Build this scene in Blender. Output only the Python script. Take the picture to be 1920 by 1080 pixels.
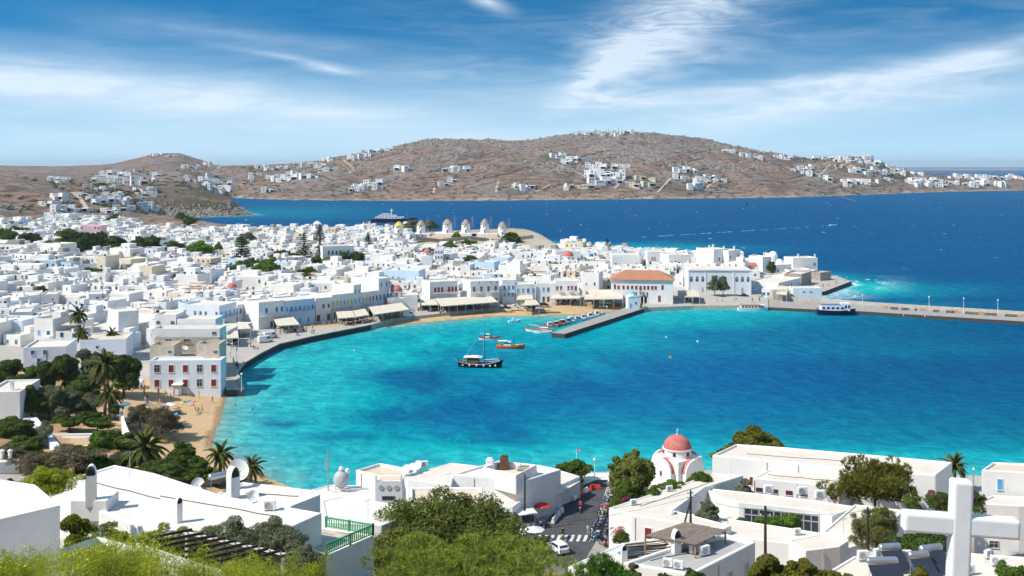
import bpy, bmesh, math, random
import numpy as np
from mathutils import Vector, Matrix
R = math.radians
rnd = random.Random(7)
rng = np.random.default_rng(7)
scn = bpy.context.scene
for o in list(bpy.data.objects): bpy.data.objects.remove(o)
COL = scn.collection
# ------------------------------------------------------------------ camera
CAMZ, F, HX, HY = 56.0, 1900.0, 960.0, 312.0       # eye height (m), focal length and horizon in 1920-px units
cam = bpy.data.cameras.new('camera'); camo = bpy.data.objects.new('camera', cam); COL.objects.link(camo)
cam.sensor_width = 36; cam.lens = 36*F/1920; cam.shift_y = -(540-HY)/1920
cam.clip_start = 0.5; cam.clip_end = 90000
camo.location = (0, 0, CAMZ); camo.rotation_euler = (R(90), 0, 0)
scn.camera = camo
# ------------------------------------------------------------------ light
SUN_EL, SUN_AZ = R(47), R(-112)                      # azimuth from +Y towards +X
vs = scn.view_settings
vs.view_transform = 'Standard'; vs.look = 'None'; vs.gamma = 1; vs.exposure = 0.14; vs.use_curve_mapping = False
sun = bpy.data.lights.new('sun', 'SUN'); sun.energy = 4.9; sun.angle = R(0.53); sun.color = (1, .94, .85)
suno = bpy.data.objects.new('sun', sun); COL.objects.link(suno)
sd = Vector((math.sin(SUN_AZ)*math.cos(SUN_EL), math.cos(SUN_AZ)*math.cos(SUN_EL), math.sin(SUN_EL)))
suno.rotation_euler = sd.to_track_quat('Z', 'Y').to_euler(); suno.location = sd*300

class NT:
    """tiny node-tree writer"""
    def __init__(s, tree): s.t = tree; s.n = tree.nodes; s.l = tree.links
    def node(s, typ, **kw):
        nd = s.n.new(typ)
        for k, v in kw.items(): setattr(nd, k, v)
        return nd
    def put(s, sock, v):
        if isinstance(v, bpy.types.NodeSocket): s.l.new(v, sock)
        elif isinstance(v, (tuple, list)) and sock.type == 'RGBA' and len(v) == 3: sock.default_value = (*v, 1)
        else: sock.default_value = v
    def m(s, op, a, b=None, c=None, clamp=False):
        nd = s.node('ShaderNodeMath', operation=op, use_clamp=clamp)
        for i, v in enumerate((a, b, c)):
            if v is not None: s.put(nd.inputs[i], v)
        return nd.outputs[0]
    def vm(s, op, a, b=None, sc=None):
        nd = s.node('ShaderNodeVectorMath', operation=op); s.put(nd.inputs[0], a)
        if b is not None: s.put(nd.inputs[1], b)
        if sc is not None: s.put(nd.inputs['Scale'], sc)
        return nd.outputs[0]
    def xyz(s, v):
        nd = s.node('ShaderNodeSeparateXYZ'); s.put(nd.inputs[0], v); return nd.outputs
    def comb(s, x, y, z):
        nd = s.node('ShaderNodeCombineXYZ')
        for i, v in enumerate((x, y, z)): s.put(nd.inputs[i], v)
        return nd.outputs[0]
    def noise(s, vec, scale, detail=4, rough=.55, dist=0, col=False):
        nd = s.node('ShaderNodeTexNoise'); s.put(nd.inputs['Vector'], vec)
        nd.inputs['Scale'].default_value = scale; nd.inputs['Detail'].default_value = detail
        nd.inputs['Roughness'].default_value = rough; nd.inputs['Distortion'].default_value = dist
        return nd.outputs[1 if col else 0]
    def mix(s, f, a, b, mode='MIX'):
        nd = s.node('ShaderNodeMix', data_type='RGBA', blend_type=mode)
        s.put(nd.inputs[0], f); s.put(nd.inputs[6], a); s.put(nd.inputs[7], b); return nd.outputs[2]
    def ramp(s, f, lo, hi, a=0., b=1.):
        nd = s.node('ShaderNodeMapRange', interpolation_type='SMOOTHSTEP'); s.put(nd.inputs[0], f)
        for i, v in enumerate((lo, hi, a, b)): nd.inputs[i+1].default_value = v
        return nd.outputs[0]

# sky: Nishita, its gradient compressed towards the horizon, plus cirrus
wd = bpy.data.worlds.new('World'); scn.world = wd; wd.use_nodes = True
w = NT(wd.node_tree); w.n.clear()
gen = w.node('ShaderNodeTexCoord').outputs['Generated']
dx, dy, dz = w.xyz(gen)
el = w.m('MAXIMUM', dz, 0.0)
zz = w.m('ADD', w.m('MULTIPLY', el, 3.6), 0.10)
sky = w.node('ShaderNodeTexSky', sky_type='NISHITA'); sky.sun_disc = False
sky.sun_elevation = SUN_EL; sky.sun_rotation = SUN_AZ % (2*math.pi); sky.altitude = 0; sky.air_density = 1.0; sky.dust_density = .35; sky.ozone_density = 2.5
w.put(sky.inputs[0], w.vm('NORMALIZE', w.comb(dx, dy, zz)))
# sky-map coordinates: azimuth and elevation in units of the old 1920-px frame
az = w.m('ARCTAN2', dx, dy); PX = w.m('MULTIPLY', az, F); PY = w.m('MULTIPLY', w.m('ARCSINE', dz), F)
PV = w.comb(PX, PY, 0.)
def cirrus(ang, sx, sy, seed, detail, dist):
    mp = w.node('ShaderNodeMapping'); w.put(mp.inputs[0], PV); mp.inputs[2].default_value = (0, 0, R(-ang)); mp.inputs[3].default_value = (sx, sy, 1)
    return w.noise(w.vm('ADD', mp.outputs[0], (seed, seed*2, 0)), 1.0, detail, .6, dist)
def blob(px, py, ang, rx, ry):
    mp = w.node('ShaderNodeMapping', vector_type='TEXTURE'); w.put(mp.inputs[0], PV)
    mp.inputs[1].default_value = (px-HX, HY-py, 0); mp.inputs[2].default_value = (0, 0, R(ang)); mp.inputs[3].default_value = (rx*1.9, ry*1.9, 1)
    g = w.node('ShaderNodeTexGradient', gradient_type='QUADRATIC_SPHERE'); w.l.new(mp.outputs[0], g.inputs[0]); return g.outputs[1]
def add(*v):
    r = v[0]
    for q in v[1:]: r = w.m('ADD', r, q)
    return r
mul = lambda a, b: w.m('MULTIPLY', a, b)
n1 = w.ramp(cirrus(16, .0062, .036, 3.1, 7, 1.1), .18, .80)
n3 = w.ramp(cirrus(2, .0019, .0135, 5.2, 5, .6), .26, .76)
far = w.ramp(PY, 330, 700)                                   # overhead, out of frame: added thin cirrus, cover set for the ambient light
bl = add(mul(add(blob(1330, 5, 36, 230, 88), blob(1190, 90, 40, 170, 60), mul(blob(1110, 145, 42, 80, 28), .8)), add(mul(n1, .80), .10)),
         mul(add(blob(1500, 163, 5, 330, 17), blob(1780, 126, 13, 230, 24), mul(blob(1460, 208, 8, 330, 36), .9), mul(blob(1780, 185, 5, 300, 34), .55), mul(blob(1160, 190, -3, 300, 26), .5)), add(mul(n1, .55), .32)),
         mul(add(blob(150, 175, -5, 480, 56), mul(blob(600, 215, -4, 460, 40), .9), mul(blob(615, 130, -12, 70, 9), .75), mul(blob(540, 112, -8, 110, 6), .5), mul(blob(915, 6, -20, 42, 14), 1.0), mul(blob(450, 75, -6, 300, 26), .35)), mul(add(mul(n3, .46), .42), add(mul(n1, .22), .82))),
         mul(blob(960, 275, 0, 2200, 55), add(mul(n3, .35), .1)), mul(blob(900, 120, 4, 1500, 110), mul(mul(n1, n3), .42)), mul(far, mul(n3, .45)))
cl = w.m('MINIMUM', bl, .76)
tint = w.mix(w.ramp(PY, 20, 260), (.30, .79, .87), (.036, .71, .93))
blue = w.mix(1.0, sky.outputs[0], tint, 'MULTIPLY')
hz = w.ramp(PY, -20, 275, .80, 0.0)
base = w.mix(hz, blue, (3.5, 5.4, 6.6))
skyc = w.mix(cl, base, (5.5, 6.2, 6.9))
bg = w.node('ShaderNodeBackground'); w.put(bg.inputs[0], skyc); bg.inputs[1].default_value = .150
w.l.new(bg.outputs[0], w.node('ShaderNodeOutputWorld').inputs[0])

wd.cycles.sampling_method = 'MANUAL'; wd.cycles.sample_map_resolution = 512
cy = scn.cycles; cy.use_adaptive_sampling = True; cy.adaptive_threshold = .035; cy.adaptive_min_samples = 16; cy.max_bounces = 4; cy.diffuse_bounces = 2; cy.glossy_bounces = 2; cy.transmission_bounces = 2; cy.transparent_max_bounces = 4; cy.caustics_reflective = False; cy.caustics_refractive = False
# ------------------------------------------------------------------ projection helpers
def G(x, y, z=0.0):
    Y = (CAMZ-z)*F/(y-HY); return Vector(((x-HX)/F*Y, Y, z))
def D(x, y, d): return Vector(((x-HX)/F*d, d, CAMZ-(y-HY)/F*d))
def pxof(p): return HX+F*p[0]/p[1], HY+F*(CAMZ-p[2])/p[1]

# ------------------------------------------------------------------ materials
MATS = {}
def srgb(r, g, b): return tuple((c/255/12.92 if c/255 <= .04045 else ((c/255+.055)/1.055)**2.4) for c in (r, g, b))
def mat(name, col, rough=.8, var=.12, scale=.6, bump=0., bscale=8., metal=0., spec=.3, grime=0., grime_col=(.35, .31, .26), trans=None):
    if name in MATS: return MATS[name]
    m = bpy.data.materials.new(name); m.use_nodes = True; t = NT(m.node_tree); b = t.n['Principled BSDF']
    pos = t.node('ShaderNodeNewGeometry').outputs['Position']
    n = t.noise(pos, scale, 5, .6)
    c = t.mix(t.ramp(n, .25, .75), tuple(x*(1-var) for x in col), tuple(min(1, x*(1+var)) for x in col))
    if grime:
        st = t.noise(t.vm('MULTIPLY', pos, (1, 1, .18)), 1.6, 6, .65)
        c = t.mix(t.ramp(st, .52, .80, 0, grime), c, grime_col)
    t.put(b.inputs['Base Color'], c); b.inputs['Roughness'].default_value = rough
    b.inputs['Metallic'].default_value = metal; b.inputs['Specular IOR Level'].default_value = spec
    if bump:
        bp = t.node('ShaderNodeBump'); bp.inputs['Strength'].default_value = bump; bp.inputs['Distance'].default_value = .05
        t.put(bp.inputs['Height'], t.noise(pos, bscale, 5, .6)); t.put(b.inputs['Normal'], bp.outputs[0])
    MATS[name] = m; return m
def leafmat(name, c1, c2, c3=None, trans=.35):
    if name in MATS: return MATS[name]
    m = bpy.data.materials.new(name); m.use_nodes = True; t = NT(m.node_tree); t.n.clear()
    g = t.node('ShaderNodeNewGeometry')
    c = t.mix(g.outputs['Random Per Island'], c1, c2)
    if c3: c = t.mix(t.ramp(g.outputs['Random Per Island'], .86, .93), c, c3)
    ob = t.node('ShaderNodeObjectInfo').outputs['Random']
    c = t.mix(t.m('MULTIPLY', t.ramp(t.noise(g.outputs['Position'], .5, 2), .3, .7), .5), c, tuple(x*.7 for x in c1))
    hv = t.node('ShaderNodeHueSaturation'); t.put(hv.inputs['Value'], t.m('ADD', t.m('MULTIPLY', ob, .35), .82)); t.put(hv.inputs['Color'], c); c = hv.outputs[0]
    d = t.node('ShaderNodeBsdfDiffuse'); t.put(d.inputs[0], c); tr = t.node('ShaderNodeBsdfTranslucent'); t.put(tr.inputs[0], c)
    mx = t.node('ShaderNodeMixShader'); mx.inputs[0].default_value = trans; t.l.new(d.outputs[0], mx.inputs[1]); t.l.new(tr.outputs[0], mx.inputs[2])
    t.l.new(mx.outputs[0], t.node('ShaderNodeOutputMaterial').inputs[0])
    MATS[name] = m; return m
M_white = mat('whitewash', (.83, .805, .77), .85, .05, .25, .35, 4, grime=.32, grime_col=(.45, .42, .38))
M_white2 = mat('whitewash_warm', (.82, .79, .73), .85, .06, .3, .25, 5, grime=.3)
M_white3 = mat('whitewash_cool', (.76, .80, .85), .85, .05, .3, .25, 5, grime=.2)
M_roof = mat('roof_lime', (.70, .625, .535), .9, .08, .25, .3, 3, grime=.5, grime_col=(.46, .38, .30))
M_roofw = mat('roof_white', (.74, .695, .63), .9, .07, .25, .3, 3, grime=.5, grime_col=(.50, .45, .38))
M_rooft = mat('roof_tan', (.66, .54, .42), .9, .10, .4, .2, 3, grime=.3)
M_roofg = mat('roof_grey', (.42, .41, .39), .9, .08, .5, .3, 6, grime=.3)
M_pale = mat('wall_paleblue', (.55, .70, .84), .85, .05, .3, grime=.2)
M_pink = mat('wall_pink', (.80, .50, .52), .85, .06, .3, grime=.2)
M_cream = mat('wall_cream', (.72, .62, .46), .85, .08, .4, grime=.3)
M_stone = mat('stone', (.36, .31, .26), .95, .3, 1.2, .6, 4)
M_stonel = mat('stone_pale', (.50, .45, .38), .95, .25, 1.5, .6, 4)
M_blue = mat('paint_blue', (.03, .14, .42), .5, .15, 1); M_blue2 = mat('paint_skyblue', (.10, .42, .72), .5, .12, 1)
M_red = mat('paint_maroon', (.26, .03, .035), .5, .15, 1); M_red2 = mat('paint_red', (.62, .05, .04), .5, .1, 1)
M_grn = mat('paint_green', (.07, .37, .17), .45, .1, 1); M_dgrn = mat('paint_darkgreen', (.02, .13, .07), .5, .1, 1)
M_brn = mat('wood_brown', (.14, .075, .045), .7, .25, 2); M_wood = mat('wood_pale', (.36, .22, .12), .75, .25, 2)
M_dwood = mat('wood_dark', (.055, .038, .03), .6, .2, 2); M_thatch = mat('reed_thatch', (.36, .285, .225), .95, .22, 3)
M_yel = mat('paint_yellow', (.75, .50, .06), .5, .1, 1); M_yel2 = mat('fabric_yellow', (.80, .62, .04), .7, .1, 1)
M_glass = mat('window_glass', (.035, .05, .07), .12, .2, 1, spec=.6)
M_dark = mat('dark_opening', (.02, .02, .022), .8, .1, 1); M_black = mat('black_rubber', (.018, .018, .02), .6, .2, 2)
M_terra = mat('terracotta', (.50, .245, .145), .9, .22, 2.5, .5, 9); M_dome = mat('dome_red', (.54, .155, .13), .8, .22, 1.1, .3, 4, grime=.6, grime_col=(.72, .50, .45))
M_domeb = mat('dome_blue', (.10, .45, .75), .6, .1, 1)
M_awn = mat('awning_cream', (.66, .585, .46), .85, .10, .9, grime=.3); M_awn2 = mat('awning_white', (.76, .73, .68), .85, .05, .6)
M_metal = mat('steel', (.55, .56, .57), .35, .1, 1, metal=.8); M_galv = mat('galvanised', (.42, .44, .46), .5, .15, 2, metal=.5)
M_plast = mat('plastic_white', (.80, .80, .79), .4, .04, 1); M_plastg = mat('plastic_grey', (.45, .45, .46), .5, .1, 1)
M_asph = mat('asphalt', (.075, .076, .080), .92, .22, .35, .3, 20, grime=.25, grime_col=(.13, .125, .12))
M_pave = mat('paving', (.43, .395, .35), .92, .12, .5, .3, 4, grime=.3); M_conc = mat('concrete', (.34, .32, .29), .92, .14, .6, .3, 4, grime=.35)
M_sand = mat('sand', (.60, .44, .27), .97, .12, .25, .4, 3); M_paint = mat('road_paint', (.62, .62, .60), .8, .15, 2)
M_bark = mat('bark', (.14, .10, .075), .95, .3, 3, .6, 9); M_pbark = mat('palm_bark', (.17, .12, .085), .95, .3, 3, .6, 9)
M_tan = mat('plaster_tan', (.62, .53, .42), .95, .14, .8, .4, 4, grime=.5)
M_skin = mat('skin', (.55, .33, .23), .6, .1, 2); M_hair = mat('hair_dark', (.05, .03, .02), .7, .2, 2); M_hairb = mat('hair_fair', (.34, .22, .10), .7, .2, 2)
M_navy = mat('hull_navy', (.008, .012, .06), .3, .2, .5); M_hblk = mat('hull_black', (.012, .013, .02), .35, .2, .5); M_org = mat('paint_orange', (.75, .26, .04), .5, .1, 1)
CLOTH = [mat('cloth_%d' % i, c, .9, .1, 3) for i, c in enumerate([(.75, .73, .7), (.5, .05, .05), (.03, .05, .2), (.02, .02, .025), (.1, .3, .6), (.7, .5, .1), (.6, .2, .25), (.1, .3, .15), (.35, .35, .37), (.55, .42, .3)])]
CLOTHN = ['white', 'red', 'navy', 'black', 'blue', 'mustard', 'pink', 'green', 'grey', 'beige']
L_dark = leafmat('leaf_dark', (.058, .092, .024), (.150, .205, .052))
L_mid = leafmat('leaf_mid', (.060, .110, .022), (.17, .235, .052))
L_bright = leafmat('leaf_bright', (.085, .17, .022), (.21, .33, .055))
L_olive = leafmat('leaf_olive', (.11, .135, .070), (.30, .32, .19))
L_euc = leafmat('leaf_eucalyptus', (.095, .135, .026), (.32, .36, .085), (.32, .22, .09))
L_pine = leafmat('needle_pine', (.15, .22, .03), (.46, .55, .09), (.38, .30, .12))
L_con = leafmat('needle_dark', (.025, .046, .022), (.065, .092, .042))
L_gold = leafmat('leaf_goldgreen', (.090, .105, .018), (.28, .26, .048))
L_fen = leafmat('fennel_frond', (.27, .36, .035), (.58, .64, .09), (.78, .60, .04), .5)
L_dry = leafmat('leaf_dry', (.14, .11, .065), (.27, .23, .14))
L_palm = leafmat('palm_leaflet', (.080, .105, .025), (.23, .24, .075)); L_palmd = leafmat('palm_leaflet_dry', (.18, .14, .06), (.34, .27, .13))
L_flow = leafmat('petal_pink', (.50, .10, .13), (.62, .28, .26)); L_mag = leafmat('petal_magenta', (.42, .02, .16), (.55, .06, .26))

# ------------------------------------------------------------------ mesh builder
def tag(o, label=None, cat=None, group=None, kind=None):
    for k, v in (('label', label), ('category', cat), ('group', group), ('kind', kind)):
        if v: o[k] = v
    return o
def link(name, me, parent=None, loc=None):
    o = bpy.data.objects.new(name, me); COL.objects.link(o)
    if parent is not None: o.parent = parent
    if loc is not None: o.location = loc
    return o
def empty(name, loc=(0, 0, 0), rz=0, label=None, cat=None, group=None):
    o = link(name, None, None, loc); o.rotation_euler = (0, 0, rz); o.empty_display_size = .5
    return tag(o, label, cat, group)
def copytree(o, parent=None):
    c = o.copy(); COL.objects.link(c); c.parent = parent
    for ch in o.children: copytree(ch, c)
    return c
class MB:
    def __init__(s): s.v = []; s.f = []; s.m = []; s.mats = []
    def mi(s, m):
        if m not in s.mats: s.mats.append(m)
        return s.mats.index(m)
    def add(s, vs_, fs, m):
        b = len(s.v); s.v += [tuple(v) for v in vs_]; i = s.mi(m)
        for f in fs: s.f.append(tuple(b+k for k in f)); s.m.append(i)
        return s
    def box(s, c, d, m, rz=0, taper=1.0):
        """c = centre of the base, d = full sizes"""
        x, y, z = d[0]/2, d[1]/2, d[2]; cs, sn = math.cos(rz), math.sin(rz); vs_ = []
        for zz_, k in ((0, 1.), (z, taper)):
            for a, b in ((-x, -y), (x, -y), (x, y), (-x, y)):
                a *= k; b *= k; vs_.append((c[0]+a*cs-b*sn, c[1]+a*sn+b*cs, c[2]+zz_))
        return s.add(vs_, [(3, 2, 1, 0), (4, 5, 6, 7), (0, 1, 5, 4), (1, 2, 6, 5), (2, 3, 7, 6), (3, 0, 4, 7)], m)
    def prism(s, poly, z0, z1, m, mtop=None, bottom=False):
        n = len(poly); vs_ = [(p[0], p[1], z0) for p in poly]+[(p[0], p[1], z1) for p in poly]
        s.add(vs_, [(i, (i+1) % n, n+(i+1) % n, n+i) for i in range(n)], m)
        s.add(vs_[n:], [tuple(range(n))], mtop or m)
        if bottom: s.add(vs_[:n], [tuple(reversed(range(n)))], m)
        return s
    def lathe(s, prof, m, c=(0, 0, 0), n=16, sx=1, sy=1, a0=0, a1=2*math.pi):
        full = abs(a1-a0-2*math.pi) < 1e-4; k = n if full else n+1; vs_ = []
        for r, z in prof:
            for i in range(k):
                a = a0+(a1-a0)*i/n; vs_.append((c[0]+r*math.cos(a)*sx, c[1]+r*math.sin(a)*sy, c[2]+z))
        fs = []
        for j in range(len(prof)-1):
            for i in range(n if full else n):
                i2 = (i+1) % k; fs.append((j*k+i, j*k+i2, (j+1)*k+i2, (j+1)*k+i))
        return s.add(vs_, fs, m)
    def cyl(s, c, r, h, m, n=12, r2=None):
        r2 = r if r2 is None else r2
        return s.lathe([(0.001, 0), (r, 0), (r2, h), (0.001, h)], m, c, n)
    def tube(s, pts, rad, m, n=6, cap=True):
        pts = [Vector(p) for p in pts]; k = len(pts); rad = rad if isinstance(rad, (list, tuple)) else [rad]*k; vs_ = []
        for i, p in enumerate(pts):
            t = (pts[min(i+1, k-1)]-pts[max(i-1, 0)]).normalized(); a = t.cross(Vector((0, 0, 1)) if abs(t.z) < .95 else Vector((1, 0, 0))).normalized(); b = t.cross(a)
            for j in range(n):
                an = 2*math.pi*j/n; vs_.append(p+(a*math.cos(an)+b*math.sin(an))*rad[i])
        fs = [(i*n+j, (i+1)*n+j, (i+1)*n+(j+1) % n, i*n+(j+1) % n) for i in range(k-1) for j in range(n)]
        if cap: fs += [tuple(range(n)), tuple(range((k-1)*n, k*n))[::-1]]
        return s.add(vs_, fs, m)
    def beam(s, a, b, w_, h, m):
        a, b = Vector(a), Vector(b); d = (b-a); sd_ = Vector((-d.y, d.x, 0)).normalized()*w_/2; up = Vector((0, 0, h)) if abs(d.normalized().z) < .9 else Vector((d.x, d.y, 0))
        return s.add([a-sd_, a+sd_, a+sd_+up, a-sd_+up, b-sd_, b+sd_, b+sd_+up, b-sd_+up], [(0, 1, 2, 3), (7, 6, 5, 4), (0, 4, 5, 1), (1, 5, 6, 2), (2, 6, 7, 3), (3, 7, 4, 0)], m)
    def quad(s, p, m): return s.add(p, [tuple(range(len(p)))], m)
    def ball(s, c, r, m, n=10, k=6, sz=1, half=False):
        pr = [(max(.001, r*math.cos(t)), r*sz*math.sin(t)) for t in [(-math.pi/2*(0 if half else 1))+(math.pi/2+(0 if half else math.pi/2))*i/k for i in range(k+1)]]
        return s.lathe(pr, m, c, n)
    def mesh(s, name, smooth=False):
        me = bpy.data.meshes.new(name); me.from_pydata(s.v, [], s.f)
        for m in s.mats: me.materials.append(m)
        me.polygons.foreach_set('material_index', s.m)
        if smooth: me.polygons.foreach_set('use_smooth', [True]*len(s.f))
        bm = bmesh.new(); bm.from_mesh(me); bmesh.ops.recalc_face_normals(bm, faces=bm.faces); bm.to_mesh(me); bm.free()
        return me
    def build(s, name, parent=None, loc=None, smooth=False, bevel=0, seg=2):
        o = link(name, s.mesh(name, smooth), parent, loc)
        if bevel:
            b = o.modifiers.new('bevel', 'BEVEL'); b.width = bevel; b.segments = seg; b.limit_method = 'ANGLE'; b.angle_limit = R(40)
        return o
def arrays(name, V, FQ, mats, smooth=False, mi=None, attr=None):
    me = bpy.data.meshes.new(name); n = FQ.shape[1]
    me.vertices.add(len(V)); me.vertices.foreach_set('co', np.ascontiguousarray(V, dtype=np.float32).ravel())
    me.loops.add(FQ.size); me.loops.foreach_set('vertex_index', np.ascontiguousarray(FQ, dtype=np.int32).ravel())
    me.polygons.add(len(FQ)); me.polygons.foreach_set('loop_start', np.arange(0, FQ.size, n, dtype=np.int32))
    if mi is not None: me.polygons.foreach_set('material_index', np.ascontiguousarray(mi, dtype=np.int32))
    me.polygons.foreach_set('use_smooth', np.full(len(FQ), smooth))
    if attr is not None:
        a = me.color_attributes.new('col', 'FLOAT_COLOR', 'POINT'); a.data.foreach_set('color', np.ascontiguousarray(attr, dtype=np.float32).ravel())
    for m in mats: me.materials.append(m)
    me.update(calc_edges=True); me.validate(); return me

# ------------------------------------------------------------------ noise
_perm = rng.random((256, 256))
def vnoise(x, y):
    xi, yi = np.floor(x).astype(int), np.floor(y).astype(int); fx, fy = x-xi, y-yi; fx = fx*fx*(3-2*fx); fy = fy*fy*(3-2*fy)
    g = lambda a, b: _perm[a % 256, b % 256]
    return (g(xi, yi)*(1-fx)+g(xi+1, yi)*fx)*(1-fy)+(g(xi, yi+1)*(1-fx)+g(xi+1, yi+1)*fx)*fy
def fbm(x, y, o=4):
    s_, a, t = 0., 1., 0.
    for i in range(o): s_ = s_+a*vnoise(x*2**i+17.3*i, y*2**i+5.1*i); t += a; a *= .5
    return s_/t
def sstep(x, a, b): t = np.clip((x-a)/(b-a), 0, 1); return t*t*(3-2*t)

# ------------------------------------------------------------------ coastline and heights
g2 = lambda x, y, z=0: tuple(G(x, y, z)[:2]); d2 = lambda x, d: ((x-HX)/F*d, d)
HARB = [d2(1990, 178), d2(1800, 180), d2(1500, 185), d2(1150, 186), d2(1108, 184), d2(1000, 178), d2(680, 172), d2(560, 176), d2(505, 182), d2(460, 192), d2(425, 198), d2(398, 203), d2(410, 218), d2(420, 232), d2(428, 246),
        g2(457, 740), g2(450, 722), g2(446, 704), g2(459, 686), g2(487, 669), g2(523, 651), g2(583, 637), g2(643, 625), g2(694, 615), g2(760, 609), g2(850, 600.5), g2(935, 593), g2(1010, 593), g2(1085, 592), g2(1150, 584), g2(1205, 580), g2(1300, 578), g2(1385, 578)]
PT = [g2(1440, 578), g2(1542, 562), g2(1545, 548), g2(1597, 529), g2(1562, 517), d2(1545, 500), d2(1500, 520), d2(1400, 545), d2(1300, 570), d2(1200, 610), d2(1150, 628), d2(1062, 655), d2(1046, 690), d2(1015, 745), d2(950, 760), d2(860, 720), d2(740, 735), d2(600, 770), d2(480, 800), d2(400, 860), d2(310, 960), d2(255, 1060)]
HEAD = [d2(300, 1105), d2(360, 1120), d2(430, 1135), d2(472, 1165), d2(455, 1220), d2(425, 1330), d2(405, 1600), d2(412, 1800)]
FARC = [d2(440, 1815), d2(480, 1760), d2(560, 1690), d2(700, 1662), d2(900, 1662), d2(1100, 1716), d2(1300, 1773), d2(1440, 1803), d2(1530, 1880), d2(1600, 1970), d2(1700, 2128), d2(1800, 2264), d2(1920, 2364), d2(2300, 2480)]
BACK = [d2(2500, 3000), d2(1900, 2900), d2(1720, 2950), d2(1600, 3300), d2(1200, 3800), d2(600, 4400), d2(420, 5500), (-3500, 5500), (-3500, -300), (500, -300), (500, 178)]
LAND = np.array(HARB+PT+HEAD+FARC+BACK)
BEACH1 = np.array(HARB[8:15]); BEACH2 = np.array(HARB[23:31])
def polydist(X, Y, P, closed=False):
    best = np.full(X.shape, 1e9); n = len(P)
    for i in range(n if closed else n-1):
        a, b = P[i], P[(i+1) % n]; d = b-a; L = d@d
        t = np.clip(((X-a[0])*d[0]+(Y-a[1])*d[1])/L, 0, 1); best = np.minimum(best, (X-a[0]-t*d[0])**2+(Y-a[1]-t*d[1])**2)
    return np.sqrt(best)
def inpoly(X, Y, P):
    c = np.zeros(X.shape, bool); n = len(P)
    for i in range(n):
        x1, y1 = P[i]; x2, y2 = P[i-1]
        k = (y1 > Y) != (y2 > Y); c ^= k & (X < (x2-x1)*(Y-y1)/(y2-y1+1e-12)+x1)
    return c
_cp = [(100, 5, 52), (960, 5, 52), (1800, 5, 52), (-300, 20, 45), (960, 20, 45.5), (2200, 20, 45.5), (100, 50, 33), (960, 50, 33), (1800, 50, 33), (-600, 60, 30), (2500, 60, 28), (100, 85, 18), (500, 85, 17.5), (960, 85, 17), (1500, 85, 17.5), (2000, 85, 19),
       (100, 110, 11), (700, 110, 8.5), (1000, 113, 3), (1400, 110, 8.6), (1900, 115, 9), (700, 130, 4), (1000, 130, .9), (1400, 130, 4), (1850, 140, 3), (1000, 150, 1), (1100, 160, 1), (1100, 175, 1), (1100, 135, .9), (1100, 145, .9), (1600, 160, 3), (300, 130, 7.5), (0, 130, 9),
       (0, 180, 5), (300, 180, 3.2), (0, 250, 4), (150, 220, 3.5), (280, 250, 1.8), (340, 215, 1.6), (100, 330, 4), (450, 300, 1.6), (700, 380, 1.7), (950, 395, 1.6), (1200, 400, 1.7), (1350, 410, 1.8), (-300, 250, 8), (0, 400, 7), (300, 450, 5.5), (0, 550, 12), (300, 600, 9), (600, 520, 5.5), (700, 640, 7), (900, 560, 5),
       (850, 670, 12), (780, 680, 10.5), (950, 680, 11.5), (1000, 650, 7), (1050, 600, 4), (1200, 470, 4), (1350, 455, 6), (1450, 440, 2.2), (1480, 440, 1.6), (1530, 420, 1.2), (1500, 470, 2.6), (1545, 470, 1.2), (1450, 470, 3.6), (1440, 420, 1.2), (1570, 450, 1.0), (1500, 500, 3), (1380, 490, 8), (500, 700, 8.5), (200, 750, 11), (0, 750, 18), (-300, 500, 16), (-300, 700, 24), (0, 860, 24), (80, 920, 30), (0, 1000, 47), (-250, 1000, 55), (120, 990, 26),
       (200, 1000, 17), (200, 1150, 32), (260, 1020, 10), (300, 1180, 22), (330, 1250, 30), (390, 1190, 21), (440, 1170, 17), (150, 1250, 38), (-100, 1250, 52)]
CP = np.array([(*d2(x, d), z) for x, d, z in _cp]); _D = np.sqrt(((CP[:, None, :2]-CP[None, :, :2])**2).sum(-1)); CW = np.linalg.solve(_D+1e-6*np.eye(len(CP)), CP[:, 2]-10)
SIL = np.array([(-400, 310), (-100, 310.5), (0, 311), (60, 311.2), (130, 311.2), (190, 309.5), (215, 306), (250, 298), (285, 290), (310, 287), (340, 288), (380, 300), (405, 309), (430, 310.5), (450, 310.5), (480, 310), (540, 307.5), (600, 302), (640, 292), (700, 284), (760, 270), (800, 262), (850, 260), (900, 262), (950, 262), (1000, 262), (1040, 254), (1080, 250), (1130, 249), (1180, 247), (1230, 250), (1280, 254), (1330, 262), (1370, 272), (1400, 278), (1440, 285), (1480, 291), (1520, 297), (1560, 297), (1600, 292), (1640, 299), (1670, 312), (1700, 322), (1760, 328), (1830, 331), (1920, 333), (2300, 336)], float)
_fc = np.array([(-400, 1300), (405, 1300), (425, 1815)]+[(HX+F*p[0]/p[1], p[1]) for p in FARC[1:]], float)
_rd = np.array([(-400, 3000), (395, 3000), (430, 2550), (700, 2350), (1100, 2400), (1440, 2420), (1560, 2380), (1640, 2420), (1720, 2500), (2300, 2800)], float)
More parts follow.
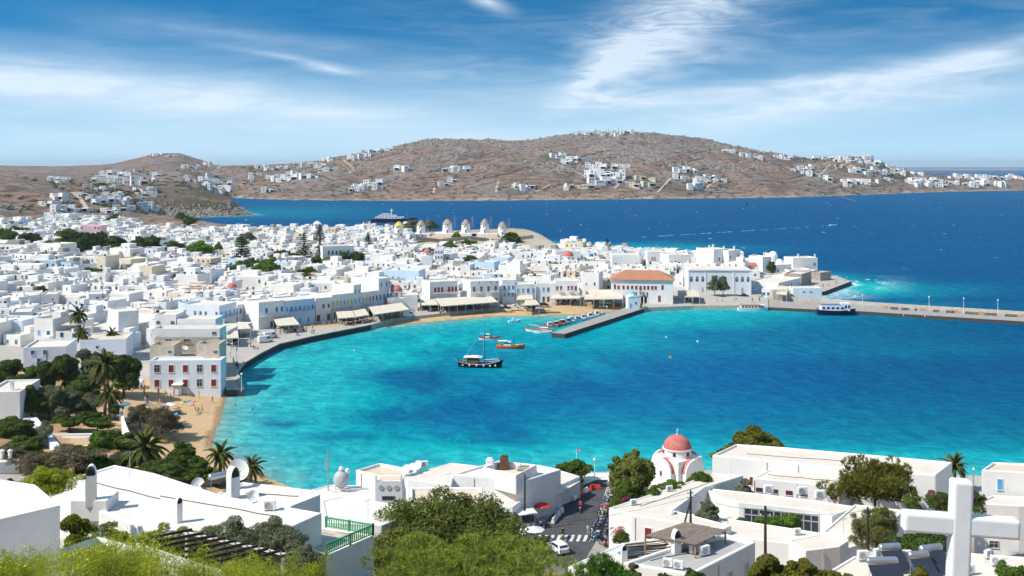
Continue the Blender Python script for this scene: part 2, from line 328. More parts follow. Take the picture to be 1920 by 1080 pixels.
def height(X, Y):
    X = np.atleast_1d(np.asarray(X, float)); Y = np.atleast_1d(np.asarray(Y, float)); shp = X.shape; X = X.ravel(); Y = Y.ravel()
    r = np.full(X.shape, 10.0); near = Y < 1450
    if near.any():
        xn, yn = X[near], Y[near]; acc = np.full(xn.shape, 10.0)
        for i in range(len(CP)): acc += CW[i]*np.hypot(xn-CP[i, 0], yn-CP[i, 1])
        acc += (fbm(xn/40, yn/40, 3)-.5)*1.6*sstep(yn, 700, 900); r[near] = acc
    Ys = np.maximum(Y, 50); px = HX+F*X/Ys; ys = np.interp(px, SIL[:, 0], SIL[:, 1]); d0 = np.interp(px, _fc[:, 0], _fc[:, 1]); dr = np.interp(px, _rd[:, 0], _rd[:, 1])
    Hr = CAMZ+(HY-ys)/F*dr; t = (Y-d0)/(dr-d0); left = 1-sstep(px, 380, 450)
    up = np.clip(t, 0, 1); prof = (up**.82*(1-left)+(.30+.70*up**2.6)*left)*1.0; prof = np.where(t > 1, np.clip(1-.9*np.maximum(t-1, 0)**1.3, -.2, 1), prof)
    top = np.exp(-((t-1)/.25)**2); nz = (fbm(X/170, Y/230, 4)-.5)*34*np.clip(t*3, 0, 1)*(1-.9*top)+(fbm(X/26, Y/30, 3)-.5)*5*np.clip(t*5, 0, 1)
    hf = Hr*prof+nz*np.clip(Hr/90, .2, 1.2)
    k = sstep(Y, 1180, 1420); h = r*(1-k)+hf*k
    din = polydist(X, Y, LAND, True); ins = inpoly(X, Y, LAND)
    slope = np.where(Y > 600, .85, .5); slope = np.where(np.minimum(polydist(X, Y, BEACH1), polydist(X, Y, BEACH2)) < 26, .085, slope)
    rough = (fbm(X/9, Y/9, 3)-.5)*np.where(Y > 640, 3.0, 0)*np.clip(1-din/30, 0, 1)
    sh = .05+slope*din+rough+np.clip(din-14, 0, 99)*.9
    h = np.where(ins, np.minimum(h, sh), -.25*din-.1)
    return h.reshape(shp)
def hq(X, Y):
    """height of the terrain sheet as built (bilinear in its own grid)"""
    UG, SG, HG = GRID; X = np.asarray(X, float); Y = np.asarray(Y, float); u = X/(Y+40); iu = np.clip((u-UG[0])/(UG[1]-UG[0]), 0, len(UG)-1.001); js = np.clip(np.interp(Y, SG, np.arange(len(SG))), 0, len(SG)-1.001)
    i, j = iu.astype(int), js.astype(int); fu, fs_ = iu-i, js-j
    return (HG[j, i]*(1-fu)+HG[j, i+1]*fu)*(1-fs_)+(HG[j+1, i]*(1-fu)+HG[j+1, i+1]*fu)*fs_
def hz1(x, y): return float(hq([x], [y])[0])
def hit(px, py, d0=120., d1=5000., z0=0.0):
    """first point of the terrain seen at a pixel of the photograph"""
    a, b = d0, d1
    for n in (700, 30):
        dd = a*(b/a)**(np.arange(n)/(n-1)); X = (px-HX)/F*dd; Z = CAMZ-(py-HY)/F*dd; h = np.maximum(hq(X, dd), z0)
        k = np.nonzero(h > Z)[0]
        if len(k) == 0: return None
        i = k[0]; a, b = dd[max(0, i-1)], dd[i]
    return Vector((X[i], dd[i], h[i]))
# ------------------------------------------------------------------ terrain (one sheet) and sea
GRID = []
def terrain():
    nu, nv = 430, 560
    u = np.linspace(-.80, .80, nu); s = np.concatenate([np.linspace(-25, 200, 150)[:-1], 200*(5400/200)**np.linspace(0, 1, nv-149)])
    U, S = np.meshgrid(u, s); X = U*(S+40); Y = S
    H = height(X, Y); GRID.extend([u, s, H]); px = HX+F*X/np.maximum(Y, 30)
    V = np.stack([X, Y, H], -1).reshape(-1, 3)
    idx = np.arange(nu*len(s)).reshape(len(s), nu)
    Q = np.stack([idx[:-1, :-1], idx[:-1, 1:], idx[1:, 1:], idx[1:, :-1]], -1).reshape(-1, 4)
    Q = Q[(H.ravel()[Q] > -4).any(1)]
    # ground colours: paving in town, sand on beaches, dry earth and scrub on the hills
    c = np.zeros((*H.shape, 4)); c[..., 3] = 1
    n1 = fbm(X/60, Y/90, 5); n2 = fbm(X/14+9, Y/20, 4)
    earth = np.array([.30, .195, .145]); rock = np.array([.285, .235, .215]); scrub = np.array([.14, .115, .080]); pale = np.array([.42, .325, .25]); sand = np.array([.62, .43, .24]); pave = np.array([.50, .47, .42]); grass = np.array([.055, .070, .018]); soil = np.array([.46, .30, .17])
    k = lambda a: a[..., None]
    col = earth+(rock-earth)*k(sstep(n1, .42, .62))
    col = col+(pale-col)*k(sstep(n2, .58, .72)*.55); col = col+(scrub-col)*k(sstep(fbm(X/33+4, Y/40+8, 4), .55, .68)*.75)
    upper = sstep(H, 70, 110)*sstep(Y, 1500, 1700); col = col+(rock*.92-col)*k(upper*.6)
    hd = np.exp(-(((px-385)/85)**2))*((Y > 1090) & (Y < 1330)); col = col+(grass-col)*k(hd*.95*sstep(n2, .22, .42)); col = col+(np.array([.13, .10, .08])-col)*k(hd*.8*sstep(n2, .5, .62))
    din = polydist(X.ravel(), Y.ravel(), LAND, True).reshape(H.shape)
    rs = np.exp(-din/14)*(Y > 640)*(1-.9*hd); col = col+(np.array([.46, .36, .25])*(0.55+.9*k(n2))-col)*k(rs)
    town = (1-sstep(Y, 700, 800))*sstep(Y, 130, 160); town = np.where(px < 90, town*(1-sstep(Y, 560, 720)), town); col = col+(pave-col)*k(town)
    fg = 1-sstep(Y, 110, 140); col = col+(np.array([.26, .20, .12])-col)*k(fg)
    gard = ((px < 240) & (Y > 165) & (Y < 262)); col = np.where(k(gard), soil*(.8+.4*k(n2)), col)
    mill = np.exp(-((px-880)/110)**2)*sstep(Y, 610, 640)*(Y < 720); col = col+(np.array([.56, .43, .27])-col)*k(np.clip(mill*1.5, 0, 1))
    b = np.minimum(polydist(X, Y, BEACH1), polydist(X, Y, BEACH2)); col = np.where(k(b < 26), sand*(.9+.2*k(n2))*np.where(k(b < 1.6), .62, 1), col)
    c[..., :3] = col
    m = bpy.data.materials.new('terrain_ground'); m.use_nodes = True; t = NT(m.node_tree); bs = t.n['Principled BSDF']
    at = t.node('ShaderNodeVertexColor', layer_name='col').outputs[0]; pos = t.node('ShaderNodeNewGeometry').outputs['Position']
    py = t.xyz(pos)[1]; hill = t.ramp(py, 640, 800)
    sp = t.noise(pos, .09, 5, .72); sp2 = t.noise(pos, .33, 2, .7)
    cc = t.mix(t.m('MULTIPLY', t.ramp(sp, .48, .60), t.m('MULTIPLY', hill, .95)), at, (.115, .088, .072))
    cc = t.mix(t.m('MULTIPLY', t.ramp(sp2, .60, .70), t.m('MULTIPLY', hill, .6)), cc, (.46, .40, .34))
    # dry-stone terrace lines that follow the slope
    zc = t.m('ADD', t.m('MULTIPLY', t.xyz(pos)[2], .16), t.m('MULTIPLY', t.noise(pos, .006, 3), 5.0)); fr = t.m('FRACT', zc)
    ter = t.m('MULTIPLY', t.m('LESS_THAN', fr, .15), t.m('MULTIPLY', t.ramp(t.noise(pos, .011, 3), .40, .52), hill))
    cc = t.mix(t.m('MULTIPLY', ter, .8), cc, (.125, .098, .080))
    fine = t.noise(pos, 2.2, 3, .65); cc = t.mix(t.m('MULTIPLY', t.ramp(fine, .3, .75), .35), cc, (.22, .17, .11), 'MULTIPLY')
    t.put(bs.inputs['Base Color'], cc); bs.inputs['Roughness'].default_value = 1; bs.inputs['Specular IOR Level'].default_value = .1
    bp = t.node('ShaderNodeBump'); bp.inputs['Strength'].default_value = .9; bp.inputs['Distance'].default_value = 4.0
    t.put(bp.inputs['Height'], t.m('MULTIPLY', t.m('ADD', sp, t.m('MULTIPLY', sp2, .35)), hill)); t.put(bs.inputs['Normal'], bp.outputs[0])
    o = link('terrain', arrays('terrain', V, Q, [m], True, attr=c.reshape(-1, 4))); tag(o, 'dry brown hills, sandy beaches and paved ground of the harbour town', kind='structure')
terrain()
def sea():
    nu, nv = 520, 560
    u = np.linspace(-.9, .9, nu); s = np.concatenate([np.array([-2000., 60.]), 130*(60000/130)**np.linspace(0, 1, nv)])
    U, S = np.meshgrid(u, s); X = U*(np.abs(S)+40); Y = S.copy(); X[0] = u*5000
    P = np.maximum(Y, 100); px = HX+F*X/P; py = HY+CAMZ*F/P
    din = polydist(X.ravel(), Y.ravel(), LAND, True).reshape(X.shape)
    n1 = fbm(X/30, Y/55, 5); n2 = fbm(X/9+3, Y/22, 4); n3 = fbm(X/200, Y/300, 3); w1 = (n1-.5)*60; w2 = (n2-.5)*40
    bl = lambda cx, cy, rx, ry, a: a*np.exp(-((px+w1*1.6+w2-cx)/rx)**2-((py+(w2+w1)*.28*np.clip((py-330)/250, .1, 1.6)-cy)/ry)**2)
    inner = (Y < 420)
    sh = .95*np.exp(-din/16)*np.where(inner, 1, .0)+.75*np.exp(-din/11)*(~inner)*(Y < 1300)
    sh += .36*np.exp(-din/50)*inner
    for a in [(560, 840, 230, 55, .75), (900, 868, 260, 36, .75), (1250, 878, 300, 30, .9), (1650, 872, 400, 26, .85), (560, 745, 120, 45, .75), (720, 690, 120, 30, .85), (660, 720, 110, 50, .6), (600, 790, 140, 40, .4), (640, 660, 110, 20, .6), (850, 640, 150, 18, .75), (1000, 690, 150, 26, .55), (1130, 640, 120, 22, .45), (880, 735, 150, 26, .25), (520, 690, 50, 30, .5),
              (1300, 600, 130, 14, .55), (1000, 610, 200, 14, .6), (1620, 540, 70, 12, .9), (1700, 545, 160, 14, .35), (1200, 466, 170, 9, .75), (560, 398, 150, 12, .30), (1100, 800, 200, 30, .12), (1400, 650, 260, 30, .14), (1750, 655, 200, 16, .12), (760, 860, 90, 20, .3)]: sh += bl(*a)
    gr = np.zeros_like(sh)
    for a in [(790, 715, 80, 20, .85), (900, 760, 120, 24, .75), (760, 785, 90, 16, .6), (540, 797, 50, 7, .85), (650, 825, 110, 8, .6), (860, 645, 70, 7, .7), (820, 658, 60, 5, .5), (560, 660, 60, 10, .55), (620, 630, 60, 5, .5), (690, 632, 80, 5, .55), (1080, 730, 120, 20, .5), (1200, 790, 200, 18, .55), (1000, 815, 160, 16, .55), (490, 715, 26, 12, .6), (960, 830, 120, 9, .4), (1400, 740, 300, 24, .4), (840, 610, 60, 4, .4), (1250, 625, 90, 7, .4), (545, 735, 30, 5, .4), (470, 690, 24, 14, .7), (540, 655, 70, 6, .6), (640, 640, 90, 5, .5)]: gr += bl(*a)
    gr = gr*sstep(n2*.6+n1*.5, .40, .58)*1.05+.25*sstep(n1, .55, .7)*inner*sstep(din, 20, 45)
    foam = .95*np.exp(-din/5)*(Y > 640)*(Y < 5000)*sstep(n2, .42, .6)+np.exp(-din/9)*((px > 1535) & (px < 1720) & (Y < 520) & (py < 560))*sstep(n2, .4, .62)*1.3
    foam += bl(1625, 532, 32, 7, .8)*sstep(n2, .45, .6)+bl(1120, 468, 34, 2, .9)*sstep(n2, .40, .55)
    deep = np.array([.002, .106, .236]); far_ = np.array([.002, .132, .268]); mid = np.array([.001, .122, .300]); turq = np.array([.001, .47, .445]); shal = np.array([.08, .56, .50]); weed = np.array([.0008, .115, .255]); k = lambda a: a[..., None]
    inn = 1-sstep(Y, 340, 620); col = deep+(mid-deep)*k(inn*(.75+.6*(n3-.5))); col = col+(far_-col)*k(sstep(Y, 900, 2500)); 
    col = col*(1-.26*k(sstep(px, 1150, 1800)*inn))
    col = col+(turq-col)*k(np.clip(sh, 0, 1)); bri = np.exp(-din/7)*inner+np.clip(sh-.95, 0, .6)*.45; col = col+(shal-col)*k(np.clip(bri, 0, .75))
    col = col+(weed-col)*k(np.clip(gr, 0, .88)*(1-.6*np.exp(-din/8))); bot = np.exp(-np.minimum(polydist(X, Y, BEACH1), polydist(X, Y, BEACH2))/3.5); col = col+(np.array([.42, .44, .32])-col)*k(bot*.75)
    c = np.ones((*X.shape, 4)); c[..., :3] = col; c[..., 3] = np.clip(foam, 0, 1)
    V = np.stack([X, Y, np.zeros_like(X)], -1).reshape(-1, 3); idx = np.arange(X.size).reshape(X.shape)
    Q = np.stack([idx[:-1, :-1], idx[:-1, 1:], idx[1:, 1:], idx[1:, :-1]], -1).reshape(-1, 4)
    m = bpy.data.materials.new('sea_water'); m.use_nodes = True; t = NT(m.node_tree); bs = t.n['Principled BSDF']
    vc = t.node('ShaderNodeVertexColor', layer_name='col'); pos = t.node('ShaderNodeNewGeometry').outputs['Position']; px_, py_, _ = t.xyz(pos)
    wv = t.comb(t.m('MULTIPLY', px_, .34), t.m('ADD', t.m('MULTIPLY', py_, .50), t.m('MULTIPLY', px_, .10)), 0)
    r1 = t.noise(wv, .75, 2, .6, .4); r2 = t.noise(t.comb(px_, t.m('MULTIPLY', py_, .45), 0), .055, 3, .6); r3 = t.noise(t.comb(t.m('MULTIPLY', px_, .35), py_, 3.), .012, 2, .6)
    r4 = t.noise(t.comb(px_, t.m('MULTIPLY', py_, .6), 7.), .19, 2, .65, .4)
    c_ = t.mix(t.ramp(r1, .34, .68, .60, 0), vc.outputs[0], (.25, .50, .68), 'MULTIPLY'); c_ = t.mix(t.ramp(r2, .35, .7, .20, 0), c_, (.35, .62, .78), 'MULTIPLY'); c_ = t.mix(t.ramp(r3, .4, .68, .30, 0), c_, (.5, .7, .82), 'MULTIPLY')  # ripple troughs darkened first: wave shading put into the water colour
    c_ = t.mix(t.ramp(r4, .36, .66, .36, 0), c_, (.30, .58, .74), 'MULTIPLY')  # second ripple layer, its shading also put into the colour
    # whitecaps on the open water
    capn = t.noise(t.comb(t.m('MULTIPLY', px_, .16), t.m('MULTIPLY', py_, .055), 0), 1.0, 1, .5); cap = t.m('MULTIPLY', t.ramp(capn, .755, .78), t.ramp(py_, 500, 800))
    fm = t.m('MULTIPLY', vc.outputs[1], t.ramp(t.noise(pos, .6, 3, .7), .38, .58))
    fo = t.m('MAXIMUM', fm, t.m('MULTIPLY', cap, .85)); c_ = t.mix(fo, c_, (.80, .84, .86))
    bp = t.node('ShaderNodeBump'); bp.inputs['Strength'].default_value = .55; bp.inputs['Distance'].default_value = .8
    t.put(bp.inputs['Height'], t.m('ADD', r1, t.m('MULTIPLY', r4, 2.0)))
    df = t.node('ShaderNodeBsdfDiffuse'); t.put(df.inputs[0], c_); t.put(df.inputs['Normal'], bp.outputs[0])
    gl = t.node('ShaderNodeBsdfGlossy'); gl.inputs['Roughness'].default_value = .15; t.put(gl.inputs['Normal'], bp.outputs[0]); gl.inputs[0].default_value = (.5, .75, 1, 1)
    ms = t.node('ShaderNodeMixShader'); ms.inputs[0].default_value = .06; t.l.new(df.outputs[0], ms.inputs[1]); t.l.new(gl.outputs[0], ms.inputs[2]); t.l.new(ms.outputs[0], t.n['Material Output'].inputs[0]); t.n.remove(bs)
    o = link('sea', arrays('sea', V, Q, [m], True, attr=c.reshape(-1, 4))); tag(o, 'turquoise harbour water deepening to dark blue open sea', kind='structure')
sea()
# ------------------------------------------------------------------ building kit
TAKEN = []                                                # (x, y, radius) already built on
LM = []                                                   # landmarks for labels: (phrase, px, py)
_wm = {}
KCOL = {'b': M_blue, 'k': M_blue2, 'r': M_red, 'G': M_dgrn, 'y': M_yel, 'n': M_brn, 'g': M_white, 'd': M_plastg, 'R': M_red2, 't': M_wood}
CNAME = {'b': 'blue', 'k': 'sky-blue', 'r': 'maroon', 'G': 'dark green', 'y': 'yellow', 'n': 'brown', 'g': 'white-framed', 'd': 'grey', 'R': 'red', 't': 'tan'}
def winmesh(kind, c):
    """unit opening, 1 x 1, facing -y, set on the wall plane: proud surround, panel or pane set back"""
    if (kind, c) in _wm: return _wm[kind, c]
    m = MB(); cm = KCOL[c]; y0, y1 = -.07, .02
    def fr(x0, x1, z0, z1, ya, mm): m.add([(x0, y1, z0), (x1, y1, z0), (x1, y1, z1), (x0, y1, z1), (x0, ya, z0), (x1, ya, z0), (x1, ya, z1), (x0, ya, z1)], [(4, 5, 6, 7), (0, 4, 7, 3), (5, 1, 2, 6), (7, 6, 2, 3), (0, 1, 5, 4)], mm)
    s = M_white if kind in ('shut', 'door') else cm
    fr(-.56, -.47, 0, 1.05, y0, s); fr(.47, .56, 0, 1.05, y0, s); fr(-.47, .47, .97, 1.05, y0, s)
    if kind != 'door': fr(-.60, .60, -.06, 0, y0-.04, M_white)
    if kind == 'shut':
        fr(-.46, -.02, .0, .96, -.03, cm); fr(.02, .46, .0, .96, -.03, cm); fr(-.46, .46, .44, .50, -.045, cm)
    elif kind == 'door':
        fr(-.46, -.015, .0, .96, -.02, cm); fr(.015, .46, .0, .96, -.02, cm)
    else:
        m.quad([(-.47, -.01, 0), (.47, -.01, 0), (.47, -.01, .97), (-.47, -.01, .97)], M_glass)
        fr(-.03, .03, 0, .97, -.04, cm); fr(-.47, .47, .60, .66, -.04, cm)
        if kind == 'open': fr(-1.02, -.57, 0, .97, -.05, cm); fr(.57, 1.02, 0, .97, -.05, cm)
    _wm[kind, c] = m.mesh('window_'+kind); return _wm[kind, c]
def archmesh(c, n=8):
    if ('arch', c) in _wm: return _wm['arch', c]
    m = MB(); cm = KCOL[c]; out = [(-.5, 0)]+[(-.5*math.cos(math.pi*i/n), .62+.38*math.sin(math.pi*i/n)) for i in range(n+1)]+[(.5, 0)]
    m.quad([(x, -.012, z) for x, z in out], M_dark if c == 'd' else M_glass)
    o2 = [(x*1.16, z*1.07) for x, z in out]; k = len(out)
    m.add([(x, -.05, z) for x, z in out]+[(x, -.05, z) for x, z in o2]+[(x, .02, z) for x, z in o2]+[(x, .0, z) for x, z in out], [(i, i+1, k+i+1, k+i) for i in range(k-1)]+[(k+i, k+i+1, 2*k+i+1, 2*k+i) for i in range(k-1)]+[(i, i+1, 3*k+i+1, 3*k+i) for i in range(k-1)], M_white)
    if c != 'd': m.box((0, -.03, 0), (.05, .03, .97), cm); m.box((0, -.03, .58), (.9, .03, .05), cm)
    _wm['arch', c] = m.mesh('window_arch'); return _wm['arch', c]
SUB = [False]                                             # near buildings: shutters, leaves and panes are pieces of their own
def bitmesh(key):
    if key in _wm: return _wm[key]
    m = MB(); what, c = key
    if what == 'pane': m.quad([(-.47, -.012, 0), (.47, -.012, 0), (.47, -.012, .97), (-.47, -.012, .97)], M_glass)
    elif what == 'leaf': m.box((0, -.035, 0), (.44, .06, .96), KCOL[c]); m.box((0, -.07, .44), (.44, .02, .06), KCOL[c]); m.box((0, -.07, .10), (.34, .012, .30), KCOL[c]); m.box((0, -.07, .56), (.34, .012, .32), KCOL[c])
    else:
        cm = M_white if c == 'w' else KCOL[c]
        for x in (-.515, .515): m.box((x, -.03, 0), (.09, .10, 1.05), cm)
        m.box((0, -.03, .97), (.94, .10, .08), cm)
        if what != 'doorframe': m.box((0, -.05, -.06), (1.2, .16, .06), M_white)
        if what == 'glassframe': m.box((0, -.03, 0), (.06, .05, .97), cm); m.box((0, -.03, .60), (.94, .05, .06), cm)
    _wm[key] = m.mesh('window_frame'); return _wm[key]
def opening(par, kind, c, x, y, z, w_, h, rz=0, name=None):
    if SUB[0] and kind in ('shut', 'door', 'glass'):
        me = bitmesh(('glassframe', c)) if kind == 'glass' else bitmesh(('doorframe' if kind == 'door' else 'shutframe', 'w'))
    else: me = archmesh(c) if kind == 'arch' else winmesh(kind, c)
    o = link(name or ('door' if kind == 'door' else 'window'), me, par, (x, y, z)); o.scale = (w_, 1, h); o.rotation_euler = (0, 0, rz)
    if SUB[0]:
        if kind == 'glass': link('pane', bitmesh(('pane', c)), o)
        elif kind != 'arch':
            for sx in (-1, 1): link('shutter' if kind == 'shut' else 'door_leaf', bitmesh(('leaf', c)), o, (sx*.235, 0, 0))
    return o
def shell(par, w_, dp, h, wall, roof, ph=.45, t=.3, x0=0, y0=0, z0=0, bevel=0, below=2.0):
    m = MB(); zr = h-ph
    o_ = [(x0, y0), (x0+w_, y0), (x0+w_, y0+dp), (x0, y0+dp)]; i_ = [(x0+t, y0+t), (x0+w_-t, y0+t), (x0+w_-t, y0+dp-t), (x0+t, y0+dp-t)]
    vs_ = [(*p, z0-below) for p in o_]+[(*p, z0+h) for p in o_]+[(*p, z0+h) for p in i_]+[(*p, z0+zr) for p in i_]
    m.add(vs_, [(i, (i+1) % 4, 4+(i+1) % 4, 4+i) for i in range(4)]+[(4+i, 4+(i+1) % 4, 8+(i+1) % 4, 8+i) for i in range(4)]+[(8+i, 8+(i+1) % 4, 12+(i+1) % 4, 12+i) for i in range(4)], wall)
    m.build('wall', par, bevel=bevel)
    r = MB(); r.box((x0+w_/2, y0+dp/2, z0+zr-.14), (w_-2*t+.02, dp-2*t+.02, .15), roof); return r.build('roof', par)
def chimney_mesh():
    m = MB(); m.box((0, 0, 0), (.7, .6, 1.3), M_white, taper=.9); m.box((0, 0, 1.3), (.85, .75, .12), M_white)
    for sx in (-1, 1): m.box((sx*.28, 0, 1.42), (.12, .5, .3), M_white)
    m.box((0, 0, 1.72), (.8, .7, .1), M_white); return m.mesh('chimney')
CHIM = chimney_mesh()
def balcony(par, x0, x1, z, c, dp=1.0):
    m = MB(); m.box(((x0+x1)/2, -dp/2, z-.15), (x1-x0, dp, .15), M_white); b = m.build('balcony', par)
    r = MB(); cm = KCOL[c]
    r.beam((x0, -dp, z+.95), (x1, -dp, z+.95), .06, .07, cm); r.beam((x0, -dp, z+.95), (x0, 0, z+.95), .06, .07, cm); r.beam((x1, -dp, z+.95), (x1, 0, z+.95), .06, .07, cm)
    n = max(3, int((x1-x0)/.28))
    for i in range(n+1): r.box((x0+(x1-x0)*i/n, -dp, z), (.05, .05, .95), cm)
    r.build('railing', b)
def facade(name, cat, label, xl, yl, xr, yr, z, hpx, dp, rows=(), left=(), right=(), wall=None, roof=None, bal=(), ph=.45, bevel=0, group=None, zt=None, chims=()):
    """a flat-roofed building whose front base runs from pixel (xl,yl) to (xr,yr) on level z"""
    a, b = G(xl, yl, z), G(xr, yr, z); e = b-a; w_ = e.length; rz = math.atan2(e.y, e.x); h = hpx*((a.y+b.y)/2)/F
    SUB[0] = a.y < 300; t = empty(name, a, rz, label, cat, group); wall = wall or M_white; shell(t, w_, dp, h, wall, roof or M_roof, ph, bevel=bevel)
    n = Vector((-math.sin(rz), math.cos(rz), 0))
    for q in np.arange(.5, max(w_, 1), 4):
        for s in np.arange(2, max(dp, 3), 4): c = a+e.normalized()*q+n*s; TAKEN.append((c.x, c.y, 3.4))
    for zb, wh, ww, spec in rows:
        k = len(spec); gap = w_/k
        for i, ch in enumerate(spec):
            x = gap*(i+.5)
            if ch == '.': continue
            if ch == 'o': opening(t, 'arch', 'd', x, 0, zb, ww, wh, 0, 'arch')
            elif ch == 'a': opening(t, 'arch', 'b', x, 0, zb, ww, wh)
            elif ch == 'A': opening(t, 'arch', 'g', x, 0, zb, ww, wh)
            else: opening(t, 'door' if wh > 1.9 else ('open' if ch in 'gd' and False else ('glass' if ch in 'gdt' else 'shut')), ch, x, 0, zb, ww, wh)
    for rows_, side in ((left, -1), (right, 1)):
        for zb, wh, ww, spec in rows_:
            k = len(spec)
            for i, ch in enumerate(spec):
                if ch != '.': opening(t, 'door' if wh > 1.9 else ('glass' if ch in 'gdt' else 'shut'), ch, 0 if side < 0 else w_, dp*(i+.5)/k, zb, ww, wh, -side*math.pi/2*-1)
    for x0, x1, zb, c in bal: balcony(t, x0*w_, x1*w_, zb, c)
    for fx, fy in chims: link('chimney', CHIM, t, (fx*w_, fy*dp, h-.2))
    t['w'] = w_; t['h'] = h; t['d'] = dp; SUB[0] = False
    return t
def inset(P, t):
    n = len(P); out = []
    for i in range(n):
        a, b, c = Vector(P[i-1][:2]), Vector(P[i][:2]), Vector(P[(i+1) % n][:2]); e1, e2 = (b-a).normalized(), (c-b).normalized()
        n1_, n2_ = Vector((-e1.y, e1.x)), Vector((-e2.y, e2.x)); s = n1_+n2_; k = t/max(.35, 1+n1_.dot(n2_)); p = b+s*k; out.append((p.x, p.y))
    return out
def roofblock(name, cat, label, pix, z, h, ph=.35, t=.35, wall=None, roof=None, bevel=.13, pts=None, parent=None, par_out=True):
    """a building given by the corners of its roof edge (pixels on level z)"""
    P = pts or [tuple(G(x, y, z)[:2]) for x, y in pix]
    ar = sum(P[i-1][0]*P[i][1]-P[i][0]*P[i-1][1] for i in range(len(P)))
    if ar < 0: P = P[::-1]
    cx, cy = sum(p[0] for p in P)/len(P), sum(p[1] for p in P)/len(P); L = [(p[0]-cx, p[1]-cy) for p in P]; n = len(L); I = inset(L, t)
    e = empty(name, (cx, cy, z-h), 0, label, cat) if parent is None else parent
    m = MB(); vs_ = [(*p, -1.5) for p in L]+[(*p, h) for p in L]+[(*p, h) for p in I]+[(*p, h-ph) for p in I]
    m.add(vs_, [(k*n+i, k*n+(i+1) % n, (k+1)*n+(i+1) % n, (k+1)*n+i) for k in range(3) for i in range(n)], wall or M_white); m.build('wall', e, bevel=bevel)
    r = MB(); r.prism([(p[0]*1.0, p[1]*1.0) for p in inset(L, t-.02)], h-ph-.15, h-ph+.003, roof or M_roof); r.build('roof', e); TAKEN.append((cx, cy, 6))
    return e, L, h, (cx, cy, z-h)
def on_wall(e, L, i, f, z, kind, c, w_, h, name=None):
    """opening on edge i of a roofblock at fraction f, z above its base"""
    a, b = Vector(L[i]), Vector(L[(i+1) % len(L)]); p = a+(b-a)*f; d = b-a
    SUB[0] = True; o = opening(e, kind, c, p.x, p.y, z, w_, h, math.atan2(d.y, d.x), name); SUB[0] = False; return o
def edge_to(L, nx, ny):
    """index of the longest edge that faces direction (nx, ny)"""
    best, bi = -1e9, 0
    for i in range(len(L)):
        a, b = Vector(L[i]), Vector(L[(i+1) % len(L)]); d = b-a; v = (d.y*nx-d.x*ny)
        if v > best: best, bi = v, i
    return bi

# ------------------------------------------------------------------ waterfront
zq = 1.7
T_ = facade
T_('waterfront_house', 'house', 'white house with white balcony and steps at left end of waterfront row', 485, 618, 533, 612, zq, 50, 10, [(5, 1.9, .9, '.b.bb'), (.2, 2.1, .9, '..n.n')], bal=[(.05, .95, 4.4, 'g')])
T_('waterfront_house', 'house', 'wide pale blue waterfront house with many blue shutters and low parapet crest', 534, 612, 590, 605.5, zq, 47, 12, [(4.9, 1.6, .8, 'kbkbkkb'), (.4, 2.0, .9, '.k.k.k.')], wall=M_pale, bal=[(.12, .40, 4.5, 'b'), (.55, .98, 4.5, 'k')])
T_('waterfront_house', 'house', 'narrow white house with two small red upper windows beside shaded lane', 592, 604, 621, 600.5, zq, 44, 14, [(4.6, 1.4, .9, '.rr'), (.2, 2.3, 1.4, 'n.n')])
T_('waterfront_house', 'house', 'white house with yellow doors above long white curved balcony', 622, 600, 662, 594, zq, 46, 12, [(4.6, 1.95, .8, 'yyykyy'), (.2, 2.4, 1.6, 'n.n')], bal=[(0, 1, 4.2, 'g')])
T_('waterfront_house', 'house', 'tall narrow three-storey white house with blue shutters above restaurant awnings', 663, 594, 677, 591, zq, 59, 10, [(8.2, 1.4, .8, 'kk'), (4.6, 1.9, .9, 'kk'), (.2, 2.4, 1.4, 'nn')])
T_('waterfront_house', 'house', 'long low white house with yellow and red doors beside the tall tower house', 678, 591, 709, 585.5, zq, 42, 10, [(4.5, 1.9, .85, 'yygrr'), (.2, 2.4, 1.6, 'n.n')], bal=[(.05, .6, 4.2, 'g')])
T_('waterfront_house', 'house', 'tallest square white house with blue shutters and corner loggia on waterfront', 710, 585, 730, 581.5, zq, 62, 14, [(9.3, 1.7, .9, 'kb'), (4.4, 2.0, .9, 'bbb'), (.2, 2.4, 1.4, 'n.n')], chims=[(.3, .6)])
T_('waterfront_house', 'house', 'white house with four maroon doors and red balcony behind long awning', 806, 574, 858, 571, zq+.2, 45, 10, [(5.2, 2.0, .95, '.rrr.rrr'), (.2, 2.3, 1.3, 'nnnn')], bal=[(.15, .62, 4.9, 'r'), (.64, .98, 4.6, 'r')])
T_('waterfront_house', 'house', 'cream-edged white house with four grey windows and small balconies behind awning', 882, 573, 936, 570.5, zq+.2, 45, 11, [(5.3, 1.9, .95, 'dddd'), (8.4, .5, .4, '.d.dd'), (.2, 2.3, 1.3, 'nnnn')], bal=[(.08, .38, 5.1, 'd'), (.7, .98, 5.1, 'd')])
T_('waterfront_house', 'house', 'white house with blue windows and blue railing at bend of beach', 942, 569, 966, 568.5, zq+.2, 44, 10, [(5.4, 1.6, .8, 'bbb'), (2.6, 1.6, .8, 'kkk')], bal=[(.2, 1, 4.6, 'k')])
T_('waterfront_house', 'house', 'broad low white house with blue doors right of beach bend', 967, 568.5, 1004, 567.5, zq+.2, 35, 10, [(3.9, 1.9, .9, 'kkbk'), (.2, 2.1, 1.0, 'k.n.')])
T_('waterfront_house', 'house', 'small white house with two blue arched windows beside maroon-window house', 1006, 567, 1041, 567, zq+.2, 36, 9, [(4.3, 1.7, .9, '.kb.'), (.2, 2.2, 1.0, '.Gr.')])
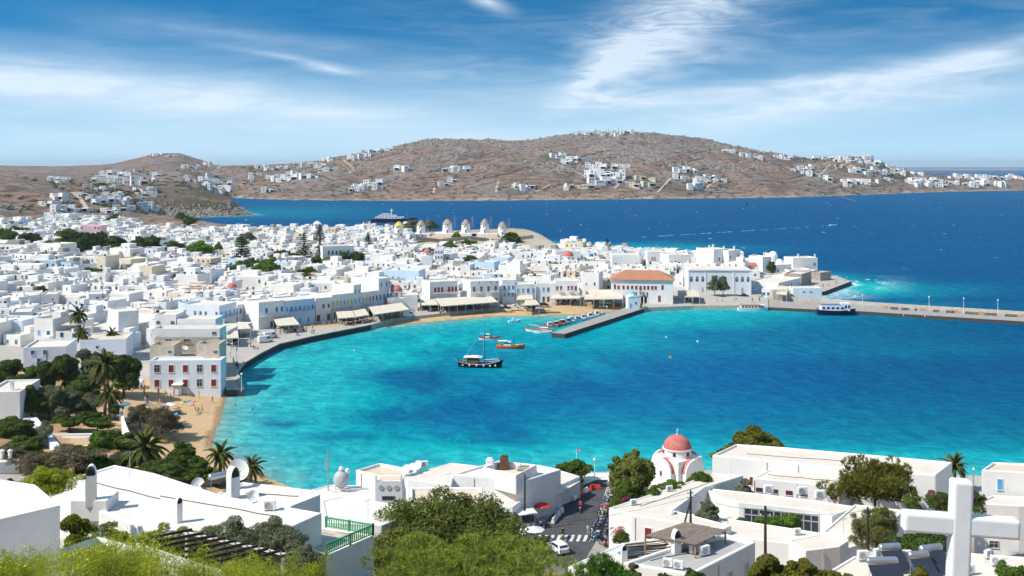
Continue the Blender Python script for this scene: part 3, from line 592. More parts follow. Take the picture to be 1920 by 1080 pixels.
T_('waterfront_house', 'house', 'white square house with five maroon windows above cream awning', 1041.5, 567, 1083, 567, zq+.2, 40, 11, [(4.7, 1.9, .9, 'rr.rrr'), (.2, 2.3, 1.2, 'nnnn')], right=[(4.7, 1.9, .9, 'rr')], bal=[(.1, .35, 4.5, 'g'), (.55, .8, 4.5, 'g')])
# town hall with tiled roof
def town_hall():
    a, b = G(1146, 567.5, zq), G(1262, 569.5, zq); e = b-a; W = e.length; rz = math.atan2(e.y, e.x); t = empty('town_hall', a, rz, 'long white town hall with hipped terracotta roof and arched loggia', 'town hall')
    H = 42*a.y/F; dp = 15
    m = MB(); m.box((W*.20, dp/2, -2), (W*.40, dp, H+2), M_white); m.box((W*.80, dp/2, -2), (W*.40, dp, H+2), M_white); m.box((W*.5, dp/2+1.2, -2), (W*.20, dp-2.4, H+2), M_white); m.box((W*.5, 1.2, 4.3), (W*.2+.02, 2.4, H-4.3), M_white); m.box((W*.5, dp/2, H), (W+.5, dp+.5, .25), M_white)
    for k in range(4): m.box((W*.4+.3+k*(W*.2-.6)/3, .35, -1), (.38, .5, 3.4), M_white)
    m.build('wall', t, bevel=.04)
    for k in range(3):
        x0 = W*.4+.3+k*(W*.2-.6)/3; x1 = x0+(W*.2-.6)/3; c = (x0+x1)/2; r_ = (x1-x0)/2-.19; q = MB(); n = 10
        arc = [(c-r_*math.cos(math.pi*i/n), 2.4+r_*math.sin(math.pi*i/n)) for i in range(n+1)]
        for yy in (.1, .6): q.add([(x, yy, z) for x, z in arc]+[(x, yy, 4.35) for x, z in arc], [(i, i+1, n+2+i, n+1+i) for i in range(n)], M_white)
        q.add([(x, .1, z) for x, z in arc]+[(x, .6, z) for x, z in arc], [(i, i+1, n+2+i, n+1+i) for i in range(n)], M_white); q.build('arch', t)
        opening(t, 'door', 'n', c, 2.38, .1, 1.1, 2.3)
    ro = MB(); ov = .7; y0, y1, x0, x1 = -ov, dp+ov, -ov, W+ov; rh = 3.2; z0 = H+.25; ins = 6.0
    rv = [(x0, y0, z0), (x1, y0, z0), (x1, y1, z0), (x0, y1, z0), (x0+ins, dp/2, z0+rh), (x1-ins, dp/2, z0+rh)]
    ro.add(rv, [(0, 1, 5, 4), (1, 2, 5), (2, 3, 4, 5), (3, 0, 4), (3, 2, 1, 0)], M_terra); roof = ro.build('roof', t)
    ti = MB()                                                   # rows of barrel tiles, joined: too small to pick apart
    for (p0, p1, q0, q1) in (((x0, y0), (x1, y0), (x0+ins, dp/2), (x1-ins, dp/2)), ((x1, y0), (x1, y1), (x1-ins, dp/2), (x1-ins, dp/2))):
        n = int(math.hypot(p1[0]-p0[0], p1[1]-p0[1])/.42)
        for i in range(n):
            f = (i+.5)/n; s = Vector((p0[0]+(p1[0]-p0[0])*f, p0[1]+(p1[1]-p0[1])*f, z0+.02)); perp = Vector((p1[1]-p0[1], p0[0]-p1[0], 0)).normalized()*-1
            run = dp/2+ov; lim = min(1., min(f, 1-f)*math.hypot(p1[0]-p0[0], p1[1]-p0[1])/(ins if q0 != q1 else run)); e_ = s+(perp*run+Vector((0, 0, rh)))*lim
            ti.tube([s, e_], .13, M_terra, 4, False)
    tag(ti.build('roof_tiles', t), kind='stuff')
    for i, x in enumerate([.06, .12, .20, .27, .34, .405, .475, .54, .60, .665, .72, .83]): opening(t, 'door' if x in (.06, .475, .83) else 'shut', 'r', x*W, 0, 5.4 if x not in (.475,) else 4.9, .95, 2.0 if x in (.06, .475, .83) else 1.6)
    opening(t, 'door', 'r', .78*W, 0, .6, 1.1, 2.6)
    for y in (3, 7, 11): opening(t, 'shut', 'd', W, y, 5.4, .95, 1.6, math.pi/2); opening(t, 'door', 'r', W, y, .3, 1.1, 2.4, math.pi/2)
    balcony(t, .445*W, .51*W, 4.9, 'r')
    for q in range(0, int(W), 4):
        for s in (2, 6, 10, 14): c = a+e.normalized()*q+Vector((-math.sin(rz), math.cos(rz), 0))*s; TAKEN.append((c.x, c.y, 3.5))
    LM.append(('terracotta-roofed town hall', 1205, 540))
town_hall()
s_ = T_('school_building', 'public building', 'long white neoclassical building with arched upper windows and low cornice', 1291, 551, 1408, 551.5, 2.2, 44, 14, [(5.2, 2.2, 1.15, 'AAA.AAA.AAA'), (.6, 2.2, 1.1, '..d......d.')], wall=M_white3, right=[(4.8, 1.8, .9, 'ddd')])
mm = MB(); mm.box((s_['w']/2, s_['d']/2, s_['h']), (s_['w']+.7, s_['d']+.7, .3), M_white); mm.box((s_['w']/2, s_['d']/2, s_['h']+.3), (s_['w']-1, s_['d']-1, .25), M_roof); mm.build('cornice', s_)
mm = MB(); [mm.box((s_['w']*f, -.08, 0), (.5, .16, s_['h']), M_white) for f in (.005, .275, .725, .995)]; mm.build('pilaster', s_); LM.append(('neoclassical school building', 1350, 528))

def church(name, label, px, py, z, r, h, base, drum=1.6, dm=None, rz=0, arms=True, cross=True, wall=None):
    """domed chapel: cube body, drum, dome; barrel-vaulted arms"""
    p = G(px, py, z); t = empty(name, p, rz, label, 'church'); wall = wall or M_white; dm = dm or M_dome
    m = MB(); m.box((0, 0, -1.5), (base, base, h+1.5), wall); m.build('wall', t, bevel=.06)
    if arms:
        for k in range(4):
            a = k*math.pi/2; q = MB(); rr = base*.36; L = base*.16; n = 10; zb = h-rr*.95; ca, sa = math.cos(a), math.sin(a); T = lambda x, y, zz: (x*ca-y*sa, x*sa+y*ca, zz)
            arc = [(-rr*math.cos(math.pi*i/n), zb+rr*math.sin(math.pi*i/n)) for i in range(n+1)]; ya, yb = -base/2-L, -base*.1
            q.add([T(x, ya, zz) for x, zz in arc]+[T(x, yb, zz) for x, zz in arc], [(i, i+1, n+2+i, n+1+i) for i in range(n)], dm)
            q.build('vault_roof', t, smooth=True); g = MB(); o2 = [(x*1.05, zb+(zz-zb)*1.05) for x, zz in arc]
            g.add([T(-rr*1.05, ya-.12, -1.5)]+[T(x, ya-.12, zz) for x, zz in o2]+[T(rr*1.05, ya-.12, -1.5)]+[T(-rr*1.05, ya+.2, -1.5)]+[T(x, ya+.2, zz) for x, zz in o2]+[T(rr*1.05, ya+.2, -1.5)],
                  [tuple(range(n+3)), tuple(reversed(range(n+3, 2*n+6)))]+[(i, i+1, n+4+i, n+3+i) for i in range(n+2)], wall)
            g.add([T(-rr, ya+.2, -1.5), T(-rr, -base/2, -1.5), T(-rr, -base/2, zb), T(-rr, ya+.2, zb)], [(0, 1, 2, 3)], wall); g.add([T(rr, ya+.2, -1.5), T(rr, -base/2, -1.5), T(rr, -base/2, zb), T(rr, ya+.2, zb)], [(0, 1, 2, 3)], wall)
            g.build('gable', t); o = opening(t, 'glass', 'r', *T(0, ya-.12, 0)[:2], zb*.55, .35, .8, a)
    d = MB(); d.lathe([(r, h-.3), (r, h+drum), (r*1.08, h+drum), (r*1.08, h+drum+.18), (r*.98, h+drum+.18)], wall, n=24); d.build('drum', t)
    for k in range(4 if r < 2.0 else 6): a = math.pi/4*0+(k+.5)*2*math.pi/(4 if r < 2 else 6); opening(t, 'glass', 'r', r*1.0*math.cos(a), r*1.0*math.sin(a), h+drum*.3, .42, drum*.5, a+math.pi/2)
    o = MB().ball((0, 0, h+drum+.16), r*1.0, dm, 24, 8, .92, True).build('dome', t, smooth=True)
    if cross:
        c = MB(); z1 = h+drum+.1+r*.92; c.cyl((0, 0, z1-.1), .16, .25, M_white, 8); c.box((0, 0, z1+.1), (.09, .09, 1.0), M_white); c.box((0, 0, z1+.65), (.55, .09, .09), M_white); c.build('cross', t)
    TAKEN.append((p.x, p.y, base*.8)); return t
church('church', 'waterfront church with orange-red dome on drum and vaulted red roofs', 743, 581, zq, 2.3, 5.0, 7.5, 2.0, rz=R(12)); LM.append(('orange-red domed waterfront church', 745, 545))
T_('church_hall', 'church', 'plain white gabled hall attached in front of waterfront church', 756, 583.5, 783, 583, zq, 30, 8, [], ph=.1)
church('church', 'large red-domed church rising among roofs behind beach', 1065, 506, 4.5, 2.7, 5.2, 6, 1.6, arms=False); LM.append(('large red dome above the beach', 1065, 490))
church('church', 'small red-domed church in mid town right of tall palm', 801, 493, 9, 2.0, 3.6, 5, 1.2, arms=False); LM.append(('small mid-town red dome', 801, 482))
church('church', 'pink-domed church among white roofs left of waterfront', 435, 566, 4, 1.9, 4.6, 5, .8, arms=False); LM.append(('pink dome left of the waterfront', 435, 548))
cb = church('chapel', 'tiny pale blue chapel with sky-blue dome at root of jetty', 1186, 577, 1.6, 1.15, 4.3, 4.4, .9, M_domeb, rz=R(6), arms=False, wall=M_white3); opening(cb, 'door', 'k', -1.2, -2.2, .1, .8, 1.9); opening(cb, 'glass', 'k', .8, -2.2, 1.6, .6, .9)
mm = MB(); mm.add([(-2.3, -2.3, 4.3), (2.3, -2.3, 4.3), (2.3, 2.3, 4.3), (-2.3, 2.3, 4.3), (0, -2.3, 5.3), (0, 2.3, 5.3)], [(0, 1, 4), (3, 5, 2), (0, 4, 5, 3), (1, 2, 5, 4)], M_white3); mm.build('gable_roof', cb)

# buildings of the old quarter and point, right of the town hall
for (lab, xl, yl, xr, yr, z, hp, dp, rows, kw) in [
    ('white cube house stepped up behind school with red door and outside stair', 1338, 508, 1366, 506, 7, 40, 12, [(4.5, 1.8, .8, '.r.n'), (1, 1.8, .8, 'n.n')], dict(chims=[(.2, .4), (.8, .7)])),
    ('tall white tower house with two chimneys behind the school', 1366, 506, 1388, 504, 7.5, 36, 10, [(5, 1.5, .7, 'd.d'), (1.6, 1.5, .7, '.d.')], dict(chims=[(.3, .5), (.9, .3)])),
    ('white house with blue window below tower houses', 1296, 507, 1337, 508, 5.5, 26, 10, [(2.6, 1.3, .8, '.kk..d')], {}),
    ('broad white house with red window left of tower houses', 1254, 508, 1296, 507, 5.5, 30, 12, [(3.4, 1.4, .8, '.r..d')], dict(chims=[(.5, .5)])),
    ('white house right of dark cone tree with brown rooftop rubble', 1148, 508, 1200, 508, 5, 30, 12, [(2.6, 1.2, .8, 'd..d')], dict(chims=[(.3, .2)])),
    ('wide white house with flat parapet behind town hall left', 1176, 490, 1225, 490, 5, 20, 12, [(1.5, 1.2, .8, 'd...d')], dict(chims=[(.85, .5), (.9, .2)])),
    ('white stepped house with twin chimneys behind town hall', 1214, 502, 1246, 502, 5, 30, 10, [(2.6, 1.3, .8, 'dd.b')], dict(chims=[(.15, .3), (.5, .3)])),
    ('tall plain white house beside red barrel-roofed chapel', 1430, 516, 1446, 515, 4, 34, 10, [(3, 1.6, .8, '.d')], {}),
    ('square cream house with red balcony on seaward point', 1487, 512, 1533, 511, 4, 28, 10, [(3.4, 1.4, .9, '...d')], dict(right=[(3.0, 2.1, .9, 'rdr')], wall=M_white2, chims=[(.4, .5), (.97, .2)])),
    ('cream terraced house in front of seaward point house', 1480, 522, 1522, 521, 2.5, 16, 10, [(.8, 1.4, .8, 't.d.')], dict(wall=M_white2)),
    ('white shed with two tiny slot windows by main pier', 1487, 560, 1541, 560, 1.4, 20, 7, [(2.6, .4, 1.0, '.dd.')], dict(wall=M_white3)),
    ('low white bar house with blue windows near pier root', 1428, 556, 1453, 557, 1.6, 14, 5, [(.6, 1.3, 1.2, 'bbb')], {}),
    ('long white arcaded house with three arched doors on point', 1460, 548, 1502, 537, 2.0, 17, 14, [(.2, 2.4, 1.0, '..ooo.dd')], {}),
    ('grey stone hut at end of seaward quay', 1538, 527, 1558, 525, 1.8, 16, 6, [], dict(wall=M_stone)),
    ('dark stone wall house beneath cream point house', 1503, 536, 1521, 531, 2.0, 22, 8, [], dict(wall=M_stone)),
    ('bamboo-fenced enclosure beside white shed at pier', 1449, 561, 1482, 561, 1.4, 16, 4, [], dict(wall=M_stonel)),
    ('cream terrace block stepping down from point house', 1462, 533, 1500, 526, 2.2, 14, 9, [(.6, 1.3, .8, '.t.d')], dict(wall=M_white2)),
    ('small cream block with flat roof above seaward quay', 1508, 524, 1532, 520, 2.4, 14, 7, [(.6, 1.2, .8, 'd.d')], dict(wall=M_white2)),
    ('white house with grey door left of cream point house', 1455, 515, 1484, 513, 4, 18, 9, [(1.2, 1.5, .8, 'd..d')], {}),
    ('low white restaurant with pale roof on school square', 1282, 563, 1310, 562, 1.8, 15, 6, [(.2, 2.3, 1.6, 'n.n')], {})]:
    T_('old_quarter_house' if 'shed' not in lab and 'enclosure' not in lab else 'shed', 'house' if 'shed' not in lab and 'enclosure' not in lab and 'hut' not in lab else 'shed', lab, xl, yl, xr, yr, z, hp, dp, rows, **kw)
def red_chapel(label, px0, py0, px1, py1, z, dp, h):
    a, b = G(px0, py0, z), G(px1, py1, z); e = b-a; W = e.length; t = empty('chapel', a, math.atan2(e.y, e.x), label, 'church'); m = MB(); m.box((W/2, dp/2, -1), (W, dp, h+1), M_white); m.build('wall', t)
    q = MB(); n = 10; arc = [(dp/2-dp/2*math.cos(math.pi*i/n), h+dp*.28*math.sin(math.pi*i/n)) for i in range(n+1)]; q.add([(.15, y, z_) for y, z_ in arc]+[(W-.15, y, z_) for y, z_ in arc], [(i, i+1, n+2+i, n+1+i) for i in range(n)], M_dome); q.build('vault_roof', t, smooth=True)
    for x in (.0, W-.3): g = MB(); g.add([(x, y, z_+.1) for y, z_ in arc]+[(x+.3, y, z_+.1) for y, z_ in arc], [tuple(range(n+1)), tuple(range(n+1, 2*n+2))]+[(i, i+1, n+2+i, n+1+i) for i in range(n)], M_white); g.build('gable', t)
    opening(t, 'glass', 'd', W*.6, 0, h*.4, .7, 1.1); TAKEN.append((a.x+W/2, a.y+dp/2, 7))
red_chapel('white chapel with red barrel-vault roof behind school', 1386, 516, 1422, 515.5, 5, 7, 3.6)
red_chapel('small white chapel with red vault between white houses near tower', 1232, 506, 1244, 506, 5, 5, 3.2)
# lump-shaped white church on the point
p = G(1448, 506, 5); t = empty('church', p, 0, 'lump-shaped bright white church with belfry at tip of old quarter', 'church'); m = MB()
for (x, y, z_, r_, sz) in [(-1.5, 0, 3, 4.2, 1.3), (2.8, -1, 1, 3.6, 1.3), (5.6, -2, 0, 2.8, 1.2), (-4.5, 1, 1, 3.4, 1.3), (0.4, 0, 6.5, 2.3, 1.2), (8, -2.5, 0, 2, 1.3)]: m.ball((x, y, z_), r_, M_white, 16, 8, sz)
m.build('wall', t, smooth=True); m = MB(); m.box((-4.2, 0, 4), (.5, .6, 4.2), M_white); m.box((-2.8, 0, 4), (.5, .6, 4.2), M_white); m.box((-3.5, 0, 8.2), (1.9, .6, .5), M_white); m.build('belfry', t); TAKEN.append((p.x, p.y, 9)); LM.append(('lump-shaped white church', 1448, 485))

# left-hand named houses
for (lab, xl, yl, xr, yr, z, hp, dp, rows, kw) in [
    ('white corner house with blue shuttered upper windows and blue balcony door by garden', 44, 704, 124, 701, 4, 52, 12, [(5.1, 1.1, .9, '.b.b...'), (2.2, 2.0, .95, '..b..bb'), (.2, 1.3, .9, '.G.....')], dict(left=[(4.5, .6, .45, '.d.d'), (2.0, .6, .45, '.d..')], wall=M_white3, bal=[(.24, .5, 2.1, 'b')])),
    ('plain pale blue-white cube house with one blue window beside twin palms', 62, 632, 110, 630, 4, 36, 11, [(2.4, 1.1, .8, '..k')], dict(wall=M_white3)),
    ('low white house with tan terrace roof in front of small palm', 150, 676, 236, 673, 3, 38, 12, [(3.2, .7, .8, '.n..'), (1, 1.2, .8, '..d.')], dict(wall=M_white3, roof=M_rooft)),
    ('tall blank white house with one grey window beside bougainvillea lane', 222, 645, 260, 641, 3.5, 60, 10, [(3.0, 1.9, .8, '.d.'), (.3, 2.1, .9, 'd..')], {}),
    ('long white house with row of tiny windows along upper town street', 5, 583, 75, 580, 5, 30, 10, [(3.6, .5, .5, 'd..d.d.'), (.8, 1.3, .8, '.nn.n.n')], {}),
    ('white house beside the row of tiny windows with brown lower shutters', 76, 580, 106, 579, 5, 28, 10, [(3.2, .5, .5, '.d'), (.8, 1.5, .8, 'n.n')], {}),
    ('white house with double blue window and awning near left edge', 20, 628, 58, 626, 4.3, 42, 11, [(4.2, 1.1, .8, '.b.'), (.4, 1.9, .9, 'n.b')], {}),
    ('pale blue house with three upper windows and blue gallery rail', 350, 606, 385, 603, 2.6, 34, 10, [(3.0, 1.6, .8, 'd.d.d')], dict(wall=M_pale)),
    ('tall pale blue house with blue balcony at corner above awning terrace', 411, 622, 443, 613, 2, 48, 14, [(4.4, 1.9, .9, 'kkkk'), (1, 1.0, .5, '..n.')], dict(left=[(5, 1.4, .7, 'd.ddd.d'), ], wall=M_white3, bal=[(.02, .98, 4.2, 'k')])),
    ('white house with arched blue door right of pale blue corner house', 446, 612, 474, 607, 2, 40, 9, [(4.2, 1.7, .9, 'bab'), (.2, 2.3, 1.3, '.oo')], {}),
    ('white house with blue terrace rail behind bougainvillea', 262, 604, 298, 602, 3, 28, 10, [(1.6, 1.6, .9, '.n.n')], dict(bal=[(.0, 1, 1.4, 'b')])),
    ('white house with black dormer windows left of lone telegraph pole', 166, 584, 200, 582, 5, 32, 11, [(4.2, .7, 1.1, '.dd')], {}),
    ('white villa at far left edge above garden trees', -30, 792, 37, 790, 5, 56, 12, [], dict(right=[(3, 1, .7, '..')], wall=M_white, chims=[(.6, .3)])),
    ('white two-storey house with green shutters between dark trees mid town', 605, 488, 664, 486, 9, 26, 12, [(2.6, 2.2, 1.0, '.GGGG.G.')], {}),
    ('white house with blue shutters right of mid-town red dome', 815, 490, 830, 490, 8, 24, 9, [(4, 1.3, .8, 'bbb'), (1.4, 1.3, .8, 'bbb')], {}),
    ('pale blue-green house with many windows and cream front in upper town', 216, 505, 245, 508, 8, 22, 10, [(1.6, 1.6, .8, 'kdkdkd')], dict(wall=M_cream)),
    ('pink-walled house among white houses at upper left', 150, 433, 188, 433, 16, 10, 10, [(1.2, 1.2, 1, 'd...dd')], dict(wall=M_pink))]:
    T_('town_house', 'house', lab, xl, yl, xr, yr, z, hp, dp, rows, **kw)
# big house with red shutters on the beach, ruined roof behind
bh = T_('beach_house', 'house', 'large white beach house with two rows of five maroon shuttered windows', 281, 737, 414, 736, 1.3, 61, 5, [(5.0, 1.75, 1.25, 'drrdr'), (1.5, 1.75, 1.25, 'rrrdr')], wall=M_white3, roof=M_roofw)
T_('ruined_house', 'ruin', 'roofless cream plaster ruin directly behind large beach house', 281, 723, 326, 723, 2, 76, 6, [(8.0, .6, .9, '..d')], wall=M_tan, roof=M_tan, ph=1.6)
T_('ruined_house', 'ruin', 'right part of cream ruin with hole in wall behind beach house', 368, 723, 411, 723, 2, 78, 6, [(8.0, .6, .9, '..d')], wall=M_tan, roof=M_tan, ph=1.6)
rr_ = T_('ruined_house', 'ruin', 'open dark middle bay of cream ruin with dish and fallen beams', 326.5, 712, 367.5, 712, 2, 48, 7, [], wall=M_tan, roof=M_stone)
q = MB(); [q.beam((.3, .5+k*1.1, rr_['h']+2.6), (rr_['w']-.3, .7+k*1.2, rr_['h']+2.1-.25*k), .22, .22, M_wood) for k in range(5)]; [q.box((x, .4, rr_['h']-.4), (.3, .3, 3.2), M_tan) for x in (.2, rr_['w']-.25)]; q.build('fallen_beam', rr_)
T_('ruined_house', 'ruin', 'dark beam-capped rear wall of the cream ruin', 290, 702, 411, 702, 2.5, 70, 3, [(8.4, .7, 1.6, '.d.d.d.')], wall=M_stonel, roof=M_brn, ph=.9)
T_('town_house', 'house', 'long white house with stepped parapet behind the ruin', 284, 696, 412, 696, 3, 80, 6, [(9.6, .6, 1.0, '.....d')], ph=.8)
T_('town_house', 'house', 'white upper house with dark roof hatches behind stepped parapet', 290, 676, 330, 676, 4.5, 86, 7, [(9.6, .9, .9, 'd.d'), (8.4, .8, .9, '.d.')])
T_('town_house', 'house', 'blank white upper house beside dark roof hatches', 332, 676, 404, 676, 4.5, 78, 7, [])

# beach hut under the red-shutter house
hp_ = G(334, 737, 1.2); t = empty('beach_kiosk', hp_, 0, 'small white flat-topped hut on sand before maroon shuttered house', 'hut'); m = MB(); m.box((0, -1.2, 0), (1.6, 1.6, 2.3), M_white); m.build('wall', t); m = MB(); m.box((.3, -1.2, 2.3), (2.5, 2.2, .18), M_white); m.build('roof', t); m = MB(); m.box((1.3, -2.0, 0), (.12, .12, 2.3), M_white); m.build('post', t)

# ------------------------------------------------------------------ quays, piers, promenade
def slab(name, label, top, zt, zb, mt, mside, kind='structure', cat=None):
    m = MB(); P = [tuple(p[:2]) for p in top]; ar = sum(P[i-1][0]*P[i][1]-P[i][0]*P[i-1][1] for i in range(len(P)))
    if ar < 0: P = P[::-1]
    m.prism(P, zb, zt, mside, mt); o = m.build(name); o['label'] = label
    if kind: o['kind'] = kind
    if cat: o['category'] = cat
    return o
M_qside = mat('quay_wall', (.075, .07, .065), .95, .3, 1.5, .6, 4)
qe = [G(x, y, 1.6) for x, y in [(455, 731), (449, 715), (444, 699), (458, 681), (486, 664), (522, 646), (582, 632), (642, 620), (694, 610)]]
qb = [G(x, y, 1.6) for x, y in [(700, 603), (642, 609), (575, 616), (500, 625), (450, 640), (430, 660), (420, 690), (424, 731)]]
slab('promenade', 'paved waterfront promenade curving round harbour with dark quay wall', qe+qb, 1.62, -3, M_pave, M_qside)
km = MB()
def stones(name, parent_label, pts, wdt, hgt, mt, step=1.6, off=0):
    """kerb stones along a line, each a piece of its own"""
    root = None; me = None; n = 0
    for a, b in zip(pts, pts[1:]):
        e = b-a; L = e.length; k = max(1, int(L/step)); rz = math.atan2(e.y, e.x)
        for i in range(k):
            if root is None: root = empty(name, a, 0); root['kind'] = 'structure'; root['label'] = parent_label
            if me is None: m = MB(); m.box((0, 0, 0), (step*.96, wdt, hgt), mt, taper=.97); me = m.mesh('kerb_stone')
            if n < 290:
                o = link('kerb_stone', me, root); p = a+e*((i+.5)/k)-root.location; o.location = (p.x, p.y, p.z+rnd.uniform(-.015, .015)); o.rotation_euler = (0, 0, rz+rnd.uniform(-.01, .01)); o.scale = (L/k/step, 1, 1); n += 1
    return root
stones('quay_kerb', 'pale stone kerb along the edge of the curved promenade', [p+Vector((0, 0, .03)) for p in qe], .8, .32, M_stonel, 1.8)
esp = [G(x, y, 1.6) for x, y in [(696, 609), (740, 597.5), (850, 585.5), (950, 575.5), (1100, 570), (1165, 569.5), (1200, 573)]]; espb = [G(x, y, 1.6) for x, y in [(1200, 560), (1100, 560), (950, 563), (850, 571), (740, 583), (700, 590)]]
slab('beach_esplanade', 'pale paved esplanade behind the far beach', esp+espb, 1.7, -1, M_pave, M_stonel)
jt = [G(x, y, 1.5) for x, y in [(1034, 624), (1059, 626), (1208, 578), (1178, 575)]]
slab('jetty', 'narrow concrete jetty with moored boats', jt, 1.5, -3, M_conc, M_qside)
sq = [G(x, y, 1.5) for x, y in [(1208, 577), (1300, 573.5), (1386, 573), (1440, 575), (1440, 557), (1300, 553), (1208, 560)]]
slab('harbour_square', 'pale paved square before the school building', sq, 1.55, -1, M_pave, M_stonel)
pf = [G(x, y, 1.2) for x, y in [(1384, 574), (1440, 576), (1530, 580.5), (1600, 583), (1920, 603), (2300, 630)]]; pb = [G(x, y, 1.2) for x, y in [(2300, 612), (1920, 590.5), (1640, 573), (1540, 565), (1440, 560)]]
slab('main_pier', 'long concrete pier with low stone wall running out to the right', pf+pb, 1.2, -3, M_conc, M_qside)
stones('pier_coping', 'pale coping stones along the pier edge', [p+Vector((0, .3, .02)) for p in pf], .7, .12, M_conc, 2.4)
m = MB(); q = [p+Vector((0, -.4, 0)) for p in reversed(pb)]
for a, b in zip(q, q[1:]): m.beam(a, b, .7, 1.3, M_stonel)
tag(m.build('pier_wall'), 'low pale stone wall along seaward side of the long pier', 'wall')
vq = [G(x, y, 1.8) for x, y in [(1532, 548), (1546, 546), (1597, 527), (1566, 520), (1540, 527), (1515, 536)]]
slab('point_quay', 'small quay of the seaward point', vq, 1.8, -3, M_pave, M_qside)
# rubble along the square, each boulder separate
bo = MB(); bo.ball((0, 0, 0), .75, M_stonel, 6, 4, .7); BOUL = bo.mesh('boulder')
for v in BOUL.vertices: v.co *= 1+rnd.uniform(-.22, .22)
rb = empty('rubble_bank', G(1300, 577, 0)); rb['kind'] = 'structure'; rb['label'] = 'bank of loose grey boulders below harbour square'
for i in range(190):
    f = rnd.random(); x = 1206+180*f; p = G(x, 578-1.5*f+rnd.uniform(-2.6, 1.0), 0); o = link('boulder', BOUL, rb); o.location = (p.x-rb.location.x, p.y-rb.location.y+rnd.uniform(0, 2.5), rnd.uniform(-.1, .9)); o.rotation_euler = (rnd.random()*6, rnd.random()*6, rnd.random()*6); s = rnd.uniform(.55, 1.3); o.scale = (s*1.3, s, s)
# rocks off the headland
for i, (x, y, n, sp) in enumerate([(1110, 467, 10, 22), (1145, 466, 8, 14), (1090, 474, 4, 8), (1050, 468, 10, 14), (1600, 528, 8, 10), (1597, 556, 6, 12), (1640, 525, 5, 16)]):
    m = MB()
    for k in range(n):
        p = G(x+rnd.uniform(-sp, sp), y+rnd.uniform(-1.2, 1.2), 0); m.ball((p.x, p.y, -.3), rnd.uniform(.8, 2.6)*(1 if i < 4 else .45), M_stonel if i > 3 else M_stone, 6, 4, .55)
    o = m.build('sea_rock'); o['kind'] = 'stuff'; o['label'] = 'low wet rocks breaking the surface'
# ------------------------------------------------------------------ vegetation kit
def leaves(P, N, L, W, jit=.5, r=None, droop=0., axis=None):
    """rhombic leaf faces at points P (n,3); N = preferred facing (n,3); axis = preferred direction of the blade"""
    r = r or rng; n = len(P); a = r.normal(size=(n, 3)); a[:, 2] -= droop; N = N+r.normal(size=(n, 3))*jit; N /= np.linalg.norm(N, axis=1)[:, None]+1e-9
    if axis is None: a -= N*(a*N).sum(1)[:, None]
    else: a = axis+a*.55; N = np.cross(a, r.normal(size=(n, 3))); N /= np.linalg.norm(N, axis=1)[:, None]+1e-9
    a /= np.linalg.norm(a, axis=1)[:, None]+1e-9; b = np.cross(N, a)
    l = (L*(.6+.8*r.random(n)))[:, None]; w_ = (W*(.6+.8*r.random(n)))[:, None]
    if axis is not None: P = P+a*l*.5
    V = np.stack([P-a*l/2, P+b*w_/2, P+a*l/2, P-b*w_/2], 1).reshape(-1, 3); return V, np.arange(4*n).reshape(-1, 4)
def clump_points(clumps, n, shell_=.55, r=None, low=-.45):
    r = r or rng; C = np.array([c[:3] for c in clumps], float); S = np.array([c[3:6] for c in clumps], float); wt = (S.prod(1))**(2/3); k = r.choice(len(C), n, p=wt/wt.sum())
    d = r.normal(size=(n, 3)); d /= np.linalg.norm(d, axis=1)[:, None]; bad = d[:, 2] < low; d[bad, 2] *= -.5; d /= np.linalg.norm(d, axis=1)[:, None]
    rad = shell_+(1-shell_)*r.random(n)**.6; P = C[k]+d*S[k]*rad[:, None]; return P, d
def limbs(m, base, h, r0, tips, mt, lean=(0, 0)):
    """tapered trunk with limbs that reach the given tips"""
    bx, by = base; top = Vector((bx+lean[0], by+lean[1], h)); mid = Vector((bx+lean[0]*.4+r0*.5, by+lean[1]*.4, h*.5))
    m.tube([(bx, by, -.6), (bx, by, .1), mid, top], [r0*1.5, r0*1.15, r0*.9, r0*.7], mt, 7)
    for t in tips:
        t = Vector(t); s = mid.lerp(top, .4+.6*rnd.random()); k = s.lerp(t, .5)+Vector((0, 0, -.12*(t-s).length)); m.tube([s, k, t], [r0*.5, r0*.32, r0*.08], mt, 5)
_tm = {}
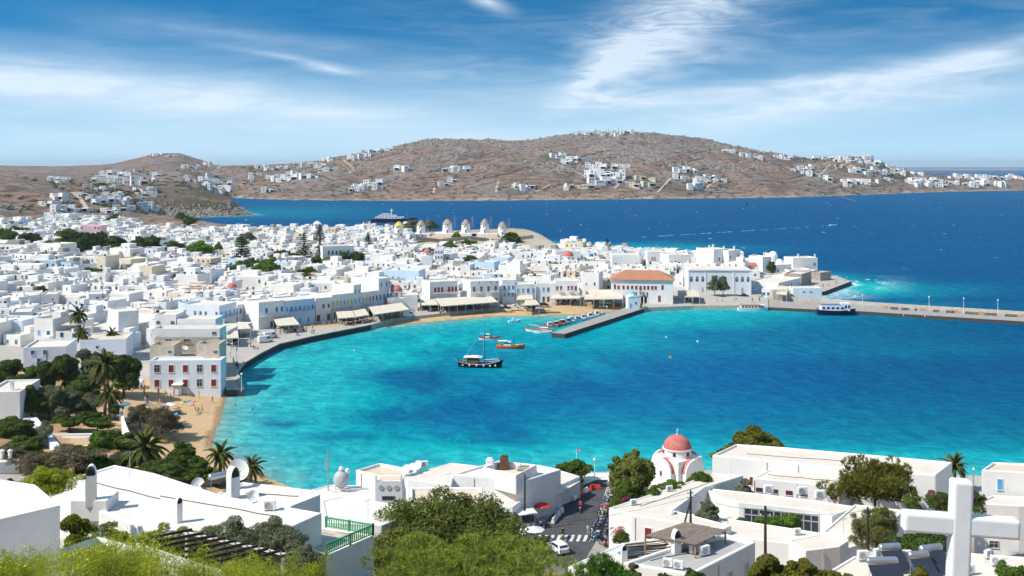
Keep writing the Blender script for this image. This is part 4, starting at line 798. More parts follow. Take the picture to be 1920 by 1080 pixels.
def tree_proto(key, h, wd_, nclump, nleaf, L, W, lm, seed, trunk=.30, flat=.75, jit=.6, shell_=.5, bark=None, lowfrac=.3, spread=1.0, r0=None, tuft=0):
    """meshes (trunk, crown) of a broad tree of total height h and crown width wd_: limbs carry boughs, boughs carry leaf sprays"""
    if key in _tm: return _tm[key]
    r = np.random.default_rng(seed); rr = random.Random(seed); z0 = h*trunk; cl = []; ch = h-z0; nb = max(4, nclump//4); big = []
    ecc = rr.uniform(.8, 1.0); tilt = rr.uniform(0, 6.28)
    for i in range(nb):                                        # boughs
        a = i*2.4+rr.uniform(-.5, .5); q = (.25+.75*math.sqrt((i+.5)/nb))*.60*spread*rr.uniform(.7, 1.05); zf = rr.uniform(.05, 1)*(1-.5*q); s = rr.uniform(.20, .30)
        big.append((math.cos(a)*q*wd_/2, math.sin(a)*q*wd_/2*ecc, z0+ch*(.14+.62*zf), wd_*s))
    big.append((0, 0, z0+ch*.62, wd_*.24)); big.append((rr.uniform(-.1, .1)*wd_, rr.uniform(-.1, .1)*wd_, z0+ch*.42, wd_*.28))
    for (x, y, z, s) in big:
        cl.append((x, y, z, s*.85, s*.85, min(ch*.22, s*.85*flat)))
        for k in range(max(3, nclump//nb)):                    # sprays round each bough
            a = rr.random()*6.283; e = rr.uniform(-.3, 1.2); q = s*rr.uniform(.6, 1.15); t = s*rr.uniform(.22, .48); zz_ = z+math.sin(e)*q*flat
            cl.append((x+math.cos(a)*math.cos(e)*q, y+math.sin(a)*math.cos(e)*q, min(zz_, h-t*flat*.8), t, t, t*flat*rr.uniform(.7, 1.1)))
    if tuft:
        nt = nleaf//tuft; P, d = clump_points(cl, nt, .75, r, -.25); d = d+np.array([0, 0, .55]); d /= np.linalg.norm(d, axis=1)[:, None]; P = np.repeat(P, tuft, 0); d = np.repeat(d, tuft, 0); V, Q = leaves(P, d, L, W, jit, r, 0, d)
    else: P, d = clump_points(cl, nleaf, shell_, r, -.8 if trunk < .1 else -.5); V, Q = leaves(P, d+np.array([0, 0, .35]), L, W, jit, r)
    V[:, 2] = np.maximum(V[:, 2], .03); crown = arrays('crown', V, Q, [lm])
    m = MB(); limbs(m, (0, 0), z0+ch*.40, r0 or max(.10, wd_*.026), [(c[0]*.95, c[1]*.95, c[2]) for c in big], bark or M_bark); _tm[key] = (m.mesh('trunk', True), crown); return _tm[key]
def place_tree(proto, name, label, p, sx=1., sz=1., rz=None, cat='tree', group=None):
    t = empty(name, p, rnd.random()*6.28 if rz is None else rz, label, cat, group); link('trunk' if cat == 'tree' else 'stem', proto[0], t); link('crown' if cat == 'tree' else 'foliage', proto[1], t); t.scale = (sx, sx, sz); return t
def frond_mesh(L=3.2, seed=1, dry=False, lift=1.0, droop=1.0, wd_=.5, n=30):
    r = random.Random(seed); m = MB(); pts = []
    for i in range(9):
        f = i/8; pts.append(Vector((L*f*(.97-.15*f*droop), 0, L*(lift*.55*f-.75*droop*f*f))))
    m.tube(pts, [.03*(1-.85*i/8)+.005 for i in range(9)], M_pbark if dry else L_palm, 4, False); lm = L_palmd if dry else L_palm
    for i in range(n):
        f = .14+.86*i/(n-1); q = f*8; k = min(7, int(q)); p = pts[k].lerp(pts[k+1], q-k); tg = (pts[k+1]-pts[k]).normalized()
        ln = wd_*(math.sin(math.pi*min(1, f*.85+.12))**.6)*L*.33
        for s in (-1, 1):
            dv = (tg*.75+Vector((0, s*.9, -.25-.25*r.random()))).normalized()*ln; w_ = tg*.10
            m.add([p-w_, p+w_, p+dv], [(0, 1, 2)], lm)
    me = m.mesh('frond'); return me
FRON = [frond_mesh(1., 1, lift=1.5, droop=.75), frond_mesh(1., 2, lift=.95, droop=1.05), frond_mesh(1., 3, lift=.35, droop=1.1), frond_mesh(1., 4, True, lift=-.5, droop=.7)]
def palm(label, p, h, fl, nf=34, dry=5, r=.28, lean=(0, 0), group=None, name='palm_tree'):
    t = empty(name, p, 0, label, 'palm', group); m = MB(); n = max(5, int(h/.5)); pts = [(lean[0]*(i/n)**1.6, lean[1]*(i/n)**1.6, -.4+(h+.4)*i/n) for i in range(n+1)]
    m.tube(pts, [r*(1.25 if i == 0 else 1.0+.12*(i % 2))*(1 if i < n-1 else 1.25) for i in range(n+1)], M_pbark, 8); m.build('trunk', t, smooth=False); top = Vector(pts[-1])
    for i in range(nf+dry):
        dr = i >= nf; f = (i+.5)/nf; k = 3 if dr else (0 if f < .35 else 1 if f < .72 else 2); o = link('frond', FRON[k], t, top+Vector((0, 0, rnd.uniform(-.12, .12)-(.2 if dr else 0)))); s = fl*rnd.uniform(.82, 1.1)*(.8 if dr else 1)*(.85 if f < .12 else 1); o.scale = (s, s, s)
        o.rotation_euler = (rnd.uniform(-.2, .2), (-.75 if f < .15 and not dr else rnd.uniform(-.15, .12)), i*2.39996+rnd.uniform(-.2, .2))
    return t
def conifer_proto(key, h, w_, nl, seed, lm=None, tiers=13):
    """tiered Norfolk-Island-type pine"""
    if key in _tm: return _tm[key]
    r = np.random.default_rng(seed); Ps, Ns = [], []; m = MB(); m.tube([(0, 0, -.5), (0, 0, h*.5), (0, 0, h)], [h*.022, h*.014, h*.004], M_bark, 6)
    for i in range(tiers):
        f = i/(tiers-1); z = h*(.12+.84*f); R_ = w_/2*(1-f)**.85+.12; nb = 6
        for b in range(nb):
            a = b*2*math.pi/nb+i*.5+r.normal()*.12; k = max(6, int(nl/tiers/nb*(1-f*.6))); s = r.random(k)**.7; R2 = R_*(.85+.3*r.random())
            Ps.append(np.stack([np.cos(a)*s*R2+r.normal(size=k)*.05*w_*.6, np.sin(a)*s*R2+r.normal(size=k)*.05*w_*.6, z+s*R2*.16+r.normal(size=k)*.018*h*.5], 1)); Ns.append(np.tile([0, 0, 1.], (k, 1)))
            m.tube([(0, 0, z), (math.cos(a)*R2*.9, math.sin(a)*R2*.9, z+R2*.13)], [.05, .02], M_bark, 3, False)
    V, Q = leaves(np.concatenate(Ps), np.concatenate(Ns), h*.045, h*.016, .6, r); _tm[key] = (m.mesh('trunk'), arrays('crown', V, Q, [lm or L_con])); return _tm[key]
TB = [tree_proto('townbroad%d' % i, 8, 9, 24, 6500, .62, .34, [L_dark, L_mid, L_dark][i], 20+i, trunk=.08) for i in range(3)]
TO = tree_proto('townolive', 6, 7, 20, 5200, .5, .22, L_olive, 31, trunk=.12)
TBR = tree_proto('townbright', 6, 6.5, 20, 5200, .5, .3, L_bright, 33, trunk=.08)
TG = tree_proto('gardentree', 6, 6.5, 28, 15000, .36, .20, L_dark, 35, trunk=.13); TGm = tree_proto('gardentree2', 6, 6.5, 28, 15000, .36, .2, L_mid, 36, trunk=.12); TGo = tree_proto('gardenolive', 6, 6.5, 28, 15000, .38, .15, L_olive, 37, trunk=.14); TGd = tree_proto('tamarisk', 6, 8, 32, 11000, .42, .11, L_dry, 38, trunk=.12, shell_=.3); TGb = tree_proto('roundtree', 5, 5, 20, 15000, .28, .18, L_bright, 39, trunk=.2)
TGu = tree_proto('umbrellabush', 3.2, 6, 22, 11000, .3, .18, L_mid, 40, trunk=.22, flat=.5)
NP = conifer_proto('norfolk', 14, 8, 5200, 50); NP2 = conifer_proto('norfolk2', 14, 6.5, 5200, 51, tiers=17)
def T2(kind, x, y, hpx, wpx, label, name='town_tree', z=None, d0=150):
    """tree with its foot at pixel (x,y) on the terrain"""
    p = hit(x, y, d0) if z is None else G(x, y, z); proto, h0, w0 = kind; k = p.y/F; p.z -= .1; TAKEN.append((p.x, p.y, wpx*k*.42)); return place_tree(proto, name, label, p, 1.40*wpx*k/w0, ((1.05*hpx*k+3.4) if name == 'town_tree' else 1.28*hpx*k)/h0)
kd = [(TB[0], 8, 9), (TB[1], 8, 9), (TB[2], 8, 9)]; ko = (TO, 6, 7); kb = (TBR, 6, 6.5); kn = (NP, 14, 8); kn2 = (NP2, 14, 6.5)
for (k, x, y, h_, w_, lab) in [(kd[0], 130, 477, 44, 62, 'largest dark round tree clump in upper left town'), (kd[1], 165, 479, 38, 44, 'dark tree touching right side of largest upper left clump'), (kd[2], 188, 472, 32, 22, 'slim dark tree right of the largest upper left clump'), (kd[0], 217, 477, 29, 46, 'dark tree standing second from largest upper left clump'), (kd[1], 262, 483, 34, 32, 'dark green tree left of pair in front of white terrace'), (kd[2], 287, 482, 34, 30, 'dark green tree right of pair in front of white terrace'),
        (kd[0], 325, 482, 24, 40, 'left tree of the wide green row above white terraces'), (kb, 375, 486, 26, 44, 'brighter right tree of the wide green row above white terraces'), (kd[1], 10, 468, 34, 44, 'dark tree at far left edge of upper town'), (kd[2], 52, 462, 18, 36, 'low dark tree near far left edge of upper town'), (kd[0], 210, 424, 14, 26, 'small dark tree near left hotel terraces'), (kd[1], 355, 428, 17, 24, 'dark tree beside sea inlet at upper left'), (kd[2], 66, 517, 16, 34, 'bushy tree among low roofs at left'), (kd[0], 285, 556, 19, 22, 'round tree before white houses left centre'),
        (kn, 453, 503, 50, 34, 'tiered conifer left of big bright tree'), (kn, 570, 492, 42, 26, 'dark cone-shaped conifer in centre of town'), (kn2, 600, 462, 30, 20, 'thin tiered conifer below conical white roof'), (kn2, 600, 499, 34, 20, 'slender dark conifer right of cone-shaped conifer'), (kn2, 690, 470, 22, 18, 'small tiered conifer left of windmill hill'), (kn, 1139, 487, 27, 20, 'dark cone conifer standing by sea behind right roofs'),
        (kb, 500, 528, 36, 48, 'big bright green tree left of centre'), (kd[1], 470, 512, 20, 30, 'dark tree at foot of tiered conifer'), (kd[2], 527, 499, 22, 36, 'dark tree behind big bright tree'), (kd[0], 552, 500, 18, 28, 'dark low tree left of cone-shaped conifer'), (kd[1], 645, 502, 22, 26, 'left of two dark trees under green-shuttered house'), (kd[2], 668, 502, 22, 24, 'right of two dark trees under green-shuttered house'), (kd[0], 595, 505, 16, 30, 'dark bush tree right below cone-shaped conifer'), (kb, 613, 506, 13, 24, 'small bright tree right of slender conifer'),
        (kd[1], 580, 524, 14, 28, 'spreading dark tree amid roofs below conifers'), (kb, 843, 479, 20, 26, 'bright round tree below windmill terrace'), (kd[1], 876, 468, 12, 24, 'dark shrub tree below windmill car park'), (kd[0], 884, 508, 22, 36, 'round dark tree amid roofs right of centre'), (kd[2], 960, 462, 12, 26, 'dark tree below rightmost windmill'), (ko, 775, 434, 16, 36, 'brownish bush left behind second windmill'), (ko, 806, 434, 15, 32, 'brownish bush right behind second windmill'), (kd[0], 960, 452, 10, 34, 'green scrub patch on slope right of windmills'),
        (ko, 1340, 555, 29, 22, 'left of twin olive-green trees before school'), (ko, 1356, 554, 27, 20, 'right of twin olive-green trees before school'), (kd[1], 758, 513, 8, 14, 'tiny dark bush among centre roofs'), (kd[1], 1447, 512, 12, 20, 'small tree between cream point house and lump church'), (kd[0], 430, 520, 12, 18, 'dark tree foot left of tiered conifer'), (kd[1], 190, 352, 5, 26, 'dark hedge near left hotel'), (kd[0], 340, 412, 9, 20, 'dark bush beside inlet houses')]:
    T2(k, x, y, h_, w_, lab)
rt = random.Random(5)
for i in range(26):
    x, y = rt.uniform(20, 1080), rt.uniform(440, 575); y = min(y, 575-abs(x-250)*.05 if x < 450 else 540-(x-450)*.04)
    T2(rt.choice(kd+[kb, ko]), x, y, rt.uniform(10, 18), rt.uniform(14, 30), 'small green tree peeping between white houses, %s of the scattered ones from left' % i)['px'] = x
fill = sorted([o for o in scn.objects if 'px' in o.keys()], key=lambda o: o['px']); WORD = ['first', 'second', 'third', 'fourth', 'fifth', 'sixth', 'seventh', 'eighth', 'ninth', 'tenth', 'eleventh', 'twelfth', 'thirteenth', 'fourteenth', 'fifteenth', 'sixteenth', 'seventeenth', 'eighteenth', 'nineteenth', 'twentieth', 'twenty-first', 'twenty-second', 'twenty-third', 'twenty-fourth', 'twenty-fifth', 'twenty-sixth']
for i, o in enumerate(fill): o['label'] = 'small tree peeping between white houses, %s such tree counted from left' % WORD[i]; del o['px']
palm('tallest town palm, upper of the two before white cube house', G(147, 648, 4), 9.0, 3.6, 36, 8); palm('lower palm directly beneath the tallest town palm', G(152, 668, 3.6), 6.5, 3.3, 32, 8); palm('town palm rising behind low tan-roofed house', G(210, 662, 3), 5.3, 3.2, 30, 4)
palm('lone slim palm in mid town left of small red dome', hit(776, 491), 5.2, 2.4, 20, 3, .2)
# garden at left
kg = dict(d=(TG, 6, 6.5), m=(TGm, 6, 6.5), o=(TGo, 6, 6.5), t=(TGd, 6, 8), r=(TGb, 5, 5), u=(TGu, 3.2, 6))
for (k, x, y, h_, w_, lab) in [('o', 185, 742, 72, 66, 'large olive-green tree behind garden palm'), ('d', 232, 745, 76, 62, 'large dark tree right behind garden palm'), ('d', 10, 732, 54, 56, 'dark tree at left edge beside parked cars'), ('d', 82, 742, 62, 42, 'tall dark tree before blue-shuttered corner house'), ('d', 122, 742, 74, 46, 'tall dark tree right of blue-shuttered corner house'), ('r', 60, 716, 28, 28, 'small bright green tree by blue balcony house'),
        ('m', 60, 786, 54, 50, 'green garden tree beside white villa at left'), ('o', 92, 785, 50, 40, 'grey-green garden tree with bare branches'), ('o', 130, 786, 52, 56, 'wide olive tree in middle of garden'), ('o', 165, 784, 36, 46, 'spreading grey-green tree near garden palm foot'), ('u', 131, 810, 24, 50, 'low umbrella-shaped bush left on garden soil'), ('u', 183, 810, 22, 46, 'low umbrella-shaped bush right on garden soil'), ('u', 165, 795, 20, 46, 'flat-topped bush behind the umbrella bushes'), ('r', 216, 786, 27, 26, 'small clipped round tree beside white garden wall'), ('r', 190, 860, 48, 46, 'bright green ball-shaped tree in front of garden wall'),
        ('d', 28, 835, 46, 66, 'dark spreading tree at left below white villa'), ('o', 78, 838, 38, 36, 'small grey olive tree beside blue-white passage'), ('t', 262, 806, 44, 44, 'feathery brown-green tamarisk left beside beach'), ('t', 305, 822, 52, 70, 'largest feathery tamarisk beside beach'), ('m', 35, 864, 38, 76, 'light green shrub tree in lower left'), ('t', 120, 895, 52, 100, 'dry brown shrub thicket before white roof left'), ('t', 60, 905, 50, 50, 'dry shrub by bottom-left chimneys'), ('m', 175, 893, 44, 60, 'green shrub behind tall chimney'), ('d', 300, 905, 40, 74, 'dark low tree behind flat white roof'), ('m', 340, 885, 46, 56, 'bushy green tree left of second beach palm'), ('m', 365, 905, 40, 60, 'green shrub under second beach palm'), ('d', 240, 882, 26, 50, 'dark shrub beside big beach palm'), ('r', 405, 912, 26, 44, 'green shrub beside satellite dishes'), ('d', 40, 745, 40, 50, 'dark tree between white villa and parked cars'), ('m', 150, 752, 40, 50, 'green tree left of garden palm trunk'), ('o', 105, 768, 40, 60, 'olive tree at back of garden'), ('m', 20, 815, 30, 60, 'green tree at left edge above dark spreading tree'), ('d', 205, 838, 30, 40, 'dark bush by white garden wall end'), ('m', 240, 850, 34, 50, 'green bush left of big beach palm'), ('t', 20, 880, 40, 60, 'dry bush behind corner house chimneys'), ('d', 140, 868, 30, 60, 'dark bush below ball-shaped tree'), ('m', 325, 915, 40, 60, 'bush between big palm and dishes'), ('m', 445, 905, 24, 40, 'bush right of second beach palm')]:
    T2(kg[k], x, y, h_, w_, lab, 'garden_tree')
palm('garden palm with huge brown-green fan crown', G(197, 786, 3.2), 11.0, 4.6, 46, 14, .34); palm('smaller dry garden palm under huge fan crown', G(206, 795, 3.2), 6.2, 3.6, 26, 18, .3)
palm('big dense palm standing behind white roof near beach', G(272, 893, 3), 4.6, 4.7, 52, 6, .42); palm('second beach palm with tall trunk left of satellite dish', G(413, 893, 2.4), 3.6, 3.4, 36, 5, .3); palm('third beach palm behind large satellite dish', G(470, 907, 2.2), 2.8, 3.0, 34, 4, .3)
palm('fan palm behind right hotel wing', G(1790, 925, 3), 4.6, 2.9, 32, 3, .25)
# flowering shrubs
TF = tree_proto('oleander', 3, 3.4, 10, 6000, .26, .1, L_mid, 60, trunk=.1); 
def flowers(t, key, n, w_, h, lm, seed, size=.16):
    if key not in _tm:
        r = np.random.default_rng(seed); P, d = clump_points([(r.uniform(-.36, .36)*w_, r.uniform(-.36, .36)*w_, h*r.uniform(.35, .85), w_*.2, w_*.2, h*.16) for _ in range(9)], n, .6, r, -.2); V, Q = leaves(P, d, size, size*.8, .5, r); _tm[key] = arrays('blossom', V, Q, [lm])
    return link('blossom', _tm[key], t)
for (x, y, h_, w_, lab, k) in [(285, 640, 36, 30, 'magenta bougainvillea over shaded lane', L_mag), (310, 900, 24, 40, 'pink oleander between dishes and big palm', L_flow), (355, 893, 22, 40, 'pink oleander below second beach palm', L_flow), (205, 880, 16, 26, 'pink oleander right of tall chimney', L_flow), (98, 508, 10, 26, 'red-flowered shrub on roof in upper town', L_mag)]:
    p = hit(x, y, 100); t = place_tree(TF, 'flowering_shrub', lab, p, w_*p.y/F/3.4, h_*p.y/F/3, cat='shrub'); flowers(t, 'fl'+k.name, 420, 3.0, 3, k, 61)

# ------------------------------------------------------------------ windmills
def windmill(label, x, ytop, ybase, wpx, cap=None, sails=True, d=668, az=0.0):
    k = d/F; p = D(x, ybase, d); t = empty('windmill', p, 0, label, 'windmill'); r = wpx*k/2; h = (ybase-ytop)*k; hb = h*.64
    m = MB(); m.lathe([(r*1.0, -4), (r, 0), (r*.9, hb), (r*.0+.01, hb)], M_white, n=24); m.build('tower', t, smooth=False)
    c = MB(); c.lathe([(r*1.06, hb-.1), (r*.98, hb+.15), (r*.35, h*.94), (.05, h)], cap or M_thatch, n=20); c.build('thatched_cap', t, smooth=True)
    for (a, z_) in ((-1.9, hb*.62), (-1.2, hb*.35), (-1.5, hb*.75)): opening(t, 'glass', 'n', r*.95*math.cos(a), r*.95*math.sin(a), z_, .6, .8, a+math.pi/2)
    opening(t, 'door', 'n', 0, -r, 0, 1.0, 2.0)
    if sails:
        w_ = empty('sail_wheel', (0, 0, hb+.9)); w_.parent = t; ax = Vector((.95, -.30, .05)).normalized(); c0 = ax*(r*1.5); s = MB(); u = Vector((-ax.y, ax.x, 0)).normalized(); v = Vector((0, 0, 1)); RL = 4.6
        s.tube([(0, 0, 0), c0*1.7], .13, M_brn, 5); s.build('axle', w_)
        for q in range(12):
            a = q*math.pi/6; e = c0+(u*math.cos(a)+v*math.sin(a))*RL; s = MB(); s.tube([c0, e], [.06, .035], M_galv, 4); s.build('spoke', w_)
        s = MB(); s.tube([c0+(u*math.cos(a)+v*math.sin(a))*RL*.98 for a in [i*math.pi/6 for i in range(13)]], .014, M_galv, 3, False); s.build('rim_rope', w_)
        # keep two levels: wheel pieces hang on the mill itself
        for o in list(w_.children): o.parent = t; o.location = w_.location
        bpy.data.objects.remove(w_)
    TAKEN.append((p.x, p.y, r+3)); LM.append((label, x, ybase)); return t
windmill('windmill with golden-orange cap and scaffolding, leftmost of the row', 748, 415, 436, 18, M_yel, False)
windmill('white windmill with dark grey thatch, second from left', 789.5, 412.5, 437, 17)
windmill('largest white windmill on pale terrace, third from left', 839, 410, 436, 19)
windmill('white windmill with brown thatch, fourth from left', 873.5, 411, 436, 17.5)
windmill('white windmill on round base, fifth from left', 909, 410, 436, 16.5)
windmill('lowest and rightmost white windmill of the row', 942, 415, 440, 17)
t = windmill('white tower with pointed white conical roof far left of windmills', 595, 414, 430, 17, M_roofw, False, 700)
m = MB()
for (x, y, w_, d_) in [(839, 437.2, 60, 12), (873, 437, 52, 12), (909, 437.5, 60, 12), (945, 441, 40, 9), (790, 438.5, 40, 9)]: p = D(x, y, 664); m.box((p.x, p.y+2, p.z-4), (w_*.35*.8, d_, 4.1), M_white)
tag(m.build('mill_terrace'), 'low white terrace walls under the windmills', kind='structure')
m = MB()
for a, b in [((825, 455), (880, 449)), ((880, 449), (930, 456)), ((930, 456), (1000, 447)), ((780, 450), (825, 455))]: m.beam(D(*a, 628), D(*b, 634), .8, 2.2, M_stone)
tag(m.build('retaining_wall'), 'dark stone retaining wall below windmill terrace', 'wall')
T_('mill_cafe', 'house', 'low white house with blue shutters beneath second windmill', 768, 447, 800, 446, 11, 7, 7, [(.8, 1.2, .9, 'b.b.b.')])

# ------------------------------------------------------------------ town fill
CO = {}
def clear(x, y, r):
    for dx in (-1, 0, 1):
        for dy in (-1, 0, 1):
            for (a, b, c) in CO.get((int(x//16)+dx, int(y//16)+dy), ()):
                if (a-x)**2+(b-y)**2 < (c+r)**2: return False
    return True
for a in TAKEN: CO.setdefault((int(a[0]//16), int(a[1]//16)), []).append(a)
NEAR = np.array([(-200, 292), (0, 292), (130, 290), (270, 284), (300, 300), (420, 312), (480, 352), (600, 372), (700, 398), (790, 405), (930, 418), (1000, 424), (1140, 424), (1150, 436), (1285, 440), (1300, 458), (1412, 462), (1420, 436), (1484, 436), (1486, 900)], float)
cand = []
rowy = 286.0
while rowy < 800:
    x = -.66*rowy; rowh = rnd.uniform(8.2, 10.5)
    while x < 150:
        w_ = rnd.choice([4, 4.5, 5.5, 6, 7, 8, 10, 13, 16]) if rowy < 520 else rnd.choice([5.5, 6.5, 8, 9, 11]); gap = rnd.choice([0., .2, .4, .8, 1.6, 2.4])
        cx, cy = x+w_/2, rowy+rnd.uniform(-1.8, 1.8); px = HX+F*cx/cy; x += w_+gap
        if px < -60 or px > 1484 or cy < np.interp(px, NEAR[:, 0], NEAR[:, 1]): continue
        cand.append((cx, cy, w_, rowh, px))
    rowy += rowh*.86
cand = [c for c in cand if clear(c[0], c[1], 2.2)]
CA = np.array([(c[0], c[1]) for c in cand]); HH = height(CA[:, 0], CA[:, 1]); DD = polydist(CA[:, 0], CA[:, 1], LAND, True)
B2 = np.minimum(polydist(CA[:, 0], CA[:, 1], BEACH1), polydist(CA[:, 0], CA[:, 1], BEACH2))
sel = []
for c, h, d, b in zip(cand, HH, DD, B2):
    px = c[4]
    if d < 9 or h < .8 or b < 14: continue
    if 770 < px < 1060 and c[1] > 600-.0*px: continue
    if px < 90 and c[1] > 720: continue
    if c[1] > 735 and px > 260: continue
    if rnd.random() < .05: continue
    sel.append((*c, h))
sel.sort(key=lambda c: c[1])
WALLS = [M_white]*12+[M_white2]*5+[M_white3]*2+[M_pale, M_cream]*1; ROOFS = [M_roof]*6+[M_roofw]*5+[M_rooft, M_roofg, M_conc]
WN = {M_white: 'white', M_white2: 'warm white', M_white3: 'bluish white', M_pale: 'pale blue', M_cream: 'cream'}
for x in [('tallest town palm', 147, 590), ('bougainvillea lane', 285, 635), ('dark cone-shaped conifer', 570, 480), ('big bright green tree', 500, 510), ('green-shuttered house', 635, 475), ('largest upper left tree clump', 140, 460), ('conical white roof', 595, 424), ('long awning of the beach restaurants', 860, 565), ('pale blue corner house', 428, 590), ('seaside cone conifer', 1139, 475), ('round dark tree right of centre', 884, 497), ('tiered conifer', 453, 480), ('row of tiny windows house', 50, 565), ('wide green tree row', 350, 475), ('left pair of dark trees', 275, 470), ('waterfront yellow doors', 642, 570)]: LM.append(x)
LMP = np.array([(a, b) for _, a, b in LM if True], float); rank = {}; ORD = ['nearest', 'second', 'third', 'fourth', 'fifth', 'sixth', 'seventh', 'eighth', 'ninth', 'tenth', 'eleventh', 'twelfth', 'thirteenth', 'fourteenth', 'fifteenth', 'sixteenth', 'seventeenth', 'eighteenth', 'nineteenth', 'twentieth']
ORD += ['%s-%s' % (a, b) for a in ('twenty', 'thirty', 'forty', 'fifty', 'sixty') for b in ('first', 'second', 'third', 'fourth', 'fifth', 'sixth', 'seventh', 'eighth', 'ninth', 'last')]
LMX = [l for l in LM if 'windmill' not in l[0]]
def locate(px, py, key):
    """nearest landmark and side, then rank among its like"""
    best = min(LMX, key=lambda l: abs(l[1]-px)+2.2*abs(l[2]-py)); dx, dy = px-best[1], 2.2*(py-best[2]); side = ('left of' if dx < 0 else 'right of') if abs(dx) > abs(dy) else ('above' if dy < 0 else 'below'); return best[0], side, abs(dx)+abs(dy)
def pick(): return rnd.choice('bbbkkrnndddgGt')
things, stuffv = [], MB()
PENDING = []
def fill_house(i, c, detailed):
    cx, cy, w_, dp, px, h0 = c; two = rnd.random() < (.50 if cy < 420 else .30 if cy < 560 else .06); h = rnd.uniform(5.2, 6.8) if two else rnd.uniform(2.8, 4.5); h += 2.8*(two and cy < 520 and rnd.random() < .12); rz = rnd.gauss(-.20 if px > 500 else -.25, .11)
    wall, roof, col = rnd.choice(WALLS), rnd.choice(ROOFS), pick(); z = h0-.2; px_, py_ = px, HY+F*(CAMZ-z-h*.6)/cy; ph = rnd.choice([.12, .25, .4, .6]); extra = rnd.random(); nw = max(1, int(w_/2.6))
    front, side = [], []
    for fl in ([0, 1] if two else [0]):
        for k in range(nw):
            q = rnd.random()
            if q < .28: continue
            x = w_*(k+.5)/nw
            if fl == 0 and q > .82: front.append(('door', x, .05, .85, 2.0))
            else: front.append(('shut' if rnd.random() < .6 and col not in 'gdt' else 'glass', x, fl*3.0+1.05, rnd.choice([.65, .8, .9]), rnd.choice([.9, 1.1, 1.3])))
        if rnd.random() < .6: side.append((dp*rnd.uniform(.25, .75), fl*3+1.1, .7, 1.0))
    a = Vector((cx, cy, z))-Vector((math.cos(rz)*w_/2, math.sin(rz)*w_/2, 0))-Vector((-math.sin(rz), math.cos(rz), 0))*dp/2
    if detailed:
        t = empty('town_house', a, rz); t['group'] = 'whitewashed houses of the old town'; t['category'] = 'house'; shell(t, w_, dp, h, wall, roof, ph, .25, bevel=.10)
        if rnd.random() < .42:
            ew, ed, eh = w_*rnd.uniform(.3, .6), rnd.uniform(1.2, 2.6), h*rnd.uniform(.4, .75); ex = rnd.choice([0, w_-ew]); m = MB(); m.box((ex+ew/2, -ed/2+.02, -2), (ew, ed, eh+2), wall); m.build('extension', t, bevel=.08); front = [f for f in front if not (ex-.3 < f[1] < ex+ew+.3 and f[2] < eh)]; opening(t, 'glass', col, ex+ew/2, -ed+.02, max(.3, eh-2.2), .7, min(1.1, eh*.35))
        if rnd.random() < .14:
            m = MB(); n_ = 9; sgn = rnd.choice([-1, 1]); [m.box((w_*.5+sgn*(k-n_/2)*.32, -.5, -.5), (.34, .9, .5+(k+1)*.3), M_white) for k in range(n_)]; m.build('outside_stair', t)
        for kind, x, zz_, ww, wh in front: opening(t, kind, col, x, 0, zz_, ww, wh)
        for y, zz_, ww, wh in side: opening(t, 'glass', 'd', 0, y, zz_, ww, wh, -math.pi/2)
        if rnd.random() < .35: opening(t, 'glass', col, w_, dp*.5, 1.2, .8, 1.1, math.pi/2)
        what = ''
        if extra < .30: link('chimney', CHIM, t, (w_*rnd.uniform(.15, .85), dp*rnd.uniform(.2, .8), h-ph)); what = 'chimney'
        elif extra < .55:
            m = MB(); bw, bd, bh = w_*rnd.uniform(.3, .5), dp*rnd.uniform(.3, .5), rnd.uniform(1.8, 2.5); m.box((w_*rnd.uniform(.3, .7), dp*.65, h-ph), (bw, bd, bh), M_white); m.build('roof_room', t); what = 'roof room'
        elif extra < .70:
            m = MB(); m.box((w_*.4, dp*.5, h-ph), (1.6, 1.0, .9), M_plastg); m.build('roof_unit', t); m = MB(); m.box((w_*.75, dp*.35, h-ph), (.8, .5, .7), M_plast); m.build('roof_unit', t); what = 'rooftop units'
        elif extra < .78:
            m = MB(); m.box((w_*.5, dp*.35, h-ph+1.9), (w_*.7, dp*.5, .1), rnd.choice([M_awn, M_thatch, M_wood])); [m.box((w_*.5+sx*w_*.33, dp*.35+sy*dp*.23, h-ph), (.1, .1, 1.9), M_wood) for sx in (-1, 1) for sy in (-1, 1)]; m.build('pergola', t); what = 'roof pergola'
        if rnd.random() < .75:
            m = MB()
            for k in range(rnd.randint(1, 4)): q = rnd.uniform(.3, 1.0); m.box((w_*rnd.uniform(.12, .88), dp*rnd.uniform(.12, .88), h-ph), (q, rnd.uniform(.3, .9), rnd.uniform(.3, 1.1)), rnd.choice([M_plastg, M_brn, M_conc, M_plast, M_terra, M_blue2, M_black, M_galv]), rnd.random())
            m.build('roof_clutter', t)['kind'] = 'stuff'
        lm_, sd_, dist = locate(px_, py_, i); PENDING.append((lm_, sd_, dist, t, ('two-storey' if two else 'low'), WN[wall], (CNAME[col] if front else None), what))
    else:
        m = stuffv; cs, sn = math.cos(rz), math.sin(rz); TT = lambda x, y, zz_: (a.x+x*cs-y*sn, a.y+x*sn+y*cs, z+zz_); zr = h-ph; tt = .25
        o_ = [(0, 0), (w_, 0), (w_, dp), (0, dp)]; i_ = [(tt, tt), (w_-tt, tt), (w_-tt, dp-tt), (tt, dp-tt)]
        vs_ = [TT(*p, -2) for p in o_]+[TT(*p, h) for p in o_]+[TT(*p, h) for p in i_]+[TT(*p, zr) for p in i_]
        m.add(vs_, [(k*4+j, k*4+(j+1) % 4, (k+1)*4+(j+1) % 4, (k+1)*4+j) for k in range(3) for j in range(4)], wall); m.add(vs_[12:], [(0, 1, 2, 3)], roof)
